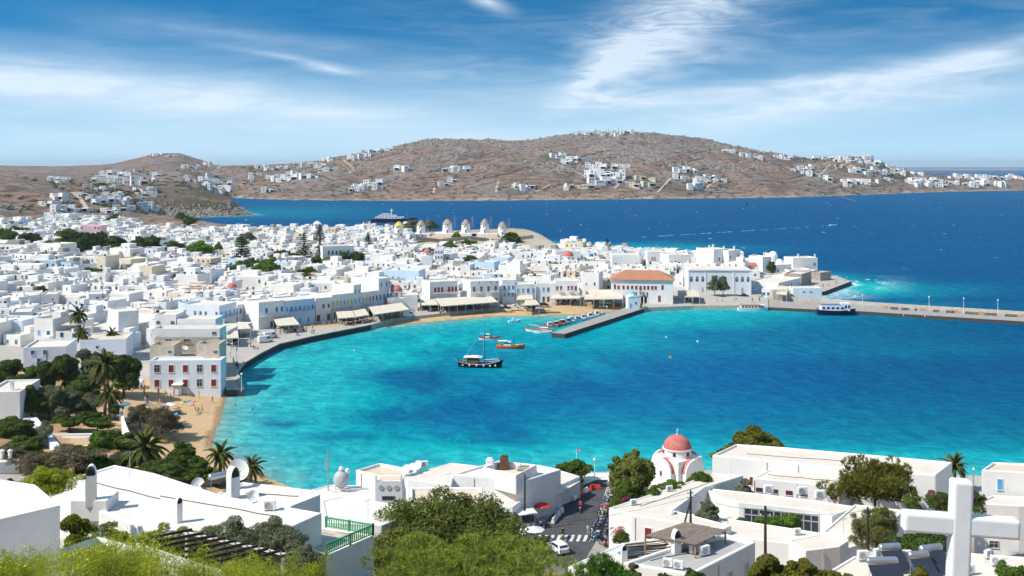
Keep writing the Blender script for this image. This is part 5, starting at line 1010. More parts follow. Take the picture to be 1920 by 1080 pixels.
        def bx_(x0, x1, y0, y1, z0, z1, mm): q = [TT(x, y, zz_) for zz_ in (z0, z1) for x, y in ((x0, y0), (x1, y0), (x1, y1), (x0, y1))]; m.add(q, [(4, 5, 6, 7), (0, 1, 5, 4), (1, 2, 6, 5), (2, 3, 7, 6), (3, 0, 4, 7)], mm)
        if rnd.random() < .45: ew = w_*rnd.uniform(.3, .6); ex = rnd.choice([0, w_-ew]); bx_(ex, ex+ew, -rnd.uniform(1, 2.4), .02, -2, h*rnd.uniform(.4, .8), wall)
        for kind, x, zz_, ww, wh in front: bx_(x-ww/2, x+ww/2, -.06, .02, zz_, zz_+wh, KCOL[col] if kind != 'glass' else M_glass)
        for y, zz_, ww, wh in side: bx_(-.06, .02, y-ww/2, y+ww/2, zz_, zz_+wh, M_glass)
        for k in range(rnd.randint(0, 3)): x, y, q = w_*rnd.uniform(.12, .8), dp*rnd.uniform(.12, .8), rnd.uniform(.3, 1.1); bx_(x, x+q, y, y+.7, zr, zr+rnd.uniform(.3, 1.2), rnd.choice([M_plastg, M_brn, M_conc, M_plast, M_terra, M_blue2, M_black, M_dgrn]))
        if extra < .35: x = w_*rnd.uniform(.2, .8); y = dp*rnd.uniform(.2, .8); bx_(x-.35, x+.35, y-.3, y+.3, zr, h+1.4, M_white)
        elif extra < .65: x = w_*rnd.uniform(.1, .5); y = dp*.4; bx_(x, x+w_*.4, y, y+dp*.45, zr, zr+2.2, rnd.choice([M_white, M_white, M_white2, M_conc]))
        elif extra < .78: bx_(w_*.3, w_*.5, dp*.4, dp*.6, zr, zr+.9, rnd.choice([M_plastg, M_brn, M_blue2, M_conc]))
for i, c in enumerate(sel): fill_house(i, c, i < 270)
print('town houses', len(sel))
if stuffv.v: tag(stuffv.build('old_town_houses'), 'dense mass of small white cube houses in the upper town', kind='stuff')
PENDING.sort(key=lambda p: p[2])
for lm_, sd_, dist, t, st, wn, cn, what in PENDING:
    key = (lm_, sd_); k = rank.get(key, 0); rank[key] = k+1
    o_ = ORD[k] if k < len(ORD) else 'number %d' % (k+1)
    lw = lm_.split(); lab = '%s %s house%s, %s house %s the %s' % (st, wn, (' with '+(cn+' openings' if not what else what)) if (cn or what) else '', o_, sd_, lm_)
    if len(lab.split()) > 16: lab = '%s %s house, %s house %s the %s' % (st, wn, o_, sd_, lm_)
    t['label'] = lab
# ------------------------------------------------------------------ foreground buildings
RB = roofblock
a1 = RB('near_house', 'house', 'white rounded-roof house at lower left edge close to viewer', [(-260, 1010), (0, 973), (113, 947), (66, 908), (-260, 860)], 38.3, 4.2, ph=.05, t=.9, bevel=.35, roof=M_roofw)
a2 = RB('near_terrace', 'terrace', 'low white terrace wall in lower left corner among fennel', [(20, 1060), (185, 1005), (411, 1066), (440, 1130), (-40, 1130)], 35.3, 2.5, ph=.06, t=.6, roof=M_roof)
A = RB('flat_roof_house', 'house', 'broad white flat-roofed house with tall curved-top chimney at lower left', [(96, 907), (215, 871), (289, 886), (420, 929), (604, 961), (553, 984), (320, 1008), (190, 960)], 26.6, 11, ph=.12, t=.5, bevel=.12, roof=M_roofw)
B = RB('dish_roof_house', 'house', 'white house with solar heater and satellite dishes on roof beside beach', [(400, 927), (455, 903), (594, 919), (601, 927), (545, 949), (470, 945)], 25.4, 8, ph=.1, t=.35, bevel=.1, roof=M_roofw)
Cc = RB('balcony_house', 'house', 'white house with green balustrade terrace and blue door awning', [(585, 985), (701, 1003), (612, 1042), (545, 1012)], 24.0, 10, ph=.06, t=.25, roof=M_stonel)
RB('lower_roof_house', 'house', 'white low roof between green balustrade and radome roof', [(602, 938), (645, 929), (745, 946), (772, 962), (716, 985), (612, 978)], 14.0, 7, ph=.12, t=.3, roof=M_roofw)
RB('radome_roof_house', 'house', 'flat white roof carrying big grey ball antennas', [(585, 917), (622, 908), (720, 911), (740, 935), (650, 946), (600, 932)], 9.5, 6, ph=.15, t=.3, roof=M_roofw)
E1 = RB('shore_house', 'house', 'white shore house with tan roof at left of waterside group', [(667, 881), (712, 867.5), (792, 883), (742, 900)], 8.0, 6.5, ph=.45, t=.35, roof=M_rooft); on_wall(E1[0], E1[1], edge_to(E1[1], -.5, -.8), .5, 2.0, 'glass', 'k', .8, .8)
E2 = RB('shore_house', 'house', 'white shore house with sloping cream roof and row of windows', [(750, 893), (845, 867.5), (905, 874), (880, 884), (850, 891), (846, 908), (765, 899)], 8.0, 6.5, ph=.1, t=.25, roof=M_roof)
for i in range(7): o = opening(E2[0], 'glass', 'g', 0, 0, 0, .7, 1.0); p = G(775+i*10.5, 905+i*.6, 6.0); o.location = (p.x-E2[3][0], p.y-E2[3][1]-.7, 4.2)
E3 = RB('shore_house', 'house', 'large white shore house with sunken roof terrace of machinery', [(849, 889), (873, 881), (936, 863), (1008, 871), (1052, 880), (985, 901)], 8.5, 7.0, ph=.3, t=.4, roof=M_roofw)
E3b = RB('roof_terrace', 'roof terrace', 'tan sunken machinery terrace with fence on large shore house', [(905, 876), (938, 863.5), (1007, 871), (968, 891)], 9.7, 1.4, ph=1.0, t=.3, roof=M_rooft)
RB('shore_annex', 'house', 'low white annex wall behind kiosk and road signs', [(905, 922), (985, 911), (984, 934), (962, 950), (900, 944)], 5.6, 4, ph=.3, t=.3, roof=M_roof)
RB('shore_annex', 'house', 'tan-roofed low annex half hidden by big eucalyptus', [(768, 913), (905, 913), (905, 930), (890, 948), (768, 938)], 8.2, 6, ph=.5, t=.45, roof=M_rooft)
RB('shore_annex', 'house', 'low white shop block behind tan canopy along road', [(985, 903), (1052, 882), (1088, 893), (1060, 905), (1000, 935)], 5.4, 4, ph=.1, t=.25, roof=M_roof, wall=M_white3)
# box with three round vents
p = D(729, 942, 138); t = empty('vent_house', p, 0, 'small white rooftop box with three round grilles and dark screen', 'roof box'); m = MB(); m.box((0, 1.3, -1.5), (3.7, 2.6, 4.4), M_white); m.box((0, 1.3, 2.9), (3.0, 2.0, .02), M_rooft); [m.box((sx*1.72, .1, 2.9), (.25, .25, .8), M_white) for sx in (-1, 1)]; m.build('wall', t, bevel=.05)
for k in range(3): m = MB(); m.lathe([(.01, 0), (.36, 0), (.36, .05), (.01, .05)], M_plastg, n=14); o = m.build('round_vent', t, (-1.05+k*1.05, -.02, 2.0)); o.rotation_euler = (R(90), 0, 0)
for k in range(9): m = MB(); m.box((0, 0, 0), (.14, .05, .5), M_dark); m.build('screen_bar', t, (-.85+k*.2, -.03, .35))
# hotel complex on the right
F1 = RB('hotel_wing', 'hotel', 'white hotel wing with long flat roof and maroon windows by motorbikes', [(1141, 952), (1338, 887), (1394, 891), (1322, 913), (1262, 956), (1372, 985), (1345, 997), (1290, 983), (1185, 965)], 8.0, 6.5, ph=.14, t=.35)
F1b = RB('hotel_wing', 'hotel', 'narrow white hotel roof strip behind courtyard', [(1318, 914), (1425, 925), (1605, 949), (1560, 968), (1540, 957), (1385, 941), (1345, 929)], 7.4, 5.8, ph=.14, t=.3)
RB('hotel_wing', 'hotel', 'cream hotel roof strip in front of planted courtyard', [(1262, 959), (1400, 977), (1535, 998), (1640, 1012), (1580, 1030), (1390, 1008), (1300, 992)], 7.0, 6, ph=.12, t=.3)
RB('hotel_wing', 'hotel', 'square hotel roof right of planted courtyard', [(1540, 998), (1602, 945), (1696, 956), (1640, 1008)], 7.7, 6, ph=.2, t=.35)
F2 = RB('hotel_block', 'hotel', 'longest white hotel block with stepped parapet along the sea', [(1335, 853), (1379, 832), (1470, 838), (1500, 841), (1620, 851), (1786, 866), (1755, 890), (1600, 878)], 9.0, 7.5, ph=.35, t=.4, bevel=.2)
on_wall(F2[0], F2[1], edge_to(F2[1], 0, -1), .3, 3.2, 'shut', 'r', 1.2, 1.4)
F3 = RB('hotel_block', 'hotel', 'hotel block with row of small maroon windows and air conditioners', [(1411, 896), (1465, 869), (1602, 884), (1573, 912)], 7.6, 5, ph=.14, t=.3)
for f in (.08, .26, .43, .60, .77, .94): on_wall(F3[0], F3[1], edge_to(F3[1], 0, -1), f, 2.9, 'glass', 'r', .9, .65)
F4 = RB('hotel_annex', 'house', 'small white annex with dark roof hatch below hotel', [(1478, 1012), (1540, 1000), (1592, 1013), (1575, 1024), (1510, 1032)], 10.5, 7, ph=.15, t=.3)
for f in (.12, .45): on_wall(F1[0], F1[1], edge_to(F1[1], -.4, -.9), f*.8+.2, 3.6, 'shut', 'r', 1.0, 1.5)
for f in (.16, .34, .52, .70, .88): on_wall(F1b[0], F1b[1], edge_to(F1b[1], 0, -1), f, 2.6, 'glass', 'd', 2.0, 2.4)
# house with grey roof, reed pergola, pool terrace
Gh = RB('grey_roof_house', 'house', 'white house with grey flat roof and air conditioners beside reed pergola', [(1168, 1054), (1262, 1023), (1362, 1000), (1417, 1016), (1296, 1077)], 17.7, 8, ph=.35, t=.45, roof=M_roofg, bevel=.15)
RB('pool_terrace', 'terrace', 'white terrace with small blue pool beside road', [(1064, 1062), (1165, 1018), (1218, 1010), (1262, 1022), (1172, 1054), (1130, 1075)], 15.2, 6, ph=.1, t=.3, roof=M_roofw)
m = MB(); q = [G(1156, 1036, 15.25), G(1207, 1016, 15.25), G(1209, 1036, 15.25), G(1185, 1044, 15.25)]; m.quad([v-q[0] for v in q], mat('pool_water', (.03, .38, .62), .1, .05, 1, spec=.5)); tag(m.build('swimming_pool', None, q[0]), 'tiny bright blue pool beneath reed pergola', 'pool')
pg = [G(1210, 1004, 18.7), G(1282, 980, 18.7), G(1360, 995, 18.7), G(1304, 1021, 18.7)]; t = empty('reed_pergola', pg[0]-Vector((0, 0, 3.2)), 0, 'brown reed-thatched pergola above pool terrace', 'pergola'); o0 = t.location
nr = 120; V = []; 
m = MB()
for i in range(nr):
    f = (i+.5)/nr; a = pg[0].lerp(pg[3], f)-o0; b = pg[1].lerp(pg[2], f)-o0; j = Vector((0, 0, rnd.uniform(-.03, .05))); e = (b-a).normalized(); m.tube([a-e*rnd.uniform(0, .25)+j, a.lerp(b, .5)+j+Vector((0, 0, rnd.uniform(-.02, .02))), b+e*rnd.uniform(0, .2)+j], .05, M_thatch, 4, False)
tag(m.build('reed_mat', t), kind='stuff')
for f in (.05, .35, .65, .95): m = MB(); m.tube([pg[0].lerp(pg[1], f)-o0-Vector((0, 0, .15)), pg[3].lerp(pg[2], f)-o0-Vector((0, 0, .15))], .09, M_wood, 6); m.build('beam', t)
for c in pg: m = MB(); m.tube([c-o0-Vector((0, 0, 3.4)), c-o0-Vector((0, 0, .1))], .1, M_wood, 6); m.build('post', t)
fs = [G(1168, 1019, 17.3), G(1255, 1012, 17.3)]; t = empty('stick_fence', fs[0]-Vector((0, 0, 2)), 0, 'rustic fence of horizontal sticks around pool terrace', 'fence')
for k in range(16): z_ = .2+k*.12; m = MB(); a = Vector((rnd.uniform(-.2, .3), -.2, z_)); b = (fs[1]-fs[0])+Vector((rnd.uniform(-.3, .3), 0, z_+rnd.uniform(-.1, .1))); m.tube([a, b], .06, rnd.choice([M_wood, M_brn, M_thatch]), 4, False); m.build('stick', t)
# stove-pipe shaped chimneys
def arch_chimney(t, loc, h, w_, label=None, rz=0):
    m = MB(); m.box((0, 0, -.5), (w_, w_*.8, h+.5), M_white); n = 8
    arc = [(-w_/2*math.cos(math.pi*i/n), h+w_*1.0*math.sin(math.pi*i/n)) for i in range(n+1)]
    m.add([(x, -w_*.4, z_) for x, z_ in arc]+[(x, w_*.4, z_) for x, z_ in arc], [(i, i+1, n+2+i, n+1+i) for i in range(n)]+[tuple(range(n+1, 2*n+2))], M_white)
    o = m.build('chimney', t, loc); o.rotation_euler = (0, 0, rz); o2 = MB(); o2.add([(x*.72, -w_*.41, h+(z_-h)*.72) for x, z_ in arc], [tuple(range(n+1))], M_dark); o2.build('flue_opening', o); return o
lo = lambda E, x, y, z: (lambda p: (p.x-E[3][0], p.y-E[3][1], z-E[3][2]))(G(x, y, z))
m = MB(); m.box((0, 0, -1), (3.2, 2.6, 1.9), M_white); m.build('chimney_base', A[0], lo(A, 178, 948, 26.6), bevel=.1)
arch_chimney(A[0], lo(A, 171, 938, 27.4), 2.2, .85, rz=.25); arch_chimney(A[0], lo(A, 335, 977, 26.6), 1.5, .5, rz=.8); arch_chimney(B[0], lo(B, 437, 932, 25.4), 1.9, .95, rz=.9); arch_chimney(Gh[0], lo(Gh, 1268, 1030, 17.7), 1.2, .8, rz=.4); arch_chimney(Gh[0], lo(Gh, 1170, 1056, 17.3), 1.3, .55, rz=.2)
for k, (xx, yy) in enumerate(((1371, 1062), (1394, 1052), (1326, 1080))): p = lo(Gh, xx, 1016+(1417-xx)*.504, 17.7); o = on_wall(Gh[0], Gh[1], edge_to(Gh[1], .7, -.7), .85-k*.27, 4.4, 'shut', 'd', .8, 2.0)
def downpipe(E, f, nx=0, ny=-1):
    i = edge_to(E[1], nx, ny); a, b = Vector(E[1][i]), Vector(E[1][(i+1) % len(E[1])]); p = a+(b-a)*f; d = (b-a).normalized(); o = Vector((d.y, -d.x))*.07; m = MB(); m.tube([(p.x+o.x, p.y+o.y, 0), (p.x+o.x, p.y+o.y, E[2]-.4), (p.x-o.x*3, p.y-o.y*3, E[2]-.3)], .05, M_plastg, 6); m.build('downpipe', E[0])
for E, fs_ in ((F1, (.06, .95)), (F2, (.4, .62)), (F3, (.02, .52)), (A, (.3, .9)), (E3, (.3,)), (E1, (.15,)), (Gh, (.4,)), (Cc, (.95,)), (F4, (.5,))):
    for f in fs_: downpipe(E, f)
for E, (x0, y0, x1, y1), z in ((A, (300, 930, 520, 968), 26.5), (A, (180, 905, 300, 935), 26.5), (F1, (1200, 950, 1330, 905), 7.88), (F2, (1400, 850, 1700, 874), 8.67), (Gh, (1220, 1050, 1330, 1030), 17.37), (B, (460, 925, 560, 930), 25.32), (F3, (1440, 890, 1570, 902), 7.48)):
    P = [G(x0+(x1-x0)*k/6, y0+(y1-y0)*k/6+rnd.uniform(-1, 1), z+.03) for k in range(7)]; o = Vector(E[3]); m = MB(); m.tube([p-o for p in P], .035, M_black, 4, False); m.build('roof_cable', E[0])
# right-hand houses
H1 = RB('hillside_house', 'house', 'white cube house with tan roof and one bright blue window at right edge', [(1840, 881), (1862, 866), (2010, 872), (2000, 890)], 14, 11, ph=.3, t=.3, roof=M_rooft); on_wall(H1[0], H1[1], edge_to(H1[1], 0, -1), .22, 8.4, 'shut', 'k', .7, 1.5)
H2 = RB('hillside_house', 'house', 'white house with two small barred windows behind big cross', [(1826, 943), (1860, 928), (1990, 934), (1985, 948), (1910, 948)], 11, 9, ph=.25, t=.3); on_wall(H2[0], H2[1], edge_to(H2[1], 0, -1), .45, 6.6, 'glass', 'd', 1.1, .9); on_wall(H2[0], H2[1], edge_to(H2[1], 0, -1), .45, 3.2, 'glass', 'd', 1.1, .9)
SR = RB('heater_roof_house', 'house', 'tan and white roofs crowded with solar water heaters at lower right', [(1545, 1075), (1600, 1042), (1790, 1034), (1960, 1046), (2000, 1130), (1500, 1130)], 22, 6, ph=.15, t=.3, roof=M_roof)
RB('stair_house', 'house', 'small white block among reeds left of big cross', [(1648, 1020), (1660, 1011), (1682, 1014), (1676, 1026)], 13.0, 4, ph=.05, t=.2)
# white cross close to viewer
cr = D(1788, 984, 16); t = empty('cross', cr-Vector((0, 0, 2.4)), R(-6), 'big white cross close to viewer at lower right', 'cross'); m = MB(); MC = mat('cross_paint', (.76, .745, .745), .6, .05, 1.5, .10, 6, grime=.3, grime_col=(.55, .52, .50)); m.box((0, 0, 0), (.31, .29, 3.12), MC, taper=1); m.box((0, 0, 2.26), (1.76, .27, .31), MC); t2 = m.build('cross_body', t, bevel=.05, seg=3); t2.rotation_euler = (0, R(2.2), 0)
# church with big red dome by the shore
ch = church('church', 'foreground shore church with weathered red dome and vaulted roofs', 1270, 893, 2.3, 2.4, 3.6, 6.0, 1.25, rz=R(38)); 
# green balustrade
def balustrade(root, pts, hgt, mt, step=.24):
    for a, b in zip(pts, pts[1:]):
        e = b-a; L = e.length; m = MB(); m.beam(a+Vector((0, 0, hgt-.12)), b+Vector((0, 0, hgt-.12)), .10, .12, mt); m.build('hand_rail', root, (0, 0, 0)); m = MB(); m.beam(a+Vector((0, 0, .1)), b+Vector((0, 0, .1)), .07, .08, mt); m.build('bottom_rail', root)
        n = int(L/step); me = None
        for i in range(n):
            if me is None: q = MB(); q.box((0, 0, .14), (.09, .05, hgt-.24), mt); me = q.mesh('baluster')
            p = a+e*((i+.5)/n); o = link('baluster', me, root, p); o.rotation_euler = (0, 0, math.atan2(e.y, e.x))
        for f in (0, .5, 1): q = MB(); q.box((0, 0, 0), (.17, .17, hgt+.06), mt); q.build('post', root, a+e*f)
bp0 = G(609, 988, 24.0); t = empty('balustrade', bp0, 0, 'bright green wooden balustrade around roof terrace', 'balustrade'); balustrade(t, [G(611, 989, 24.0)-bp0, G(699.5, 1003.5, 24.0)-bp0, G(612, 1041, 24.0)-bp0], .95, M_grn)
for i in range(4):
    a_, b_ = Vector(Cc[1][i]), Vector(Cc[1][(i+1) % 4]); d_ = b_-a_
    if d_.x > 2 and -d_.x*0+d_.y > 0.5:
        for f, k in ((.62, 'door'), (.38, 'shut')): on_wall(Cc[0], Cc[1], i, f, 4.0 if k == 'door' else 4.6, k, 'r' if k == 'door' else 'n', 1.0, 2.3 if k == 'door' else 1.4)
        q = MB(); c_ = a_+d_*.45; q.box((c_.x+d_.normalized().y*.6, c_.y-d_.normalized().x*.6, 6.7), (4.2, 1.3, .15), M_blue2, math.atan2(d_.y, d_.x)); q.build('door_canopy', Cc[0])
# dark wooden pergola at lower left
beams = [((247, 1018), (360, 995)), ((262, 1024), (380, 1002)), ((287, 1029), (401, 1007)), ((312, 1034), (423, 1011)), ((330, 1041), (442, 1016)), ((348, 1048), (463, 1021)), ((366, 1054), (484, 1026)), ((384, 1060), (503, 1031)), ((402, 1068), (525, 1035)), ((420, 1076), (548, 1040))]
p0 = G(300, 1030, 30.5); t = empty('slat_pergola', p0-Vector((0, 0, 2.6)), 0, 'dark brown wooden slat pergola over lower left garden', 'pergola')
for a, b in beams: m = MB(); m.beam(G(*a, 30.5)-t.location, G(*b, 30.5)-t.location, .11, .17, M_dwood); m.build('slat', t)
for a, b in (((255, 1022), (415, 1075)), ((345, 1000), (540, 1043))): m = MB(); m.beam(G(*a, 30.3)-t.location, G(*b, 30.3)-t.location, .12, .16, M_white); m.build('cross_beam', t)
for x, y in ((260, 1024), (410, 1072), (350, 1002), (530, 1041)): m = MB(); g = G(x, y, 30.3)-t.location; m.box((g.x, g.y, g.z-3), (.18, .18, 3), M_white); m.build('post', t)
# garden walls at left
def lowwall(label, pix, z, h, w_=.45, mt=None):
    P = [G(x, y, z) for x, y in pix]; m = MB()
    for a, b in zip(P, P[1:]): m.beam(a-P[0]-Vector((0, 0, h)), b-P[0]-Vector((0, 0, h)), w_, h, mt or M_white)
    return tag(m.build('garden_wall', None, P[0]), label, 'wall')
lowwall('tall white garden wall beside beach lane', [(226, 762), (231, 788), (238, 806), (243, 815)], 5.2, 3, .5); lowwall('long low white planter wall across garden', [(97, 814), (160, 813), (235, 812)], 4.2, 1.2, .5); lowwall('second white planter wall in front of garden', [(105, 820), (165, 819), (222, 816)], 3.8, 1.2, .5); lowwall('white wall below garden running to the ball-shaped tree', [(122, 846), (168, 834), (215, 830)], 5, 2.6, .5); lowwall('sloping pale blue-white wall left of garden', [(44, 785), (62, 782), (108, 838)], 5.5, 3, 1.2, M_white3)
RB('corner_house', 'house', 'white house corner with two round chimney pots at left edge', [(-60, 858), (-20, 848), (38, 851), (36, 862), (-50, 872)], 8, 6, ph=.1, t=.3)
for x in (4, 19): p = G(x, 860, 8.0); m = MB(); m.cyl((0, 0, 0), .32, 1.2, M_white, 10); m.cyl((0, 0, 1.2), .42, .15, M_white, 10); m.ball((0, 0, 1.35), .3, M_white, 8, 4, .7, True); tag(m.build('chimney_pot', None, p), 'round white chimney pot on left edge house, %s' % ('outer' if x < 10 else 'inner'), 'chimney')

# ------------------------------------------------------------------ road
rd = [(890, 1030), (960, 1008), (1000, 996), (1022, 978), (1052, 952), (1080, 928), (1099, 908), (1118, 900), (1140, 900), (1134, 925), (1128, 955), (1122, 985), (1116, 1020), (1100, 1047), (1060, 1058), (985, 1058)]
slab('road', 'grey asphalt street leading down to the shore', [G(x, y, 1.95) for x, y in rd], 2.0, -1, M_asph, M_conc)
sw = [(890, 1028), (960, 1006), (1000, 994), (1022, 976), (1052, 950), (1080, 926), (1097, 907), (1060, 905), (985, 950), (900, 985)]
slab('pavement', 'pale concrete pavement beside kiosk', [G(x, y, 2.1) for x, y in sw], 2.12, -1, M_pave, M_conc)
slab('shore_apron', 'white concrete apron where street meets sea', [G(x, y, 1.9) for x, y in [(1060, 905), (1099, 908), (1140, 905), (1150, 888), (1085, 886)]], 1.96, -2, M_roofw, M_conc)
slab('bike_park', 'pale paved strip where motorbikes stand', [G(x, y, 1.9) for x, y in [(1140, 905), (1150, 935), (1150, 1000), (1170, 1030), (1100, 1047), (1116, 1020), (1122, 985), (1134, 925)]], 2.04, -1, M_conc, M_conc)
root = empty('zebra_crossing', G(1050, 1009, 2.0)); root['kind'] = 'structure'; root['label'] = 'worn white zebra crossing stripes on street'
for i in range(9):
    x = 1004+i*12.6; q = [G(x, 1015, 2.006), G(x+6, 1015, 2.006), G(x+11, 1003, 2.006), G(x+5, 1003, 2.006)]; m = MB(); m.quad([v-root.location for v in q], M_paint); m.build('stripe', root)
# ------------------------------------------------------------------ foreground vegetation
def bigtree(label, name, cx, d, wpx, ytop, zg, lm, nleaf, L, W, seed, nclump=26, trunk=.2, flat=.8, bark=None, cat='tree', jit=.6, shell_=.5, depth=1., spread=1.15, yb=None, tuft=0):
    k = d/F; p = D(cx, 500, d); p.z = zg if yb is None else CAMZ-(yb-HY)*k; h = CAMZ-(ytop-HY)*k-p.z; pr = tree_proto('big%d' % seed, h*1.05, wpx*k*1.28, nclump, nleaf, L, W, lm, seed, trunk, flat, jit, shell_, bark, spread=spread, r0=min(.3, wpx*k*.02), tuft=tuft)
    return place_tree(pr, name, label, p, 1, 1, 0., cat)
bigtree('big bushy eucalyptus in front of shore houses at bottom centre', 'eucalyptus_tree', 826, 118, 246, 917, 5.5, L_euc, 85000, .44, .16, 101, 56, .06, .9, jit=.8, shell_=.35)
bigtree('dark round shrub under the big eucalyptus', 'shrub', 790, 104, 60, 1030, 9, L_dark, 7000, .28, .16, 102, 10, .05, cat='shrub')
bigtree('broad bright pine crown at bottom centre', 'pine_tree', 905, 82, 322, 1022, 17, L_pine, 90000, .42, .045, 103, 60, .2, .55, tuft=14)
bigtree('smaller bright green pine crown left of grey roof house', 'pine_tree', 1142, 72, 132, 1052, 24, leafmat('needle_fresh', (.06, .14, .02), (.15, .30, .05)), 26000, .40, .045, 104, 24, .1, .7, tuft=14)
bigtree('gold-green tree at bottom right, left of three', 'garden_tree', 1440, 84, 86, 1018, 19, L_gold, 15000, .30, .17, 105, 18, .1); bigtree('gold-green tree at bottom right, middle of three', 'garden_tree', 1505, 82, 92, 1030, 19, L_gold, 15000, .30, .17, 106, 18, .1); bigtree('gold-green tree at bottom right, right of three', 'garden_tree', 1562, 82, 70, 1048, 19, L_gold, 9000, .30, .17, 107, 14, .1)
bigtree('wind-shaped golden cypress in hotel yard', 'cypress_tree', 1640, 150, 120, 867, 0, L_gold, 26000, .55, .12, 108, 40, .02, .9, yb=962, tuft=8)
bigtree('tall dark tree beside domed church and motorbikes', 'dark_tree', 1188, 158, 74, 832, 2.4, L_euc, 28000, .46, .24, 109, 34, .06, 1.0); bigtree('dark green tree at foot of tall dark tree by road', 'dark_tree', 1172, 152, 52, 878, 2.2, L_mid, 14000, .4, .24, 110, 20, .05)
bigtree('green shrub below domed church left', 'shrub', 1255, 152, 64, 888, 3.2, L_bright, 12000, .34, .22, 111, 16, .03, cat='shrub'); bigtree('green shrub below domed church right', 'shrub', 1305, 156, 66, 879, 3.2, L_mid, 12000, .34, .22, 112, 16, .03, cat='shrub'); bigtree('dark shrub between hotel wing and road tree', 'shrub', 1225, 149, 50, 896, 3.2, L_mid, 9000, .34, .22, 113, 14, .03, cat='shrub')
bigtree('round olive-brown tree behind longest hotel block', 'garden_tree', 1411, 182, 116, 806, 2, L_gold, 20000, .44, .26, 114, 22, .08, .7); bigtree('fig tree beside flagpole at shore', 'fig_tree', 1078, 172, 62, 865, 2, L_mid, 7000, .42, .34, 115, 14, .15, .6)
bigtree('slender olive tree in left hotel courtyard', 'olive_tree', 1327, 141, 46, 924, 4.0, L_olive, 11000, .30, .12, 116, 18, .15); bigtree('grey-green bush tree near hotel blocks', 'olive_tree', 1397, 153, 34, 879, 4.0, L_olive, 7000, .30, .12, 117, 14, .08)
for i, (x, yt, yb, w_, lab) in enumerate([(1390, 962, 985, 34, 'left bush in planted hotel courtyard'), (1440, 958, 990, 46, 'middle bush in planted hotel courtyard'), (1482, 955, 990, 40, 'right bush in planted hotel courtyard')]): bigtree(lab, 'shrub', x, 142, w_, yt, 4.0, L_bright, 6000, .26, .15, 120+i, 14, .03, cat='shrub')
bigtree('yellow-green reed thicket left of big cross', 'reed_thicket', 1650, 115, 86, 956, 0, leafmat('reed_leaf', (.12, .14, .04), (.30, .30, .10)), 16000, .6, .06, 125, 20, .02, 1.2, yb=1035, cat='shrub', jit=1.0); bigtree('dark ivy hedge behind big cross', 'ivy_hedge', 1735, 108, 110, 1000, 0, L_dark, 16000, .24, .18, 126, 24, .02, .5, yb=1040, cat='shrub'); bigtree('grey-green shrub behind left arm of cross', 'shrub', 1712, 135, 34, 928, 0, L_mid, 5000, .28, .14, 127, 10, .05, yb=962, cat='shrub')
bigtree('light green shrub right behind cross', 'shrub', 1765, 132, 44, 920, 0, L_mid, 6000, .28, .14, 128, 10, .05, yb=960, cat='shrub'); t = bigtree('red bougainvillea left of cross post', 'flowering_shrub', 1756, 128, 46, 925, 0, L_mid, 3500, .24, .14, 129, 9, .05, yb=965, cat='shrub'); 
flowers(t, 'flm1', 240, 2.6, 3, L_mag, 5, .2); t = bigtree('red bougainvillea right of cross post', 'flowering_shrub', 1828, 130, 44, 915, 0, L_mid, 3500, .24, .14, 130, 9, .05, yb=965, cat='shrub'); flowers(t, 'flm2', 240, 2.6, 3.2, L_mag, 6, .2)
t = bigtree('pink oleander beside parked motorbikes', 'flowering_shrub', 1164, 128, 36, 988, 0, L_mid, 4500, .24, .09, 131, 9, .05, yb=1026, cat='shrub'); flowers(t, 'flp1', 500, 2.6, 2.6, L_flow, 7, .16); t = bigtree('red oleander above row of motorbikes', 'flowering_shrub', 1180, 150, 30, 925, 0, L_mid, 3000, .24, .1, 132, 8, .05, yb=945, cat='shrub'); flowers(t, 'flp2', 260, 2.4, 1.6, L_mag, 8, .16)
for i, (x, yt, w_, d, lab, lm) in enumerate([(1300, 1062, 38, 84, 'small dark ball bush by grey roof house', L_dark), (1250, 1071, 30, 82, 'low dark bush under grey roof house', L_dark), (1186, 1038, 30, 96, 'dry twiggy shrub by terrace chimney', L_dry), (1800, 1052, 30, 70, 'small tree before solar heaters', L_gold), (1725, 1052, 34, 74, 'olive-green shrub by solar heaters', L_gold), (1905, 1058, 60, 70, 'sprig of light green at lower right edge', L_bright)]): bigtree(lab, 'shrub', x, d, w_, yt, CAMZ-(1110-HY)*d/F, lm, 5000, .2, .11, 140+i, 10, .05, cat='shrub')
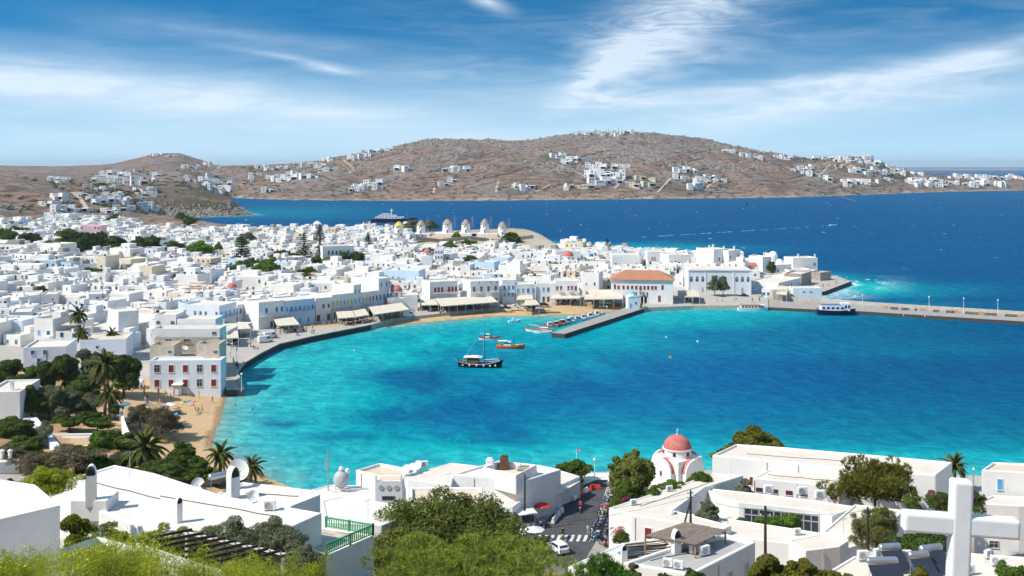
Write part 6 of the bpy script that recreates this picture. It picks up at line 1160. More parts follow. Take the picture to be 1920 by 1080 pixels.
# lower-left shrubs
for i, (x, yt, w_, d, lab, lm, n) in enumerate([(135, 912, 74, 64, 'yellow-green conifer shrub beside rounded-roof house', leafmat('needle_gold', (.13, .15, .02), (.32, .32, .05)), 14000), (192, 938, 76, 70, 'silver-green shrub behind fennel', L_olive, 9000), (430, 944, 124, 80, 'silver-leaved olive bush left below flat roofs', L_olive, 22000), (515, 960, 116, 80, 'silver-leaved olive bush centre below flat roofs', L_olive, 22000), (566, 1006, 90, 76, 'dark olive bush under white house wall', L_olive, 16000), (255, 975, 80, 80, 'bright broom bush left of slat pergola', L_fen, 16000), (330, 972, 90, 80, 'bright broom bush behind slat pergola', L_fen, 16000), (415, 985, 70, 80, 'broom bush right of slat pergola', L_fen, 12000), (225, 962, 90, 81, 'broom bush below tall chimney base', L_fen, 14000), (290, 958, 90, 81, 'tall broom bush in front of low roof wall', L_fen, 14000), (365, 962, 90, 81, 'broom bush right before small dark chimney', L_fen, 14000), (80, 885, 90, 80, 'yellow-green shrub behind rounded-roof house', L_fen, 12000), (15, 890, 40, 76, 'dark climbing plant on left corner house', L_mid, 5000)]): bigtree(lab, 'shrub', x, d, w_, yt, CAMZ-(1120-HY)*d/F if i not in (11, 12) else CAMZ-(945-HY)*d/F, lm, n, .22 if i != 0 else .2, .075 if lm is L_fen else .085, 150+i, 18, .03, .8, cat='shrub', jit=.9)
def fennel(label, cx, d, w_, ytop, n, seed):
    """feathery plant: stems that fork, thread-like leaves, yellow umbels"""
    r = np.random.default_rng(seed); k = d/F; zb = CAMZ-(1115-HY)*k; zt = CAMZ-(ytop-HY)*k; p = D(cx, 500, d); p.z = zb; H = zt-zb; t = empty('fennel_plant', p, 0, label, 'shrub'); m = MB(); Ps = []; Us = []
    ns = int(16*w_/120)+8
    for i in range(ns):
        bx = r.uniform(-.5, .5)*w_*k; by = r.uniform(-.5, .5)*1.6; hh = H*r.uniform(.5, 1.05); lean = r.normal()*.16; top = Vector((bx+lean*hh, by+r.normal()*.1, hh)); m.tube([(bx, by, -.3), (bx+lean*hh*.4, by, hh*.5), top], [.018, .012, .004], L_fen if i % 3 else M_brn, 3, False)
        for j in range(int(n/ns)):
            f = r.random()**.7; q = np.array([bx+lean*hh*f, by, hh*f]); s = (.09+.16*(1-f))*1.5; Ps.append(q+r.normal(size=3)*s*np.array([1, 1, .7]))
        for j in range(10): Us.append(np.array(top)+r.normal(size=3)*np.array([.10, .10, .05]))
    P = np.array(Ps); V, Q = leaves(P, r.normal(size=P.shape), .17, .014, .5, r, -.6); link('foliage', arrays('foliage', V, Q, [L_fen]), t); m.build('stem', t); P = np.array(Us); V, Q = leaves(P, np.tile([0, 0, 1.], (len(P), 1)), .035, .035, .3, r); link('umbel', arrays('umbel', V, Q, [M_yel2]), t)['kind'] = 'stuff'
for i, (x, d, w_, yt, n, lab) in enumerate([(15, 27, 130, 1046, 8000, 'feathery fennel in extreme lower left corner'), (150, 26, 110, 1022, 7000, 'feathery fennel in front of white terrace'), (245, 27, 120, 1004, 9000, 'tallest feathery fennel with yellow umbels, lower left'), (330, 29, 100, 1040, 7000, 'feathery fennel below pergola slats'), (430, 33, 120, 1050, 8000, 'yellow-flowered fennel under right of pergola'), (540, 36, 120, 1048, 8000, 'fennel clump beside white house wall'), (60, 33, 60, 1030, 3000, 'thin fennel at foot of rounded-roof house'), (200, 36, 90, 1022, 5000, 'fennel behind the tall front clumps')]): fennel(lab, x, d, w_, yt, n, 200+i)
# ------------------------------------------------------------------ far hillside: villas, tracks, walls, scrub
def villa_mesh(seed, tan=False):
    r = random.Random(seed); m = MB(); x = 0; wl = M_cream if tan else M_white
    for k in range(r.choice([1, 2, 2, 3, 3])):
        w_, d_, h = r.uniform(5, 10), r.uniform(6, 9), r.choice([3.2, 3.6, 6.2, 6.4]); y = r.uniform(-3, 3); z0 = r.uniform(-1, 1.2) if k else 0
        m.box((x+w_/2, y, z0-4), (w_, d_, h+4), wl); m.box((x+w_/2, y, z0+h+.01), (w_-.8, d_-.8, .05), M_roofw)
        for q in range(int(w_/2.4)):
            if r.random() < .75:
                for f in range(1 if h < 5 else 2): m.box((x+1.3+q*2.4, y-d_/2, z0+1+f*3), (1.1, .16, 1.3), M_glass if r.random() < .7 else M_blue2)
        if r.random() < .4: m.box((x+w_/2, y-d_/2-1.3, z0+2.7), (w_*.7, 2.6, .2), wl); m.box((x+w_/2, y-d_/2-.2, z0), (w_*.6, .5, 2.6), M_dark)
        x += w_*r.uniform(.75, 1.05)
    for i, v in enumerate(m.v): m.v[i] = (v[0]-x/2, v[1], v[2])
    return m.mesh('villa')
VIL = [villa_mesh(300+i) for i in range(12)]; VTAN = [villa_mesh(330+i, True) for i in range(3)]
HL = [('summit houses of the highest hill', 1130, 250), ('winding dirt road on the far hill', 660, 305), ('stepped white villa near far shore', 690, 352), ('crest village of the right hill', 1610, 298), ('low right peninsula', 1850, 336), ('terraced white hotel at left', 190, 365), ('leftmost hill peak', 310, 292), ('rocky left headland', 390, 385), ('long pale track to the far shore', 1245, 345), ('unfinished cream building on far shore', 1092, 350), ('lone villas below right ridge', 1400, 294), ('saddle between the two far hills', 440, 330), ('mid-slope villa terraces', 1140, 325), ('lone twin villas on far slope', 755, 315), ('left ridge villas', 695, 284)]
CL = [(282, 330, 289, 296, 7, .6), (340, 420, 309, 317, 6, 1), (150, 235, 352, 372, 8, 1), (158, 232, 372, 384, 7, 1.1), (255, 300, 356, 374, 6, 1), (236, 270, 345, 349, 2, 1.6), (104, 132, 374, 381, 2, 1.2), (82, 104, 381, 388, 2, 1), (104, 165, 394, 402, 4, 1.2), (202, 235, 394, 400, 3, 1), (258, 295, 388, 391, 2, 1.4), (170, 300, 322, 342, 20, .9), (92, 132, 336, 346, 6, .9), (5, 32, 320, 325, 3, .8), (345, 425, 332, 346, 8, .9), (380, 432, 346, 360, 8, .9),
      (482, 500, 312, 316, 3, .8), (498, 522, 319, 325, 2, .9), (520, 538, 314, 317, 2, .8), (538, 562, 325, 331, 2, 1), (503, 546, 334, 341, 4, .9), (573, 590, 333, 339, 2, .9), (560, 602, 309, 316, 5, .8), (604, 626, 299, 303, 2, .8), (602, 627, 319, 325, 2, 1), (660, 692, 295, 299, 4, .9), (664, 732, 281, 287, 8, .8), (740, 758, 310, 315, 2, 1), (748, 770, 317, 323, 2, 1), (664, 706, 346, 362, 8, .9), (838, 872, 317, 323, 3, 1.1), (918, 930, 324, 330, 1, .8), (845, 880, 339, 346, 4, .8), (830, 850, 346, 352, 2, .9), (498, 512, 359, 365, 2, .8), (890, 955, 262, 270, 5, .8), (440, 480, 326, 350, 5, .8),
      (955, 990, 266, 276, 5, .9), (978, 1016, 281, 287, 3, 1.1), (1010, 1052, 286, 297, 4, 1.1), (1058, 1098, 300, 308, 4, 1.1), (960, 988, 306, 322, 6, .9), (960, 1002, 347, 356, 5, .9), (1106, 1142, 312, 319, 4, 1), (1148, 1168, 314, 321, 2, .9), (1098, 1162, 328, 335, 4, 1.3), (1116, 1166, 342, 348, 4, 1.2), (1270, 1308, 321, 328, 3, .9), (1268, 1292, 333, 339, 2, .9), (1308, 1352, 328, 346, 7, .8), (1290, 1316, 349, 357, 2, 1), (1360, 1370, 285, 289, 1, .9), (1387, 1424, 292, 299, 3, .9), (1078, 1112, 248, 252, 5, .8), (1112, 1192, 249, 257, 9, .8),
      (1450, 1482, 294, 300, 2, .8), (1517, 1546, 297, 300, 2, 1), (1563, 1652, 294, 310, 14, .85), (1490, 1532, 315, 323, 4, .9), (1500, 1556, 330, 344, 6, 1), (1600, 1668, 320, 331, 6, .9), (1585, 1672, 337, 351, 10, .9), (1640, 1722, 308, 330, 13, .8), (1698, 1762, 334, 347, 7, .9), (1750, 1792, 342, 352, 4, 1), (1775, 1822, 331, 336, 4, 1), (1820, 1925, 332, 337, 11, .9), (1810, 1885, 342, 352, 7, 1.1), (1690, 1760, 349, 354, 3, .9)]
hrank = {}; vill = []
for (x0, x1, y0, y1, n, sc) in CL:
    for i in range(n):
        x = x0+(x1-x0)*((i+.5)/n if y1-y0 < 12 else rnd.random())+rnd.uniform(-2, 2); y = rnd.uniform(y0, y1); p = hit(x, y, 780)
        if p is None or p.z < 1.5:
            p = hit(x, y+4, 780)
            if p is None or p.z < 1.5: continue
        vill.append((p, sc, x, y, False))
for x, y in [(912, 352), (904, 330), (1085, 352), (1102, 352), (1200, 337), (1218, 338), (1190, 351), (1215, 350), (1575, 312), (1590, 314)]:
    p = hit(x, y, 780)
    if p: vill.append((p, .9, x, y, True))
vl = []
for (p, sc, x, y, tan) in vill:
    b = min(HL, key=lambda l: abs(l[1]-x)+2.5*abs(l[2]-y)); dx, dy = x-b[1], 2.5*(y-b[2]); sd_ = ('left of' if dx < 0 else 'right of') if abs(dx) > abs(dy) else ('above' if dy < 0 else 'below'); vl.append((abs(dx)+abs(dy), b[0], sd_, p, sc, tan))
vl.sort(key=lambda v: v[0]); vl = vl[:300]
for (_, nm, sd_, p, sc, tan) in vl:
    k = hrank.get((nm, sd_, tan), 0); hrank[nm, sd_, tan] = k+1; o = link('hillside_villa', rnd.choice(VTAN if tan else VIL), None, p); o.rotation_euler = (0, 0, rnd.gauss(0, .25)); s = sc*rnd.uniform(.85, 1.25)*(1.45 if p.y > 1500 else .68); o.scale = (s, s, s)
    tag(o, '%s flat-roofed villa, %s %s the %s' % ('small cream' if tan else 'small white', ORD[k] if k < len(ORD) else 'outermost', sd_, nm), 'villa', 'villas scattered over the far hillsides')
print('villas', len(vl))
def ribbon(name, label, pix, w_, mt, lift=.5, kind='structure', sub=6, box=0, into=None):
    m = into or MB(); P = []
    for (a, b) in zip(pix, pix[1:]):
        for i in range(sub):
            q = hit(a[0]+(b[0]-a[0])*i/sub, a[1]+(b[1]-a[1])*i/sub, 780)
            if q: P.append(q)
    for a, b in zip(P, P[1:]):
        if (b-a).length > 130: continue
        d = Vector((b.y-a.y, a.x-b.x, 0)).normalized()*w_/2
        if box: m.beam(a-Vector((0, 0, .6)), b-Vector((0, 0, .6)), w_, box+.6, mt)
        else: m.quad([a-d+Vector((0, 0, lift)), a+d+Vector((0, 0, lift)), b+d+Vector((0, 0, lift)), b-d+Vector((0, 0, lift))], mt)
    if m.v and into is None: o = m.build(name); o['kind'] = kind; o['label'] = label
M_dirt = mat('dirt_track', (.46, .365, .275), 1, .1, .05)
for i, pts in enumerate([[(645, 300), (648, 304), (660, 312), (664, 318), (655, 325), (636, 328)], [(935, 340), (932, 346), (930, 364)], [(1175, 330), (1164, 342), (1150, 356)], [(1258, 334), (1245, 348), (1230, 364)], [(1345, 338), (1330, 348), (1320, 358)], [(1030, 302), (1060, 316), (1085, 325), (1098, 332)], [(815, 352), (812, 364)], [(1520, 345), (1545, 352), (1575, 345), (1600, 335)], [(1480, 340), (1510, 334), (1540, 326), (1560, 305)], [(1640, 312), (1660, 325), (1680, 332)], [(1005, 360), (1025, 350), (1032, 346)], [(985, 280), (1010, 272), (1060, 262)], [(132, 358), (150, 372), (160, 388), (165, 396)], [(238, 368), (250, 378), (270, 380)], [(550, 320), (575, 326)], [(740, 338), (700, 345), (670, 352)], [(870, 354), (900, 345), (950, 340)], [(1400, 330), (1440, 338), (1480, 345)], [(430, 352), (470, 345), (520, 348), (560, 340)], [(590, 345), (640, 350), (700, 362)], [(780, 335), (830, 330), (880, 333), (930, 322)], [(1180, 300), (1230, 310), (1280, 318)], [(1290, 345), (1330, 352), (1380, 350)], [(1100, 300), (1140, 308), (1190, 306)], [(860, 300), (900, 296), (950, 290), (990, 285)]]): ribbon('dirt_track', 'pale dirt track winding over dry hillside', pts, 4.2 if i else 5.5, M_dirt)
FW = MB(); M_fw = mat('field_wall', (.17, .135, .115), 1, .2, .2)
for i in range(60):
    x = rnd.uniform(440, 1650); y = rnd.uniform(285, 362); L = rnd.uniform(25, 90); s = rnd.uniform(-.28, .28); ribbon('field_walls', 'old dry-stone field walls on the hillside', [(x, y), (x+L*.5, y+s*L*.5+rnd.uniform(-2, 2)), (x+L, y+s*L)], 1.0, M_fw, kind='stuff', box=1.1, sub=8, into=FW)
o = FW.build('field_walls'); o['kind'] = 'stuff'; o['label'] = 'old dry-stone field walls on the far hillside'
# dark scrub clumps round the villas, boulders on the upper slope
P, N = [], []; rs = MB()
for i in range(2600):
    if i < 1200: v = rnd.choice(vl); p = v[3]; x, y = p.x+rnd.gauss(0, 22), p.y+rnd.gauss(0, 20)
    else: y = rnd.uniform(1250, 2500); x = y*rnd.uniform(-.5, .42)
    z = hz1(x, y)
    if z < 1.5: continue
    k = 26; s = rnd.uniform(1.0, 2.6); q = rng.normal(size=(k, 3))*np.array([s, s, s*.55]); q[:, 2] = np.abs(q[:, 2]); P.append(q+np.array([x, y, z])); N.append(q)
P = np.concatenate(P); N = np.concatenate(N); N /= np.linalg.norm(N, axis=1)[:, None]+1e-6; V, Q = leaves(P, N, 2.0, 1.3, .5); o = link('hillside_scrub', arrays('hillside_scrub', V, Q, [L_dark])); o['kind'] = 'stuff'; o['label'] = 'dark green scrub around the far villas'
xs = rng.uniform(-.22, .33, 9000); ys = rng.uniform(1750, 2480, 9000); X = xs*ys; Z = height(X, ys); keep = (Z > 45)&(fbm(X/60, ys/60, 3) > .47); X, ys, Z = X[keep], ys[keep], Z[keep]; n = len(X); S = rng.uniform(.7, 3.2, n)**1.0
bx8 = np.array([(-1, -1, -.6), (1, -1, -.6), (1, 1, -.6), (-1, 1, -.6), (-.6, -.7, .8), (.7, -.6, .7), (.6, .7, .9), (-.7, .6, .7)], float); V = (bx8[None]*(S[:, None, None]*(.7+.6*rng.random((n, 8, 1))))+np.stack([X, ys, Z], 1)[:, None]).reshape(-1, 3); fq = np.array([(4, 5, 6, 7), (0, 1, 5, 4), (1, 2, 6, 5), (2, 3, 7, 6), (3, 0, 4, 7)]); Q = (fq[None]+8*np.arange(n)[:, None, None]).reshape(-1, 4)
o = link('hillside_boulders', arrays('hillside_boulders', V, Q, [M_stone])); o['kind'] = 'stuff'; o['label'] = 'grey granite boulders strewn over the upper slope'
hx = []
for i in range(900): f = rnd.random(); a_ = HEAD[:6]; k = min(4, int(f*5)); u_ = f*5-k; x = a_[k][0]+(a_[k+1][0]-a_[k][0])*u_+rnd.gauss(-3, 4); y = a_[k][1]+(a_[k+1][1]-a_[k][1])*u_+rnd.gauss(3, 4); hx.append((x, y, max(-.5, hz1(x, y)), rnd.uniform(.4, 1.6)))
hx = np.array(hx); n = len(hx); V = (bx8[None]*(hx[:, 3][:, None, None]*(.7+.6*rng.random((n, 8, 1))))+hx[:, None, :3]).reshape(-1, 3); Q = (fq[None]+8*np.arange(n)[:, None, None]).reshape(-1, 4); o = link('headland_rocks', arrays('headland_rocks', V, Q, [M_stone])); o['kind'] = 'stuff'; o['label'] = 'jagged brown rocks round the left headland'
# masts on the summit
for i, x in enumerate((1117, 1141, 1160)): p = hit(x, 252, 1500); m = MB(); m.tube([(0, 0, 0), (0, 0, 16+4*(i == 2))], .5, M_galv, 4); m.tube([(0, 0, 12), (1.5, 0, 12)], .3, M_galv, 4); tag(m.build('radio_mast', None, p), '%s thin radio mast among summit houses' % ('left', 'middle', 'right')[i], 'mast', 'masts on the summit')
p = hit(1061, 356, 900); t = link('hillside_chapel', (lambda m: (m.box((0, 0, -3), (9, 8, 8), M_white), m.lathe([(4.2, 5), (3.2, 8), (1.2, 11), (.05, 12.5)], M_white, n=12), m)[-1])(MB()).mesh('chapel'), None, p); tag(t, 'small white cone-topped chapel on far shore', 'chapel')
# distant low island on the horizon, haze put into its pale grey colour
m = MB(); pts = [(1690+i*14, 2.0+6*abs(math.sin(i*.7))+4*rnd.random()) for i in range(20)]; m.add([(((x-HX)/F)*16000, 16000, 0) for x, h in pts]+[(((x-HX)/F)*16000, 16400, h*2.2) for x, h in pts]+[(((x-HX)/F)*16000, 17000, 0) for x, h in pts], [(k*20+i, k*20+i+1, (k+1)*20+i+1, (k+1)*20+i) for k in range(2) for i in range(19)], mat('far_island', (.38, .36, .36), 1, .05, .001)); o = m.build('distant_island'); o['kind'] = 'structure'; o['label'] = 'pale low island on the horizon'
# ------------------------------------------------------------------ boats
def hull_mesh(L, B, fb, mt, stripe=None, sheer=.45, draft=.5, full=.55, inner=None, ns=15):
    m = MB(); rows = []
    for i in range(ns):
        s = i/(ns-1); u = 2*s-1; b = B/2*max(.02, (1-max(0, u-.05)**2.2*1.05) if u > 0 else (1-(-u)**3.5*(1-full))); zs = fb+sheer*(u*u if u > 0 else .55*u*u); x = L/2*u*(1.0); rk = L*.05*max(0, u)**2
        rows.append([(x-rk*.5, 0, -draft), (x-rk*.3, b*.55, -draft*.6), (x, b*.88, .05), (x+rk*.4, b*.98, zs*.62), (x+rk, b*1.02, zs)])
    for sd_ in (1, -1):
        V = [(p[0], p[1]*sd_, p[2]) for r_ in rows for p in r_]
        for k in range(4):
            mm = stripe if (k == 3 and stripe) else mt; m.add(V, [(i*5+k, (i+1)*5+k, (i+1)*5+k+1, i*5+k+1) for i in range(ns-1)], mm)
    tr = rows[0]; m.add([(p[0], p[1], p[2]) for p in tr]+[(p[0], -p[1], p[2]) for p in reversed(tr)], [tuple(range(10))], mt)
    me = m.mesh('hull'); d = MB(); d.add([(r_[4][0], r_[4][1]*.97, r_[4][2]-.22) for r_ in rows]+[(r_[4][0], -r_[4][1]*.97, r_[4][2]-.22) for r_ in rows], [(i, i+1, ns+i+1, ns+i) for i in range(ns-1)], inner or M_wood); return me, d.mesh('deck'), rows
def boat(name, label, x, y, L, B, fb, mt, rz, stripe=None, cat='boat', inner=None, sheer=.45, full=.55, group=None):
    t = empty(name, G(x, y, 0), rz, label, cat, group); h, d, rows = hull_mesh(L, B, fb, mt, stripe, sheer, full=full, inner=inner); link('hull', h, t); link('deck', d, t); return t
def cabin(t, c, d_, mt, win=True, name='cabin', roofm=None):
    m = MB(); m.box(c, d_, mt, taper=.94); o = m.build(name, t, bevel=.06)
    if win:
        m = MB(); m.box((c[0], c[1], c[2]+d_[2]*.5), (d_[0]*.9, d_[1]*1.0, d_[2]*.28), M_glass); m.build('cabin_window', t)
    if roofm: m = MB(); m.box((c[0], c[1], c[2]+d_[2]), (d_[0]*1.08, d_[1]*1.08, .1), roofm); m.build('cabin_roof', t)
def mast(t, x, z0, h, mt=None, stays=None, boom=None):
    m = MB(); m.tube([(x, 0, z0), (x, 0, z0+h*.6), (x, 0, z0+h)], [.11, .09, .05], mt or M_dwood, 6); m.box((x, 0, z0+h*.68), (.1, .9, .07), mt or M_dwood); m.build('mast', t)
    if stays:
        m = MB()
        for (a, b) in stays: m.tube([(a, b, z0+.3), (x, 0, z0+h*.92)], .022, M_galv, 3, False)
        m.build('rigging', t)
    if boom: m = MB(); m.tube([(x, 0, z0+1.2), (boom, 0, z0+1.5)], .09, M_white, 6); m.build('boom', t)
# black two-ended kaiki in the middle of the bay
t = boat('sailing_kaiki', 'black wooden sailing boat with tall mast and white awning in mid bay', 900, 688, 12.2, 3.7, .95, M_hblk, R(-9), stripe=M_hblk, sheer=1.25, full=.5, inner=M_brn)
cabin(t, (-2.0, 0, 1.0), (3.4, 2.4, 1.3), M_brn); m = MB(); m.box((-2.0, 0, 2.75), (5.0, 2.9, .1), M_awn2); m.box((-1.4, 0, 2.85), (2.4, 1.8, .25), M_awn2); m.build('sun_awning', t); m = MB(); [m.tube([(-5.8, sy*1.1, 1.55), (-3, sy*1.82, 1.1), (0, sy*1.86, 1.0), (3, sy*1.6, 1.25), (5.6, sy*.35, 1.95)], .05, M_plast, 4) for sy in (-1, 1)]; m.build('rub_rail', t); mast(t, 1.3, .9, 11.4, None, [(5.8, 0), (-5.2, 0), (1.0, 1.7), (1.0, -1.7)], 5.2)
m = MB(); m.tube([(5.6, 0, 1.9), (8.0, 0, 2.6)], [.14, .07], M_dwood, 6); m.build('bowsprit', t); m = MB(); m.tube([(-5.9, 0, 1.4), (-7.6, 0, 2.2)], [.09, .05], M_wood, 5); m.build('stern_pole', t)
for x in (-4.5, -2.6, -.6, 1.4, 3.2, 4.6): m = MB(); m.ball((0, 0, 0), .24, M_plast, 8, 5, 1.2); m.build('fender', t, (x, -1.95 if x < 3.5 else -1.35, .75))
m = MB(); [m.box((x, sy*1.72*(1 if x < 3 else .75), 1.2), (.05, .05, .6), M_wood) for x in np.arange(-5, 5, .8) for sy in (-1, 1)]; m.beam((-5, -1.72, 1.8), (3, -1.72, 1.8), .06, .06, M_wood); m.beam((-5, 1.72, 1.8), (3, 1.72, 1.8), .06, .06, M_wood); m.build('guard_rail', t)
t = boat('fishing_boat', 'white and red fishing boat just behind the black sailing boat', 917, 637, 6.4, 2.2, .8, M_white, R(-5), stripe=M_red2, sheer=.5); cabin(t, (-.6, 0, .7), (1.6, 1.3, 1.2), M_plast); mast(t, .9, .7, 3.6); m = MB(); m.box((-1.9, 0, 1.9), (1.8, 1.8, .08), M_blue2); m.build('sun_awning', t)
t = boat('fishing_boat', 'red-hulled fishing boat with pale blue cabin right of black sailing boat', 957, 653, 8.6, 2.8, .95, M_red2, R(-10), stripe=M_org, sheer=.6); cabin(t, (-.9, 0, .8), (2.4, 1.6, 1.3), M_pale); mast(t, 1.2, .8, 3.0); m = MB(); m.box((-2.4, 0, 2.2), (3, 2, .08), M_awn2); m.build('sun_awning', t); m = MB(); [m.cyl((2.2+.5*(k % 2), .4*(k-1.5), .8), .22, .45, M_yel2, 8) for k in range(4)]; m.build('crate', t)
t = boat('rowing_boat', 'small white motorboat near far beach left of jetty', 964, 604, 4.4, 1.6, .6, M_plast, R(15), inner=M_plastg); cabin(t, (-.3, 0, .5), (1.0, 1.0, .9), M_pale, False)
t = boat('sailing_boat', 'white sailing boat with brown mast moored at tip of jetty', 1012, 622, 9.5, 2.6, .85, M_plast, R(168), stripe=M_wood, sheer=.7); mast(t, .4, .8, 9.0, M_wood, [(4.4, 0), (-4, 0), (0, 1.2), (0, -1.2)], 3.8); cabin(t, (-1.8, 0, .7), (2.4, 1.6, .9), M_plast); m = MB(); m.tube([(4.5, 0, 1.3), (6.2, 0, 1.9)], .07, M_wood, 5); m.build('bowsprit', t)
t = boat('speedboat', 'low white speedboat beside jetty tip', 1018, 624.5, 6.2, 2.1, .6, M_plast, R(175), inner=M_plastg); m = MB(); m.box((.6, 0, .5), (.1, 1.4, .6), M_glass); m.build('windscreen', t)
for (x, y, L, mt, st, cb_, rz, lab) in [(1040, 612, 7.5, M_org, M_red2, M_red2, 200, 'orange fishing boat with red cabin behind jetty tip'), (1028, 614, 7.0, M_plast, M_org, M_plast, 195, 'white fishing boat with orange stripe behind jetty tip'), (1052, 609, 6.8, M_org, M_blue2, M_brn, 205, 'orange and blue boat third from jetty tip'), (1072, 603, 7.5, M_plast, M_blue2, M_plast, 20, 'white boat with blue stripe at middle of jetty'), (1084, 602, 6.4, M_pale, M_plast, M_pale, 25, 'pale blue boat at middle of jetty'), (1096, 599, 6.8, M_plast, M_pale, M_plast, 15, 'white cabin boat inner of jetty middle'), (1108, 596, 6.5, M_plast, None, M_plast, 22, 'plain white boat towards beach end of jetty'), (1121, 592, 6.0, M_plast, M_plastg, M_plast, 18, 'white boat nearest beach along jetty'), (1064, 606, 5.5, M_blue2, M_plast, M_blue, 190, 'small blue boat close to jetty side')]:
    t = boat('fishing_boat', lab, x, y, L, 2.2, .75, mt, R(rz), stripe=st, sheer=.5, group='boats moored along the jetty'); cabin(t, (-.5, 0, .65), (L*.24, 1.3, 1.1), cb_, True, 'cabin', M_plast); mast(t, 1.0, .7, 2.4, M_galv)
def ferry(label, x, y, L, B, fb, mt, mt2, rz, tops, stripe=None, name='passenger_boat', inner=None):
    t = boat(name, label, x, y, L, B, fb, mt, R(rz), stripe=stripe, sheer=.5, full=.8, inner=inner or M_conc)
    for (c, d_, m_, nw) in tops:
        m = MB(); m.box(c, d_, m_); m.build('cabin', t, bevel=.12)
        for k in range(nw):
            for sy in (-1, 1): m = MB(); m.box((c[0]-d_[0]/2+d_[0]*(k+.5)/nw, sy*d_[1]/2, c[2]+d_[2]*.35), (d_[0]/nw*.62, .06, d_[2]*.38), M_glass); m.build('cabin_window', t)
    return t
t = ferry('navy-hulled white ferry moored at main pier', 1567, 590.6, 13.6, 4.2, 1.9, M_navy, M_plast, -4, [((-1.4, 0, 1.6), (8.6, 3.6, 2.2), M_plast, 5), ((3.4, 0, 1.7), (3.2, 3.2, 3.0), M_plast, 3)], M_navy); m = MB(); m.box((-2, 0, 3.8), (7.5, 3.5, .12), M_blue); m.build('upper_deck', t); m = MB(); [m.box((-5+.7*k, sy*1.7, 3.9), (.05, .05, .9), M_plast) for k in range(11) for sy in (-1, 1)]; [m.beam((-5, sy*1.7, 4.8), (2, sy*1.7, 4.8), .05, .05, M_plast) for sy in (-1, 1)]; m.build('guard_rail', t); m = MB(); m.box((-4.9, -.8, 3.9), (.06, .8, .6), M_red2); m.box((1.2, -1.7, 3.9), (.06, .5, .6), M_red2); m.build('flag', t)
t = ferry('white and orange-topped excursion boat at square quay', 1411, 583, 11.4, 3.2, 1.1, M_plast, M_plast, -2, [((-.8, 0, 1.0), (7.6, 2.6, 1.3), M_plast, 6), ((3.6, 0, 1.0), (1.5, 2.0, 1.5), M_plast, 1)], M_pale); m = MB(); m.box((-.8, 0, 2.35), (8, 2.9, .14), M_org); m.build('canopy', t); m = MB(); m.box((-5.6, 0, 1.4), (.06, .7, 1.0), M_red2); m.build('flag', t)
t = ferry('large dark-hulled white motor yacht anchored beyond town', 738, 417.2, 44, 8.5, 4.0, M_navy, M_plast, 3, [((-4, 0, 3.7), (28, 7.2, 2.0), M_plast, 9), ((-6, 0, 5.7), (18, 6.2, 1.8), M_plast, 6), ((-8, 0, 7.5), (8, 5, 1.4), M_plast, 3)], M_navy, 'motor_yacht', M_plast); m = MB(); m.tube([(-2, 0, 7.2), (-2.5, 0, 14)], [.7, .2], M_plast, 6); m.ball((-1.8, 0, 12), 1.1, M_plast, 8, 5); m.box((-1.6, 0, 13), (.3, 4, .3), M_plast); m.build('radar_mast', t); m = MB(); m.box((-21.5, 0, 5), (.1, 1.5, 1.2), M_red2); m.build('flag', t)
for o in list(t.children):
    pass
t = boat('tender', 'tiny white tender beside stern of big yacht', 694, 417, 5, 2, .8, M_plast, 0.2); t = boat('tender', 'tiny red tender left of big yacht', 684, 418, 4, 1.6, .7, M_red2, 0.1)
t = boat('speedboat', 'distant white speedboat with wake in open sea', 1562, 423, 7, 2.4, .9, M_plast, R(8)); t = boat('sailing_boat', 'tiny distant white boat near right peninsula', 1725, 322, 30, 6, 3, M_plast, 0.1); 
t = boat('rowing_boat', 'small green dinghy on sand by beach planks', 1015, 588.5, 3.6, 1.4, .5, M_domeb, R(10))
def wake(label, a, b, w0, w1):
    A_, B_ = G(*a, 0), G(*b, 0); e = (B_-A_); n = Vector((-e.y, e.x, 0)).normalized(); m = MB(); k = 40
    for i in range(k):
        if rnd.random() < .35: continue
        f0, f1 = i/k, (i+.85)/k; w_ = (w0+(w1-w0)*f0)*rnd.uniform(.3, 1); c0, c1 = A_+e*f0, A_+e*f1; o = n*rnd.uniform(-1, 1)*w_*.6; m.quad([c0-n*w_/2+o+Vector((0, 0, .06)), c1-n*w_*.4+o+Vector((0, 0, .06)), c1+n*w_*.4+o+Vector((0, 0, .06)), c0+n*w_/2+o+Vector((0, 0, .06))], M_foam)
    o = m.build('wake'); o['kind'] = 'stuff'; o['label'] = label
M_foam = mat('foam', (.78, .83, .86), .9, .08, .5)
wake('white wake streak behind distant speedboat', (1562, 423), (1200, 445), 1.0, 2.2); wake('thin foam of anchored yacht', (700, 418), (780, 418), 1.5, 1.5)
for (lab, x, y, r_, mt) in [('orange mooring buoy with rope floating in bay', 1257, 671, .42, M_org), ('white mooring buoy in bay right of jetty', 1308, 641, .38, M_plast), ('small white buoy farther right of jetty', 1249, 633, .25, M_plast), ('white float left of black sailing boat', 664, 657, .2, M_plast), ('orange float in front of long promenade', 799, 639, .2, M_org)]: m = MB(); m.ball((0, 0, .1), r_, mt, 10, 6); m.cyl((0, 0, r_*.8), .05, .25, mt, 6); tag(m.build('buoy', None, G(x, y, 0), smooth=True), lab, 'buoy')
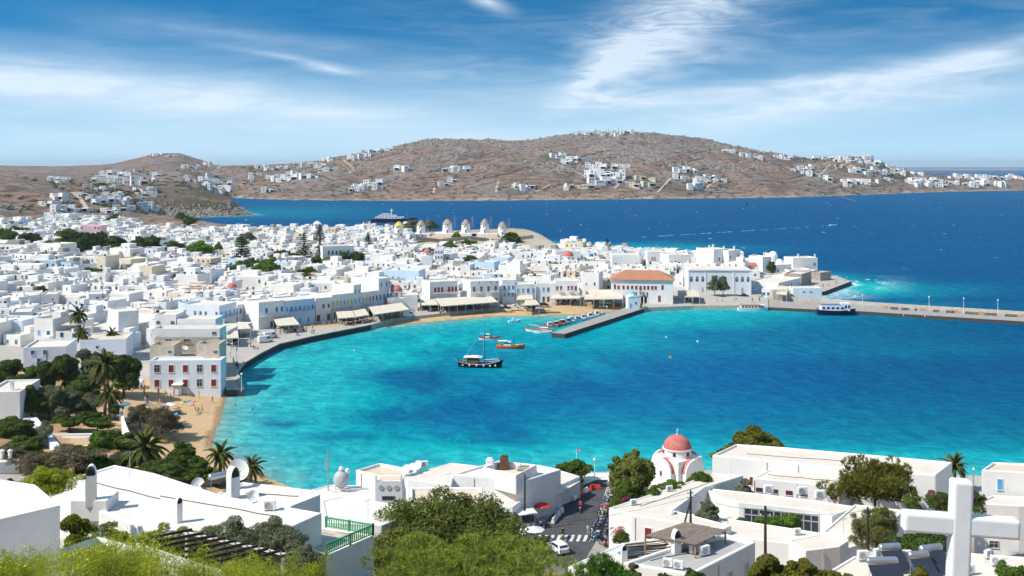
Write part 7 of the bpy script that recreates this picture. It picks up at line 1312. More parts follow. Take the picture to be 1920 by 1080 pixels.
for (lab, x, y, mt, d) in [('green and yellow kite over open sea', 1160, 411, M_grn, 950), ('white kite over open sea at right', 1553, 384, M_plast, 1300), ('dark blue kite over open sea', 1397, 384, M_navy, 1300)]:
    p = D(x, y, d); m = MB(); n = 10; arc = [(4*math.cos(math.pi*(.1+.8*i/n)), 2.6*math.sin(math.pi*(.1+.8*i/n))) for i in range(n+1)]; m.add([(a, -.6, b) for a, b in arc]+[(a*.96, .9, b*.96-.1) for a, b in arc]+[(a*.93, -.5, b*.93-.2) for a, b in arc], [(i, i+1, n+2+i, n+1+i) for i in range(n)]+[(i, i+1, 2*n+3+i, 2*n+2+i) for i in range(n)], mt); o = m.build('kite', None, p); o.rotation_euler = (0, R(35), .4); tag(o, lab, 'kite')

# ------------------------------------------------------------------ people
def skin_mesh(V, E, name='body'):
    me = bpy.data.meshes.new(name); me.from_pydata([v[:3] for v in V], E, []); o = bpy.data.objects.new(name, me); COL.objects.link(o); o.modifiers.new('skin', 'SKIN'); o.modifiers.new('sub', 'SUBSURF').levels = 1
    for i, v in enumerate(V): me.skin_vertices[0].data[i].radius = (v[3], v[3]*(v[4] if len(v) > 4 else 1)); me.skin_vertices[0].data[i].use_root = (i == 0)
    dg = bpy.context.evaluated_depsgraph_get(); r_ = bpy.data.meshes.new_from_object(o.evaluated_get(dg)); bpy.data.objects.remove(o); return r_
def person_mesh(pose):
    sh, hipz = 1.42, .92
    J = dict(pel=(0, 0, .95, .13, .85), bel=(0, 0, 1.12, .13, .8), chest=(0, 0, 1.32, .155, .75), neck=(0, 0, 1.48, .055), head=(0, -.01, 1.60, .085, 1.1), top=(0, 0, 1.72, .075, 1.05))
    for s, q in ((1, 'l'), (-1, 'r')):
        J['s'+q] = (.17*s, 0, sh, .065); J['e'+q] = (.23*s, .02, 1.14, .045); J['w'+q] = (.25*s, -.06, .90, .032); J['h'+q] = (.25*s, -.08, .80, .035)
        J['t'+q] = (.09*s, 0, .88, .09); J['k'+q] = (.10*s, -.01, .48, .062); J['a'+q] = (.10*s, .01, .09, .042); J['f'+q] = (.11*s, -.16, .04, .04)
    def mv(k, x, y, z): a = list(J[k]); a[0], a[1], a[2] = x, y, z; J[k] = tuple(a)
    if pose == 'walk':
        mv('kl', .10, -.20, .50); mv('al', .10, -.26, .10); mv('fl', .10, -.44, .06); mv('kr', -.10, .08, .48); mv('ar', -.10, .34, .16); mv('fr', -.10, .24, .05); mv('el', .23, .14, 1.15); mv('wl', .22, .18, .92); mv('hl', .22, .16, .83); mv('er', -.23, -.10, 1.15); mv('wr', -.20, -.26, 1.0); mv('hr', -.2, -.33, .94)
    if pose in ('sit', 'ride'):
        for s, q in ((1, 'l'), (-1, 'r')): mv('t'+q, .10*s, -.12, .90); mv('k'+q, (.13 if pose == 'sit' else .2)*s, -.48, .92); mv('a'+q, .13*s, -.48, .50); mv('f'+q, .13*s, -.64, .46); mv('e'+q, .24*s, -.14, 1.18); mv('w'+q, .2*s, -.40, 1.12 if pose == 'ride' else 1.0); mv('h'+q, .19*s, -.50, 1.14 if pose == 'ride' else 1.0)
    names = list(J); V = [J[k] for k in names]; ix = names.index; E = [(ix('pel'), ix('bel')), (ix('bel'), ix('chest')), (ix('chest'), ix('neck')), (ix('neck'), ix('head')), (ix('head'), ix('top'))]
    for q in 'lr': E += [(ix('chest'), ix('s'+q)), (ix('s'+q), ix('e'+q)), (ix('e'+q), ix('w'+q)), (ix('w'+q), ix('h'+q)), (ix('pel'), ix('t'+q)), (ix('t'+q), ix('k'+q)), (ix('k'+q), ix('a'+q)), (ix('a'+q), ix('f'+q))]
    me = skin_mesh(V, E); me.materials.clear(); [me.materials.append(m_) for m_ in (M_skin, CLOTH[0], CLOTH[2])]
    C = {k: Vector(J[k][:3]) for k in names}; top_ = {'bel', 'chest', 'sl', 'sr', 'el', 'er'}; low_ = {'pel', 'tl', 'tr', 'kl', 'kr'}
    for pl in me.polygons: k = min(C, key=lambda q: (C[q]-pl.center).length); pl.material_index = 1 if k in top_ and not (k[0] == 'e' and pl.center.z < C[k].z-.02) else 2 if k in low_ else 0; pl.use_smooth = True
    return me, C['head']
PM = {p: person_mesh(p) for p in ('stand', 'walk', 'sit', 'ride')}
hm = MB(); hm.ball((0, .012, .035), .105, M_hair, 10, 6, 1.05, True); hm.ball((0, .035, .0), .098, M_hair, 10, 5, 1.1); HAIR = hm.mesh('hair', True)
for v in HAIR.vertices:
    if v.co.y < -.03 and v.co.z < .06: v.co.y = -.03
POSE = dict(stand='standing', walk='walking', sit='sitting', ride='riding', lie='lying')
def person(p, rz, pose, shirt, legs, where, label=None, group=None, fair=False, bare=False, scale=1.):
    pm = 'stand' if pose == 'lie' else pose; me, hd = PM[pm]; t = empty('person', p, rz, label or 'person in %s top and %s %s, %s %s' % (CLOTHN[shirt], CLOTHN[legs], 'shorts', POSE[pose], where), 'person', group)
    b = link('body', me, t)
    for i, m_ in ((0, M_skin), (1, M_skin if bare else CLOTH[shirt]), (2, CLOTH[legs])): b.material_slots[i].link = 'OBJECT'; b.material_slots[i].material = m_
    h = link('hair', HAIR, t, hd); h.material_slots[0].link = 'OBJECT'; h.material_slots[0].material = M_hairb if fair else M_hair
    if pose == 'lie': t.rotation_euler = (R(-88), 0, rz); t.location.z += .14
    if pose == 'sit': t.location.z -= .46
    t.scale = (scale,)*3; return t
ZONES = [((430, 655), (448, 705), 9, 1.62, 'on quay corner beside beach house', 'people on the quay corner'), ((462, 642), (520, 634), 10, 1.62, 'on promenade by white vans', 'people on the promenade'), ((525, 628), (600, 616), 14, 1.62, 'on promenade before pale blue house', 'people on the promenade'), ((605, 612), (690, 601), 13, 1.62, 'on promenade by restaurant awnings', 'people on the promenade'), ((258, 722), (283, 772), 20, 1.75, 'in crowded lane beside beach house', 'crowd in the beach lane'), ((700, 599), (790, 586), 9, 1.72, 'on esplanade before the domed church', 'people on the esplanade'), ((800, 585), (1000, 572), 14, 1.72, 'on esplanade behind far beach', 'people on the esplanade'), ((1030, 571), (1160, 569), 9, 1.72, 'by awnings left of town hall', 'people on the esplanade'), ((1275, 566), (1440, 566), 14, 1.57, 'on harbour square', 'people on the harbour square'), ((1530, 545), (1590, 526), 10, 1.82, 'on quay of seaward point', 'people on the seaward quay'), ((830, 450), (950, 446), 8, None, 'below the windmills', 'people below the windmills')]
used = {}
for (a, b, n, z, wh, gr_) in ZONES:
    for i in range(n):
        f = rnd.random(); x, y = a[0]+(b[0]-a[0])*f+rnd.uniform(-4, 4), a[1]+(b[1]-a[1])*f+rnd.uniform(-1.5, 1.5); p = G(x, y, z) if z else hit(x, y, 500); ps = rnd.choice(['walk', 'walk', 'stand']); si, li = rnd.randrange(10), rnd.choice([2, 3, 4, 8, 9, 0])
        for _ in range(40):
            if (si, li, ps, wh) not in used: break
            si, li = rnd.randrange(10), rnd.choice([2, 3, 4, 8, 9, 0])
        used[si, li, ps, wh] = 1; person(p, rnd.random()*6.28, ps, si, li, wh, group=gr_, fair=rnd.random() < .3)
for i, (x, y, ps, sh_) in enumerate([(297, 741, 'stand', 1), (308, 752, 'walk', 4), (300, 757, 'sit', 6), (320, 750, 'stand', 3), (342, 752, 'lie', 4), (352, 759, 'lie', 0), (333, 772, 'sit', 1), (337, 776, 'sit', 7), (365, 745, 'lie', 3), (373, 746, 'stand', 5), (366, 773, 'sit', 1), (372, 774, 'sit', 8), (379, 774, 'walk', 6), (339, 765, 'lie', 2), (354, 744, 'stand', 9), (326, 743, 'walk', 2), (335, 828, 'lie', 6), (340, 832, 'lie', 1), (398, 756, 'walk', 4), (310, 742, 'sit', 0)]): person(hit(x, y, 150), rnd.random()*6.28, ps, sh_, sh_, '', 'bather in %s swimwear %s on beach sand, %s of maroon-shuttered house' % (CLOTHN[sh_], POSE[ps], ['far left front', 'near left front', 'left', 'left centre', 'centre', 'right centre', 'lower centre', 'low middle', 'right', 'near right corner', 'lower right', 'low right', 'far low right', 'middle', 'close right', 'close left', 'far below', 'farthest below', 'at waterline right', 'close far left'][i]), 'bathers on the near beach', i % 3 == 0, i % 4 != 0)
for i, (x, y) in enumerate([(433, 762), (441, 760), (473, 769), (452, 748)]): p = G(x, y, 0); p.z = -1.05; person(p, rnd.random()*6, 'stand', 2, 2, '', 'swimmer waist-deep in turquoise shallows, %s from beach' % ['nearest', 'second', 'farthest', 'by quay step'][i], 'swimmers off the near beach', bare=True)
for (x, y, ps, a, b, rz, lab) in [(1103, 1005, 'walk', 0, 9, .3, 'person in white top walking on zebra crossing beside motorbikes'), (1019, 990, 'walk', 4, 4, 2.9, 'person in blue clothes walking past kiosk'), (974, 993, 'walk', 0, 3, .4, 'person in white top beside kiosk corner'), (966, 992, 'walk', 6, 6, .8, 'person in pink walking beside kiosk corner'), (996, 999, 'stand', 3, 3, 1.4, 'person in black standing at kerb'), (962, 984, 'stand', 9, 8, 2.2, 'person in beige standing behind kiosk corner'), (985, 1003, 'stand', 6, 3, 4., 'person in pink by blue cool box'), (958, 1000, 'stand', 0, 2, 5., 'person in white and navy under eucalyptus edge'), (1004, 983, 'sit', 7, 2, 1, 'person in green sitting below red parasol')]: person(G(x, y, 2.05), rz, ps, a, b, '', lab, 'people near the kiosk')

# ------------------------------------------------------------------ vehicles
def wheel_mesh(r_, w_): m = MB(); m.lathe([(.01, -w_/2), (r_*.6, -w_/2), (r_, -w_/2), (r_, w_/2), (r_*.6, w_/2), (.01, w_/2)], M_black, n=14); m.lathe([(.01, -w_/2-.01), (r_*.58, -w_/2-.01)], M_metal, n=14); m.lathe([(.01, w_/2+.01), (r_*.58, w_/2+.01)], M_metal, n=14); return m.mesh('wheel')
WH = wheel_mesh(.31, .2)
def car(label, p, rz, paint, kind='hatch', group=None, cat='car', s=1.):
    t = empty({'hatch': 'car', 'van': 'van', 'pick': 'pickup_truck'}[kind], p, rz, label, cat, group); W = 1.66
    pr = dict(hatch=[(-1.85, .32), (-1.85, .85), (-1.70, 1.05), (-1.45, 1.45), (.25, 1.48), (1.0, .98), (1.75, .80), (1.88, .55), (1.88, .28)], van=[(-2.3, .32), (-2.3, 1.95), (-2.2, 2.05), (1.2, 2.05), (1.75, 1.15), (2.3, .95), (2.35, .3)], pick=[(-2.4, .4), (-2.4, .95), (-.5, .95), (-.45, 1.0), (-.3, 1.62), (.7, 1.62), (1.25, 1.0), (2.2, .9), (2.3, .4)])[kind]
    m = MB(); n = len(pr); tp = max(z for _, z in pr); inn = lambda z: W/2*(1-.16*max(0, (z-.9)/(tp-.9)) if z > .9 else 1)
    V = [(x, -inn(z), z) for x, z in pr]+[(x, inn(z), z) for x, z in pr]; m.add(V, [tuple(range(n)), tuple(reversed(range(n, 2*n)))]+[(i, (i+1) % n, n+(i+1) % n, n+i) for i in range(n)], paint); m.build('body', t, bevel=.07, seg=2)
    g = MB()
    sidew = dict(hatch=[(-1.4, 1.02), (-1.25, 1.38), (.15, 1.40), (.75, 1.02)], van=[(.2, 1.2), (.2, 1.8), (1.15, 1.8), (1.55, 1.2)], pick=[(-.3, 1.05), (-.2, 1.5), (.62, 1.5), (1.05, 1.05)])[kind]
    for sy in (-1, 1): g.quad([(x, sy*(inn(z)+.012), z) for x, z in sidew], M_glass)
    g.build('side_window', t); a, b = (pr[4], pr[5]) if kind == 'hatch' else (pr[3], pr[4]) if kind == 'van' else (pr[5], pr[6]); L_ = lambda f: (a[0]+(b[0]-a[0])*f+.02, a[1]+(b[1]-a[1])*f+.02); g = MB(); (x0, z0), (x1, z1) = L_(.12), L_(.92); g.quad([(x0, -inn(z0)*.88, z0), (x0, inn(z0)*.88, z0), (x1, inn(z1)*.9, z1), (x1, -inn(z1)*.9, z1)], M_glass); g.build('windscreen', t)
    if kind == 'hatch': g = MB(); g.quad([(-1.47, -.6, 1.40), (-1.47, .6, 1.40), (-1.71, .66, 1.10), (-1.71, -.66, 1.10)], M_glass); g.build('rear_window', t)
    for sx in (-1.2, 1.2) if kind == 'hatch' else (-1.5, 1.5):
        for sy in (-1, 1): o = link('wheel', WH, t, (sx, sy*(W/2-.08), .31)); o.rotation_euler = (R(90), 0, 0)
    for sy in (-1, 1): g = MB(); x = pr[-2][0]; g.box((x-.04, sy*.6, .6), (.12, .3, .16), M_plast); g.build('headlight', t); g = MB(); g.box((pr[0][0], sy*.66, .72), (.06, .18, .2), M_red2); g.build('tail_light', t); g = MB(); g.box((.8 if kind != 'van' else 1.4, sy*(W/2+.1), 1.0), (.14, .2, .14), paint); g.build('side_mirror', t)
    t.scale = (s,)*3; return t
PW = mat('car_white', (.8, .8, .8), .2, .02, 1, spec=.5); PS = mat('car_silver', (.45, .45, .44), .25, .04, 1, metal=.4, spec=.5); PD = mat('car_dark', (.03, .035, .05), .2, .1, 1, spec=.5); PB = mat('car_beige', (.5, .45, .33), .25, .04, 1, spec=.5)
car('white hatchback driving on street at bottom centre', G(1046, 1034, 2.0), R(118), PW)
for (lab, x, y, z, rz, pt, kd_, ct) in [('beige car parked under trees at left', 46, 730, 3.9, 175, PB, 'hatch', 'car'), ('white van in crowded lane beside beach house', 262, 728, 1.8, 100, PW, 'van', 'van'), ('first white van parked on promenade bend', 497, 642, 1.62, 40, PW, 'van', 'van'), ('second white van parked behind first on promenade bend', 507, 634, 1.62, 40, PW, 'van', 'van'), ('white van parked on esplanade near domed church', 766, 594, 1.72, 20, PW, 'van', 'van'), ('dark pickup parked on esplanade behind beach', 946, 580, 1.72, 5, PD, 'pick', 'pickup'), ('white pickup on sand right of dark pickup', 964, 578, 1.72, 8, PW, 'pick', 'pickup'), ('silver van parked left of blue-domed chapel', 1134, 571, 1.72, 8, PS, 'van', 'van'), ('dark pickup parked at right end of school', 1393, 557, 1.57, 5, PD, 'pick', 'pickup'), ('navy car under canopy on beach edge', 1020, 574, 1.72, 0, PD, 'hatch', 'car'), ('white car at left edge behind beige car', 28, 722, 4.0, 170, PW, 'hatch', 'car')]: car(lab, G(x, y, z), R(rz), pt, kd_, None, ct)
for i, x in enumerate((838, 846, 856, 864, 886, 896)): p = hit(x, 461, 560); car('car parked below windmills, %s from the left' % ORD[i].replace('nearest', 'first'), p, R(rnd.choice([0, 80, 100])), [PW, PS, PD][i % 3], group='cars below the windmills')
for i in range(8): x = 2+i*7; p = hit(x, 388+(i % 3)*3, 700); p and car('car parked on dirt lot at upper left edge, %s from the left' % ORD[i].replace('nearest', 'first'), p, R(rnd.choice([0, 20, 160])), [PW, PS, PD, PB][i % 4], group='cars on the dirt lot at upper left')
def scooter_proto(paint):
    """a moped: returns list of (name, mesh, loc, rot)"""
    w_ = MB(); w_.lathe([(.12, -.05), (.24, -.05), (.25, 0), (.24, .05), (.12, .05)], M_black, n=14); wm = w_.mesh('wheel'); b = MB()
    b.add([(x, s*wd2, z) for s in (-1, 1) for x, z, wd2 in ((-.75, .55, .10), (-.72, .78, .13), (-.10, .72, .15), (.0, .40, .14), (.35, .36, .15), (.48, .85, .17), (.56, .85, .15), (.50, .30, .13), (-.45, .28, .13))], [tuple(range(9)), tuple(reversed(range(9, 18)))]+[(i, (i+1) % 9, 9+(i+1) % 9, 9+i) for i in range(9)], paint)
    se = MB(); se.box((-.42, 0, .76), (.72, .27, .12), M_black); fk = MB(); fk.tube([(.68, 0, .26), (.50, 0, .95)], .04, M_metal, 6); fk.tube([(.46, -.32, 1.0), (.50, 0, .98), (.46, .32, 1.0)], .025, M_black, 5); mi = MB(); [mi.box((.48, s*.34, 1.05), (.02, .12, .1), M_black) for s in (-1, 1)]; hl = MB(); hl.ball((.60, 0, .80), .08, M_plast, 8, 5); bx = MB(); bx.box((-.82, 0, .84), (.3, .34, .3), M_black)
    return [('body', b.mesh('body'), (0, 0, 0)), ('seat', se.mesh('seat'), (0, 0, 0)), ('handlebar', fk.mesh('handlebar'), (0, 0, 0)), ('mirror', mi.mesh('mirror'), (0, 0, 0)), ('headlight', hl.mesh('headlight'), (0, 0, 0)), ('luggage_box', bx.mesh('luggage_box'), (0, 0, 0)), ('wheel', wm, (.70, 0, .25)), ('wheel', wm, (-.62, 0, .25))]
SP = {n_: scooter_proto(m_) for n_, m_ in (('black', PD), ('white', PW), ('red', M_red2), ('blue', M_blue), ('silver', PS), ('yellow', M_yel2))}
def scooter(label, p, rz, cn, lean=0, group=None):
    t = empty('motor_scooter', p, rz, label, 'scooter', group)
    for n_, me, lc in SP[cn]:
        o = link(n_, me, t, lc)
        if n_ == 'wheel': o.rotation_euler = (R(90), 0, 0)
    t.rotation_euler = (lean, 0, rz); return t
row = [(1146, 930), (1143, 935), (1141, 940), (1139, 945), (1137, 951), (1134, 957), (1133, 963), (1131, 969), (1130, 975), (1128, 981), (1125, 987), (1122, 992), (1120, 997), (1117, 1003), (1116, 1009), (1117, 1015), (1130, 1023), (1138, 1024), (1147, 1021), (1135, 1004), (1136, 1012), (1138, 993), (1139, 983), (1143, 971)]
for i, (x, y) in enumerate(row): c = ['black', 'white', 'blue', 'black', 'silver', 'red', 'white', 'black', 'silver', 'black', 'blue', 'black'][i % 12]; scooter('%s scooter parked by street, %s from the sea end of the row' % (c, ORD[i].replace('nearest', 'first')), G(x, y, 2.06), R(172+rnd.uniform(-16, 16)) if i not in (16, 17, 18) else R(-60+rnd.uniform(-10, 10)), c, R(8), 'scooters parked along the street')
for (lab, x, y, rz, cn, sh_, pl) in [('yellow scooter crossing zebra stripes', 1055, 1011, -100, 'yellow', 3, 'rider in black on yellow scooter'), ('dark red scooter coming down street', 1088, 959, -95, 'red', 1, 'rider in red on scooter up the street')]: p = G(x, y, 2.0); scooter(lab, p, R(rz), cn); q = p+Vector((-.35*math.cos(R(rz)), -.35*math.sin(R(rz)), -.02)); person(q, R(rz)+R(90), 'ride', sh_, 3, '', pl)
for i, (x, y) in enumerate([(470, 650), (480, 655), (556, 622), (586, 625), (720, 606), (558, 629), (660, 611), (828, 590)]): scooter('%s scooter parked on promenade edge, %s from the left' % (['black', 'silver'][i % 2], ORD[i].replace('nearest', 'first')), G(x, y, 1.64), R(rnd.uniform(0, 360)), ['black', 'silver'][i % 2], R(6), 'scooters on the promenade')

# ------------------------------------------------------------------ awnings, street things
def awning(label, pix, z, mt=None, posts=4, drop=.35, furn=True):
    P = [G(x, y, z) for x, y in pix]; b = P[0]; t = empty('awning', (b.x, b.y, z-2.9), 0, label, 'awning'); Q = [(p.x-b.x, p.y-b.y) for p in P]; m = MB(); zt = 2.9; n = 6
    rows = []
    for i in range(n+1): f = i/n; a = (Q[3][0]+(Q[0][0]-Q[3][0])*f, Q[3][1]+(Q[0][1]-Q[3][1])*f); c = (Q[2][0]+(Q[1][0]-Q[2][0])*f, Q[2][1]+(Q[1][1]-Q[2][1])*f); rows.append((a, c))
    k = 8
    for i in range(n):
        for j in range(k):
            def pt(ii, jj): a, c = rows[ii]; f = jj/k; return (a[0]+(c[0]-a[0])*f, a[1]+(c[1]-a[1])*f, zt+.7*(1-ii/n)-.06*(jj % 2))
            q = [pt(i, j), pt(i, j+1), pt(i+1, j+1), pt(i+1, j)]; m.quad(q, mt or M_awn)
    m.build('canopy', t); v = MB(); 
    for j in range(10): f0, f1 = j/10, (j+.92)/10; a, c = rows[n]; A_ = (a[0]+(c[0]-a[0])*f0, a[1]+(c[1]-a[1])*f0); B_ = (a[0]+(c[0]-a[0])*f1, a[1]+(c[1]-a[1])*f1); v.quad([(*A_, zt), (*B_, zt), (*B_, zt-drop), (*A_, zt-drop)], mt or M_awn)
    v.build('valance', t)
    a, c = rows[0]; q = MB(); e_ = Vector((c[0]-a[0], c[1]-a[1], 0)); q.beam((a[0], a[1], 0), (c[0], c[1], 0), .12, 2.7, M_dark); q.build('shop_front_shade', t)  # dark back panel added: shop front with the awning's shade in its colour
    for j in range(posts):
        for ii in (0, n): a, c = rows[ii]; f = j/(posts-1); m = MB(); m.box((a[0]+(c[0]-a[0])*f, a[1]+(c[1]-a[1])*f, -.4), (.1, .1, 3.3+(.7 if ii == 0 else 0)), M_white); m.build('post', t)
    return t
tabs = []
for lab, pix, z, np_ in [('cream awning of cafe at left end of promenade', [(519, 611), (562, 608), (549, 597), (512, 600)], 4.3, 3), ('left cream awning below yellow-door balcony', [(633, 597), (666, 594), (660, 586), (630, 588)], 4.3, 3), ('right cream awning below tower house', [(667, 594), (692, 590), (684, 582), (661, 586)], 4.3, 3), ('large cream awning in front of domed church', [(700, 590), (768, 580), (752, 571), (691, 579)], 4.6, 5), ('longest pale awning over beach restaurants', [(826, 574), (934, 566), (920, 557), (815, 563)], 4.6, 8), ('small pale awning left of longest awning', [(790, 572), (822, 571), (815, 564), (788, 566)], 4.4, 3), ('cream awning below five maroon windows', [(1031, 560), (1088, 559), (1083, 551), (1036, 551)], 4.4, 4), ('wide pale awning left of blue-domed chapel', [(1095, 561), (1168, 560), (1168, 546), (1100, 546)], 4.6, 5), ('white tent canopy on beach edge', [(980, 573), (1012, 571), (1004, 565), (985, 566)], 4.0, 3), ('white shade cloth by small beach awning', [(968, 562), (1000, 561), (996, 552), (972, 553)], 4.6, 3), ('white terrace canopy right of ruin', [(420, 619), (470, 616), (462, 608), (421, 611)], 4.6, 3), ('lower white canopy beside quay corner', [(424, 634), (447, 633), (446, 624), (424, 626)], 4.6, 3), ('white pavilion roof on harbour square', [(1284, 556), (1312, 556), (1308, 548), (1290, 548)], 4.6, 3), ('pale canopy by point restaurant', [(1455, 550), (1475, 552), (1478, 540), (1462, 538)], 4.4, 3)]:
    awning(lab, pix, z, posts=np_); c = [G(x, y, z) for x, y in pix]
    for k in range(np_): [tabs.append((c[0].lerp(c[1], (k+.25+.5*u_)/np_).lerp(c[3].lerp(c[2], (k+.5)/np_), rnd.uniform(.15, .8)), z-2.75, lab)) for u_ in (0, 1)]
tb = MB(); tb.box((0, 0, .72), (.8, .8, .05), M_awn2); TTOP = tb.mesh('table_top'); tb = MB(); tb.cyl((0, 0, 0), .05, .72, M_dwood, 6); tb.box((0, 0, 0), (.45, .45, .04), M_dwood); TLEG = tb.mesh('leg'); cm_ = MB(); cm_.box((0, 0, .42), (.42, .42, .05), M_brn); cm_.box((0, .2, .47), (.42, .05, .45), M_brn); [cm_.box((sx*.18, sy*.18, 0), (.04, .04, .42), M_brn) for sx in (-1, 1) for sy in (-1, 1)]; CHR = cm_.mesh('chair')
tk = {}
for p, z, lab in tabs:
    k = tk.get(lab, 0); tk[lab] = k+1; q = Vector((p.x, p.y, z)); t = empty('cafe_table', q, rnd.random(), 'cafe table, %s from left under the %s' % (ORD[k].replace('nearest', 'first'), lab), 'table', 'cafe tables under the awnings'); link('table_top', TTOP, t); link('leg', TLEG, t)
    for s in (-1, 1): o = link('cafe_chair', CHR, None, q+Vector((.75*s, rnd.uniform(-.2, .2), 0))); o.rotation_euler = (0, 0, -s*math.pi/2+rnd.uniform(-.3, .3)); tag(o, 'brown cafe chair under the %s' % lab, 'chair', 'chairs under the '+lab)
def sunshade(label, p, r_, mt, h=2.1): t = empty('parasol', p, 0, label, 'parasol'); m = MB(); m.tube([(0, 0, 0), (0, 0, h)], .03, M_wood, 5); m.build('pole', t); m = MB(); m.lathe([(r_, h-.15), (r_*.98, h-.05), (.03, h+.45)], mt, n=8); m.build('canopy', t)
sunshade('bright red parasol above kiosk tables', G(1017, 975, 2.05), 1.35, M_red2, 2.3); sunshade('white parasol on near beach', hit(318, 776, 150), 1.6, M_awn2); sunshade('teal parasol beside white garden wall', G(236, 776, 3.2), 1.0, M_domeb); sunshade('blue parasol beside pier root bar', G(1419, 556, 1.6), 1.4, M_blue, 3)
# kiosk and roadside things
p = G(990, 993, 2.05); t = empty('kiosk', p, R(18), 'white street kiosk with glass front beside red parasol', 'kiosk'); m = MB(); m.box((0, .9, 0), (2.2, 1.8, .9), M_plast); m.box((0, 1.7, .9), (2.2, .1, 1.4), M_plast); m.build('counter', t); m = MB(); m.box((0, .9, .95), (2.1, 1.6, 1.1), M_glass); m.build('glass_front', t); m = MB(); m.box((0, .8, 2.3), (2.9, 2.4, .12), M_plast); m.build('roof', t); m = MB(); [m.box((sx*1.05, .05, .9), (.07, .07, 1.4), M_plast) for sx in (-1, 1)]; m.build('post', t)
p = G(979, 1012, 2.05); t = empty('cool_box', p, .3, 'bright blue cool box beside umbrella-shaded stall', 'box'); m = MB(); m.box((0, 0, 0), (1.0, .7, .75), M_blue); m.build('body', t); m = MB(); m.box((0, 0, .75), (1.05, .75, .1), M_plast); m.build('lid', t)
p = G(1002, 1013, 2.05); t = empty('parasol', p, 0, 'folded white and red stall parasol at kerb', 'parasol'); m = MB(); m.tube([(0, 0, 0), (0, 0, 1.9)], .03, M_wood, 5); m.build('pole', t); m = MB(); m.lathe([(1.5, 1.55), (.03, 2.1)], M_awn2, n=8); m.build('canopy', t)
for i in range(5): m = MB(); m.lathe([(.01, 0), (.15, 0), (.15, 1.1), (.09, 1.25), (.05, 1.3), (.01, 1.4)], M_blue2, n=10); tag(m.build('gas_cylinder', None, G(1011+i*3.3, 952+i*.4, 2.1), smooth=True), 'blue gas cylinder under shop canopy, %s from left' % ORD[i].replace('nearest', 'first'), 'gas cylinder', 'gas cylinders under the shop canopy')
for (lab, x, y, d_, mt, rz) in [('brown lidded skip left of gas cylinders', 987, 952, (3.0, 1.5, 1.5), M_brn, .35), ('second brown skip behind gas cylinders', 1000, 944, (2.6, 1.5, 1.7), M_wood, .35), ('brown crate stack beside canopy post', 1041, 950, (.7, .6, 1.3), M_wood, .2)]: p = G(x, y, 2.1); t = empty('skip', p, rz, lab, 'container'); m = MB(); m.box((0, 0, 0), d_, mt, taper=1.06); m.build('body', t); m = MB(); m.box((0, 0, d_[2]), (d_[0]*1.08, d_[1]*1.08, .08), M_conc if 'left' in lab else M_black); m.build('lid', t)
# tan canopy of the shop
P = [G(996, 914, 5.3), G(1046, 922, 5.3), G(1087, 897, 5.3), G(1040, 890, 5.3)]; t = empty('shop_canopy', P[0]-Vector((0, 0, 3.2)), 0, 'tan sloping canopy roof over roadside shop', 'canopy'); m = MB(); L_ = [p-t.location for p in P]; L_[1].z -= .5; L_[2].z -= .5; m.add([tuple(v) for v in L_]+[(v.x, v.y, v.z-.12) for v in L_], [(0, 1, 2, 3), (7, 6, 5, 4)]+[(i, (i+1) % 4, 4+(i+1) % 4, 4+i) for i in range(4)], M_awn); m.build('roof', t)
for v in (L_[1], L_[2]): m = MB(); m.tube([(v.x, v.y, -.2), (v.x, v.y, v.z)], .09, M_white, 6); m.build('post', t)
bm_ = MB(); bm_.add([(x, y, z_) for x in (-.6, .6) for y, z_ in ((-.28, 0), (-.28, .2), (-.1, .75), (.1, .75), (.28, .2), (.28, 0))], [(5, 4, 3, 2, 1, 0), (6, 7, 8, 9, 10, 11)]+[(i, (i+1) % 6, 6+(i+1) % 6, 6+i) for i in range(6)], M_plast); BARW = bm_.mesh('barrier')
BARR = BARW.copy(); BARR.materials[0] = M_red2
line = [G(x, y, 2.1) for x, y in [(1036, 982), (1043, 972), (1056, 958)]]; line2 = [G(x, y, 2.1) for x, y in [(1072, 940), (1092, 926), (1116, 914)]]
bi = 0
for ln in (line, line2):
    for a, b in zip(ln, ln[1:]):
        n = max(2, int((b-a).length/1.5))
        for i in range(n): q = a+(b-a)*((i+.5)/n); red = bi in (5, 7); o = link('road_barrier', BARR if red else BARW, None, q); o.rotation_euler = (0, 0, math.atan2((b-a).y, (b-a).x)); tag(o, '%s plastic road barrier, %s from kiosk along the kerb' % ('red' if red else 'white', ORD[bi].replace('nearest', 'first')), 'barrier', 'plastic barriers along the kerb'); bi += 1
o = link('road_barrier', BARR, None, G(1119, 917, 2.0)); tag(o, 'lone red barrier block at sea end of street', 'barrier')
def sign(label, p, h, face='disc', mt=None, rz=0):
    t = empty('road_sign', p, rz, label, 'sign'); m = MB(); m.tube([(0, 0, 0), (0, 0, h)], .035, M_galv, 6); m.build('post', t); m = MB()
    if face == 'disc': m.lathe([(.01, 0), (.32, 0), (.32, .03), (.01, .03)], mt or M_red2, n=16); o = m.build('sign_face', t, (0, -.05, h-.3)); o.rotation_euler = (R(90), 0, 0); m = MB(); m.box((0, -.075, h-.35), (.42, .01, .1), M_plast); m.build('sign_bar', t)
    else: m.box((0, -.05, h-.5), (.45, .03, .5), mt or M_blue2); m.build('sign_face', t)
sign('no-entry sign on post before shop canopy', G(1051, 944, 2.1), 2.4); sign('no-entry sign at pavement corner near kiosk', G(954, 986, 2.1), 2.2); sign('round dark sign on thin post by annex wall', G(919, 972, 2.1), 2.6, 'disc', M_plastg); sign('square sign on thin post by annex wall', G(928, 974, 2.1), 2.6, 'sq', M_plastg); sign('square blue-white sign on post beside kiosk', G(951, 968, 2.1), 2.6, 'sq')
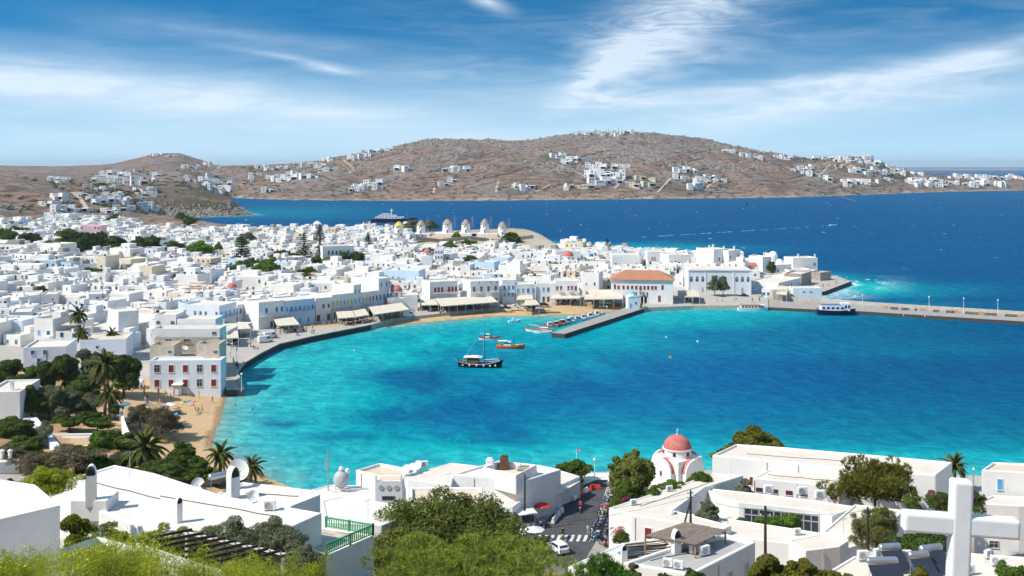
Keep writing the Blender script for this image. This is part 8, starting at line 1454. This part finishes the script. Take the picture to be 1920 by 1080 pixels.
p = G(1148, 1018, 2.04); t = empty('notice_board', p, R(-28), 'tall blue notice panel beside hotel wall', 'board'); m = MB(); m.box((0, 0, 0), (.3, 2.3, 3.2), M_blue); m.build('panel', t); m = MB(); m.box((-.16, 0, 2.0), (.02, 1.6, .35), M_plast); m.box((-.16, 0, 1.2), (.02, 1.5, .14), M_plast); m.build('white_print', t)
def lamp(label, p, h): t = empty('street_lamp', p, 0, label, 'lamp'); m = MB(); m.tube([(0, 0, -.5), (0, 0, h)], [.09, .05], M_plast, 6); m.build('post', t); m = MB(); m.lathe([(.05, h), (.28, h+.15), (.24, h+.45), (.05, h+.6)], M_plast, n=10); m.build('lantern', t)
for i, (x, y, z, h) in enumerate([(1617, 577, 1.2, 4.6), (1742, 584, 1.2, 5.2), (1807, 589, 1.2, 5.6), (1871, 593, 1.2, 5.6), (1500, 570, 1.2, 4.6), (1138, 592, 1.5, 3.0), (444, 688, 1.62, 4.5), (423, 725, 1.62, 3.6), (453, 731, 1.62, 3.6), (520, 628, 1.62, 3.2), (1825, 920, 3, 3.2), (1115, 897, 2, 3)]): lamp(['first lamp post on pier from the town', 'second lamp post on pier', 'third lamp post on pier', 'outermost lamp post on pier', 'lamp post near pier root', 'lamp post on jetty', 'tall lamp post on quay bend', 'left lamp pillar at quay corner', 'right lamp pillar at quay corner', 'lamp post on promenade by first awning', 'shore lamp between cross and blue-window house', 'lamp post where street meets sea'][i], G(x, y, z), h)
ty = MB(); 
for k in range(14): a = k*2*math.pi/14; a2 = (k+1)*2*math.pi/14; ty.tube([(.42*math.cos(a), .42*math.sin(a), 0), (.42*math.cos(a2), .42*math.sin(a2), 0)], .17, M_black, 6, False)
TY = ty.mesh('tyre'); ti_ = 0
for x in [1672, 1677, 1682, 1692, 1697, 1702, 1717, 1752, 1758, 1776, 1782, 1787, 1812, 1818, 1824, 1831, 1849, 1855, 1861, 1867, 1887, 1893, 1899, 1905]: y = 572+(x-1640)*.0625+4.0; o = link('tyre', TY, None, G(x, y+2, 1.2)+Vector((0, 0, .42))); o.rotation_euler = (R(82), 0, rnd.uniform(-.5, .5)); tag(o, 'black tyre leaning on pier wall, %s from the town end' % ORD[ti_].replace('nearest', 'first'), 'tyre', 'tyres along the pier wall'); ti_ += 1
for i, x in enumerate((1660, 1731, 1793, 1840, 1917)): p = G(x, 573+(x-1640)*.0625+4, 1.2); t = empty('bench', p, R(-4), 'orange wooden bench on pier, %s from the town end' % ORD[i].replace('nearest', 'first'), 'bench', 'benches on the pier'); m = MB(); m.box((0, 0, .4), (1.8, .45, .08), M_org); m.build('seat', t); m = MB(); m.box((0, .22, .5), (1.8, .06, .4), M_org); m.build('backrest', t); [MB().box((sx*.8, 0, 0), (.1, .4, .4), M_brn).build('leg', t) for sx in (-1, 1)]
for i, x in enumerate((1654, 1694, 1734, 1776, 1816, 1853, 1890)): m = MB(); m.lathe([(.2, 0), (.12, .25), (.22, .45), (.01, .5)], M_black if i not in (1, 2) else M_plast, n=10); tag(m.build('bollard', None, G(x, 585+(x-1600)*.061+1, 1.22)), 'mooring bollard at pier edge, %s from the town end' % ORD[i].replace('nearest', 'first'), 'bollard', 'bollards on the pier')
# poles, wires, flag
def pole(label, p, h, mt=None, brace=None, arms=2):
    t = empty('utility_pole', p, 0, label, 'pole'); m = MB(); m.tube([(0, 0, -1), (0, 0, h)], [.16, .11], mt or M_dwood, 8); m.build('shaft', t)
    if brace: m = MB(); m.tube([(brace, -.3, -1), (0, 0, h*.75)], .11, mt or M_dwood, 6); m.build('brace', t)
    for k in range(arms): m = MB(); z_ = h-.35-.55*k; m.box((0, 0, z_), (.9, .08, .08), M_galv); [m.cyl((s*.4, 0, z_+.08), .05, .14, M_plast, 6) for s in (-1, 1)]; m.build('cross_arm', t)
    return Vector(p)+Vector((0, 0, h-.3))
w1 = pole('braced utility pole above reed pergola', D(1295, 990, 118), 4.4, None, -1.2); w2 = pole('dark utility pole at bottom right of centre', D(1435, 1100, 88), 7.0); w3 = pole('slim utility pole left of reed thicket', D(1627, 1030, 110), 4.6); w4 = pole('utility pole in front of large shore house', D(984, 945, 150), 4.4, None, None, 1)
w5 = pole('telegraph pole in left town', G(193, 583, 5), 10, M_brn, None, 1); w6 = pole('telegraph pole before blue-shuttered corner house', G(88, 735, 3.8), 9.5, M_brn, None, 2)
def wire(label, a, b, sag=.5, n=10): m = MB(); m.tube([a.lerp(b, i/n)-Vector((0, 0, sag*4*(i/n)*(1-i/n))) for i in range(n+1)], .018, M_black, 3, False); tag(m.build('power_line'), label, 'cable')
wire('upper power line from braced pole to bottom right pole', w1, w2); wire('power line from bottom right pole to slim pole', w2, w3); wire('power line from slim pole towards right houses', w3, D(1990, 1020, 100)); wire('power line passing across big eucalyptus', w1, D(640, 985, 90), 1.2); wire('second power line across big eucalyptus', w1-Vector((0, 0, .5)), D(640, 1000, 88), 1.3); wire('power line over blue-shuttered house', w6, G(0, 640, 12), .5)
p = G(1081, 890, 2); t = empty('flagpole', p, 0, 'white flagpole with blue and white striped flag by fig tree', 'flagpole'); m = MB(); m.tube([(0, 0, -.3), (0, 0, 4.6)], .05, M_plast, 6); m.build('pole', t); f_ = MB()
for k in range(9):
    for j in range(6): x0, x1 = .05+j*.15, .05+(j+1)*.15; wv = lambda x: .05*math.sin(x*7); z0 = 4.0+k*.064; f_.quad([(x0, wv(x0), z0), (x1, wv(x1), z0), (x1, wv(x1), z0+.064), (x0, wv(x0), z0+.064)], M_plast if (k % 2 == 1 and not (k > 3 and j < 2)) or (k == 6 and j < 2) or (k > 3 and j == 0 and False) else M_blue)
f_.build('flag', t)
# rooftop equipment
def ac(label, p, rz, s=1., group=None): t = empty('air_conditioner', p, rz, label, 'air conditioner', group); m = MB(); m.box((0, 0, .08), (.95, .38, .75), M_plast); m.build('case', t, bevel=.03); m = MB(); m.lathe([(.01, 0), (.26, 0), (.28, .03), (.22, .03)], M_plastg, n=14); o = m.build('fan_grille', t, (-.12, -.2, .46)); o.rotation_euler = (R(90), 0, 0); m = MB(); [m.box((sx*.35, 0, 0), (.08, .4, .08), M_galv) for sx in (-1, 1)]; m.build('foot', t); t.scale = (s,)*3
for i, (x, y, z, rz, s, lab) in enumerate([(1255, 921, 7.9, .3, 1, 'beside road edge of hotel wing'), (1188, 947, 7.9, .3, 1, 'near corner of hotel wing above motorbikes'), (1260, 963, 7.9, 1.6, .9, 'at courtyard corner of hotel wing'), (1441, 925, 7.3, .1, 1.5, 'first of row before maroon windows'), (1504, 928, 7.3, .1, 1.5, 'second of row before maroon windows'), (1537, 935, 7.3, .1, 1.5, 'third of row before maroon windows'), (1302, 1037, 17.4, .5, 1.15, 'left of pair on grey roof'), (1321, 1041, 17.4, .5, 1.15, 'right of pair on grey roof'), (1252, 1063, 17.4, -.3, 1.0, 'low left on grey roof front'), (1272, 1067, 17.4, -.3, 1.0, 'low right on grey roof front'), (1495, 1002, 7.0, .1, 1, 'on cream strip roof before courtyard'), (506, 957, 26.5, .1, 1.05, 'on white roof edge by olive bush'), (946, 931, 5.5, .2, 1, 'on annex roof behind kiosk'), (1618, 1050, 22, .1, 1.0, 'left among solar heaters'), (1648, 1046, 22, .3, 1.0, 'under first solar tank'), (1698, 1052, 22, .1, 1.1, 'centre among solar heaters'), (1765, 1058, 22, -.1, 1.0, 'left of cross foot'), (1818, 1075, 22, .2, .9, 'right of cross foot'), (1868, 1060, 22, -.2, 1.0, 'far right roof'), (1852, 1045, 22, .6, .8, 'upper right roof'), (795, 877, 8.0, .3, 1.3, 'end of row on shore house roof')]): ac('white air conditioner unit, '+lab, G(x, y, z), rz, s, 'air conditioner units on roofs')
def dish(label, p, r_, rz, tilt=35): t = empty('satellite_dish', p, rz, label, 'satellite dish'); m = MB(); m.tube([(0, 0, -.2), (0, 0, r_*1.0)], .05, M_galv, 6); m.build('post', t); m = MB(); m.lathe([(.01, 0), (r_*.4, .03), (r_*.75, .11), (r_, .2)], M_white2, n=20, sy=1.08); o = m.build('reflector', t, (0, -.05, r_*1.0), smooth=True); o.rotation_euler = (R(90-tilt), 0, 0); m = MB(); m.tube([(0, -.1, r_*.3), (0, -r_*.85, r_*1.1)], .025, M_galv, 4); m.box((0, -r_*.9, r_*1.08), (.1, .15, .1), M_plastg); m.build('feed_arm', t)
dish('largest satellite dish, beside chimney on beach-side roof', G(446, 913, 25.3)+Vector((0, 0, .6)), 1.0, .5); dish('satellite dish near oleanders left of solar panel', G(371, 921, 25.0), .62, .3); dish('small satellite dish on lower white roof', G(474, 942, 26.5), .5, .4); dish('dish inside ruin bay behind beach house', G(346, 660, 9.0), .8, .2)
for i, (x, y) in enumerate(((762, 884), (773, 881), (784, 876))): dish('small white dish in row on shore house roof, %s' % ('left', 'middle', 'right')[i], G(x, y+6, 8.0), .75, -.6)
def heater(label, p, rz, L=2.0): t = empty('solar_water_heater', p, rz, label, 'water heater'); m = MB(); pts = [(-L/2, 0, 1.5), (-L/2+.1, 0, 1.5), (L/2-.1, 0, 1.5), (L/2, 0, 1.5)]; m.tube(pts, [.2, .3, .3, .2], M_metal, 14); m.build('tank', t, smooth=False); m = MB(); m.add([(-L/2, -.3, 1.3), (L/2, -.3, 1.3), (L/2, -1.9, .25), (-L/2, -1.9, .25), (-L/2, -.3, 1.22), (L/2, -.3, 1.22), (L/2, -1.9, .17), (-L/2, -1.9, .17)], [(0, 1, 2, 3), (7, 6, 5, 4), (0, 4, 5, 1), (1, 5, 6, 2), (2, 6, 7, 3), (3, 7, 4, 0)], PD); m.build('solar_panel', t); m = MB(); [m.tube([(sx*L*.4, 0, 0), (sx*L*.4, 0, 1.3)], .03, M_galv, 4) for sx in (-1, 1)]; [m.tube([(sx*L*.4, -1.8, 0), (sx*L*.4, -1.8, .2)], .03, M_galv, 4) for sx in (-1, 1)]; m.build('frame', t)
heater('solar water heater with blue-striped tank, upper left of group', G(1668, 1058, 22), .15, 1.9); heater('longest solar water heater tank at lower left of group', G(1654, 1085, 22), .05, 2.6); heater('upper right solar water heater tank left of cross', G(1745, 1060, 22), .3, 2.2); heater('middle solar water heater beside cross foot', G(1722, 1073, 22), .15, 1.8); heater('solar panel stand behind tall chimney on beach-side roof', G(412, 921, 25.3), -2.4, 2.2)
# radome cluster with mast
p = G(640, 918, 9.5); t = empty('radome_cluster', p, 0, 'grey ball antennas on white frame with lattice mast above sea', 'antenna'); m = MB(); m.ball((0, 0, 1.5), 1.15, M_plastg, 18, 10, 1.12); m.build('large_ball', t, smooth=True)
for x, z_ in ((0, 3.0), (.9, 2.75)): m = MB(); m.ball((x, -.1, z_), .38, M_plast, 12, 8); m.build('small_ball', t, smooth=True)
m = MB(); [m.tube([(sx*1.0, sy*.8, -.2), (sx*.7, sy*.5, 1.0)], .05, M_plast, 4) for sx in (-1, 1) for sy in (-1, 1)]; [m.beam((-1.6, y_, .3), (4.0, y_, .3), .07, .07, M_plast) for y_ in (-1.2, -.6, .4)]; m.build('frame', t); m = MB(); m.tube([(-1.9, 0, -.5), (-1.9, 0, 5.8)], .09, M_galv, 6); m.box((-2.25, 0, 2.8), (.18, .18, 1.6), M_plastg); m.build('mast', t)
# machinery on the sunken terrace
p = G(950, 880, 8.8); 
for i, (dx_, dy_, d_, mt, lab) in enumerate([(-2.6, 0, (1.4, 1.0, 1.6), M_plast, 'white ventilation hood on sunken roof terrace'), (-.4, .4, (1.5, 1.2, 1.9), M_brn, 'brown machinery box on sunken roof terrace'), (2.8, 0, (2.6, 1.4, .5), M_conc, 'low round-cornered tank on sunken roof terrace')]): m = MB(); m.box((0, 0, 0), d_, mt, taper=.85); m.box((0, 0, d_[2]), (d_[0]*.6, d_[1]*.6, .25), mt); tag(m.build('roof_machine', None, p+Vector((dx_, dy_, 0)), bevel=.1), lab, 'machine')
def antenna(label, p, h): t = empty('tv_antenna', p, rnd.random(), label, 'antenna'); m = MB(); m.tube([(0, 0, -.2), (0, 0, h)], .025, M_galv, 4); m.build('pole', t); m = MB(); m.beam((-.6, 0, h-.1), (.6, 0, h-.1), .02, .02, M_galv); [m.beam((x, -.3, h-.1), (x, .3, h-.1), .015, .015, M_galv) for x in np.linspace(-.55, .55, 7)]; m.build('aerial', t)
for lab, x, y, z, h in [('yagi aerial beside green balustrade', 690, 978, 14, 2.6), ('aerial on flat roof near oleanders', 243, 893, 26.5, 2.4), ('aerial on rooftop behind annex', 842, 915, 8, 2.2), ('aerial on small annex below hotel', 1582, 1005, 10.5, 2.2), ('aerial at corner of reed pergola', 1365, 1002, 17.7, 1.8), ('aerial on heater roof right of cross', 1848, 1052, 22, 2.2), ('aerial on dish roof edge', 565, 925, 25.4, 1.6)]: antenna(lab, G(x, y, z), h)
# sun beds, small boats and clutter on the far beach
for i, (x, y, mt) in enumerate([(1010, 583, M_wood), (1028, 585, M_conc)]): p = G(x, y, .8); m = MB(); m.box((0, 0, 0), (9, 1.4, .25), mt); tag(m.build('plank_walk', None, p), '%s plank platform on far beach' % ('left', 'right')[i], 'platform')
for i, (x, y, mt) in enumerate([(1130, 579, M_plast), (1148, 578, M_org), (1156, 577, M_red2)]): t = boat('rowing_boat', '%s dinghy drawn up on sand left of chapel' % ('white', 'orange', 'red')[i], x, y, 3.4, 1.3, .55, mt, R(10)); t.location.z = .75
for i, (x, y, s) in enumerate([(352, 752, 4), (362, 753, 6), (340, 757, 5), (336, 776, 4), (372, 777, 7)]): p = hit(x, y, 150)+Vector((0, 0, .03)); m = MB(); m.box((0, 0, 0), (.8, 1.8, .03), CLOTH[s]); tag(m.build('beach_towel', None, p), '%s towel spread on near beach, %s' % (CLOTHN[s], ['upper', 'right upper', 'left', 'lower left', 'lower right'][i]), 'towel')
p = G(318, 795, 1.5); t = empty('beach_stall', p, .2, 'blue-roofed beach stall below white parasol', 'stall'); m = MB(); m.box((0, 0, 2.0), (3.2, 2.4, .12), M_blue2); m.build('roof', t); [MB().box((sx*1.4, sy*1.0, 0), (.1, .1, 2.0), M_white).build('post', t) for sx in (-1, 1) for sy in (-1, 1)]; MB().box((0, 0, 0), (2.4, .8, .9), M_white).build('counter', t)
# ------------------------------------------------------------------ thin sea haze: one closed box of air
m = MB(); m.box((0, 8500, -6), (26000, 18000, 150), M_white); hz_ = m.build('haze'); hz_['kind'] = 'stuff'; hz_['label'] = 'thin pale sea haze'
hm_ = bpy.data.materials.new('haze_air'); hm_.use_nodes = True; t = NT(hm_.node_tree); t.n.clear(); pv = t.node('ShaderNodeVolumePrincipled'); pv.inputs['Color'].default_value = (.80, .88, 1, 1); pv.inputs['Density'].default_value = 5.5e-5; pv.inputs['Anisotropy'].default_value = .2
t.l.new(pv.outputs[0], t.node('ShaderNodeOutputMaterial').inputs['Volume']); hz_.data.materials.clear(); hz_.data.materials.append(hm_)
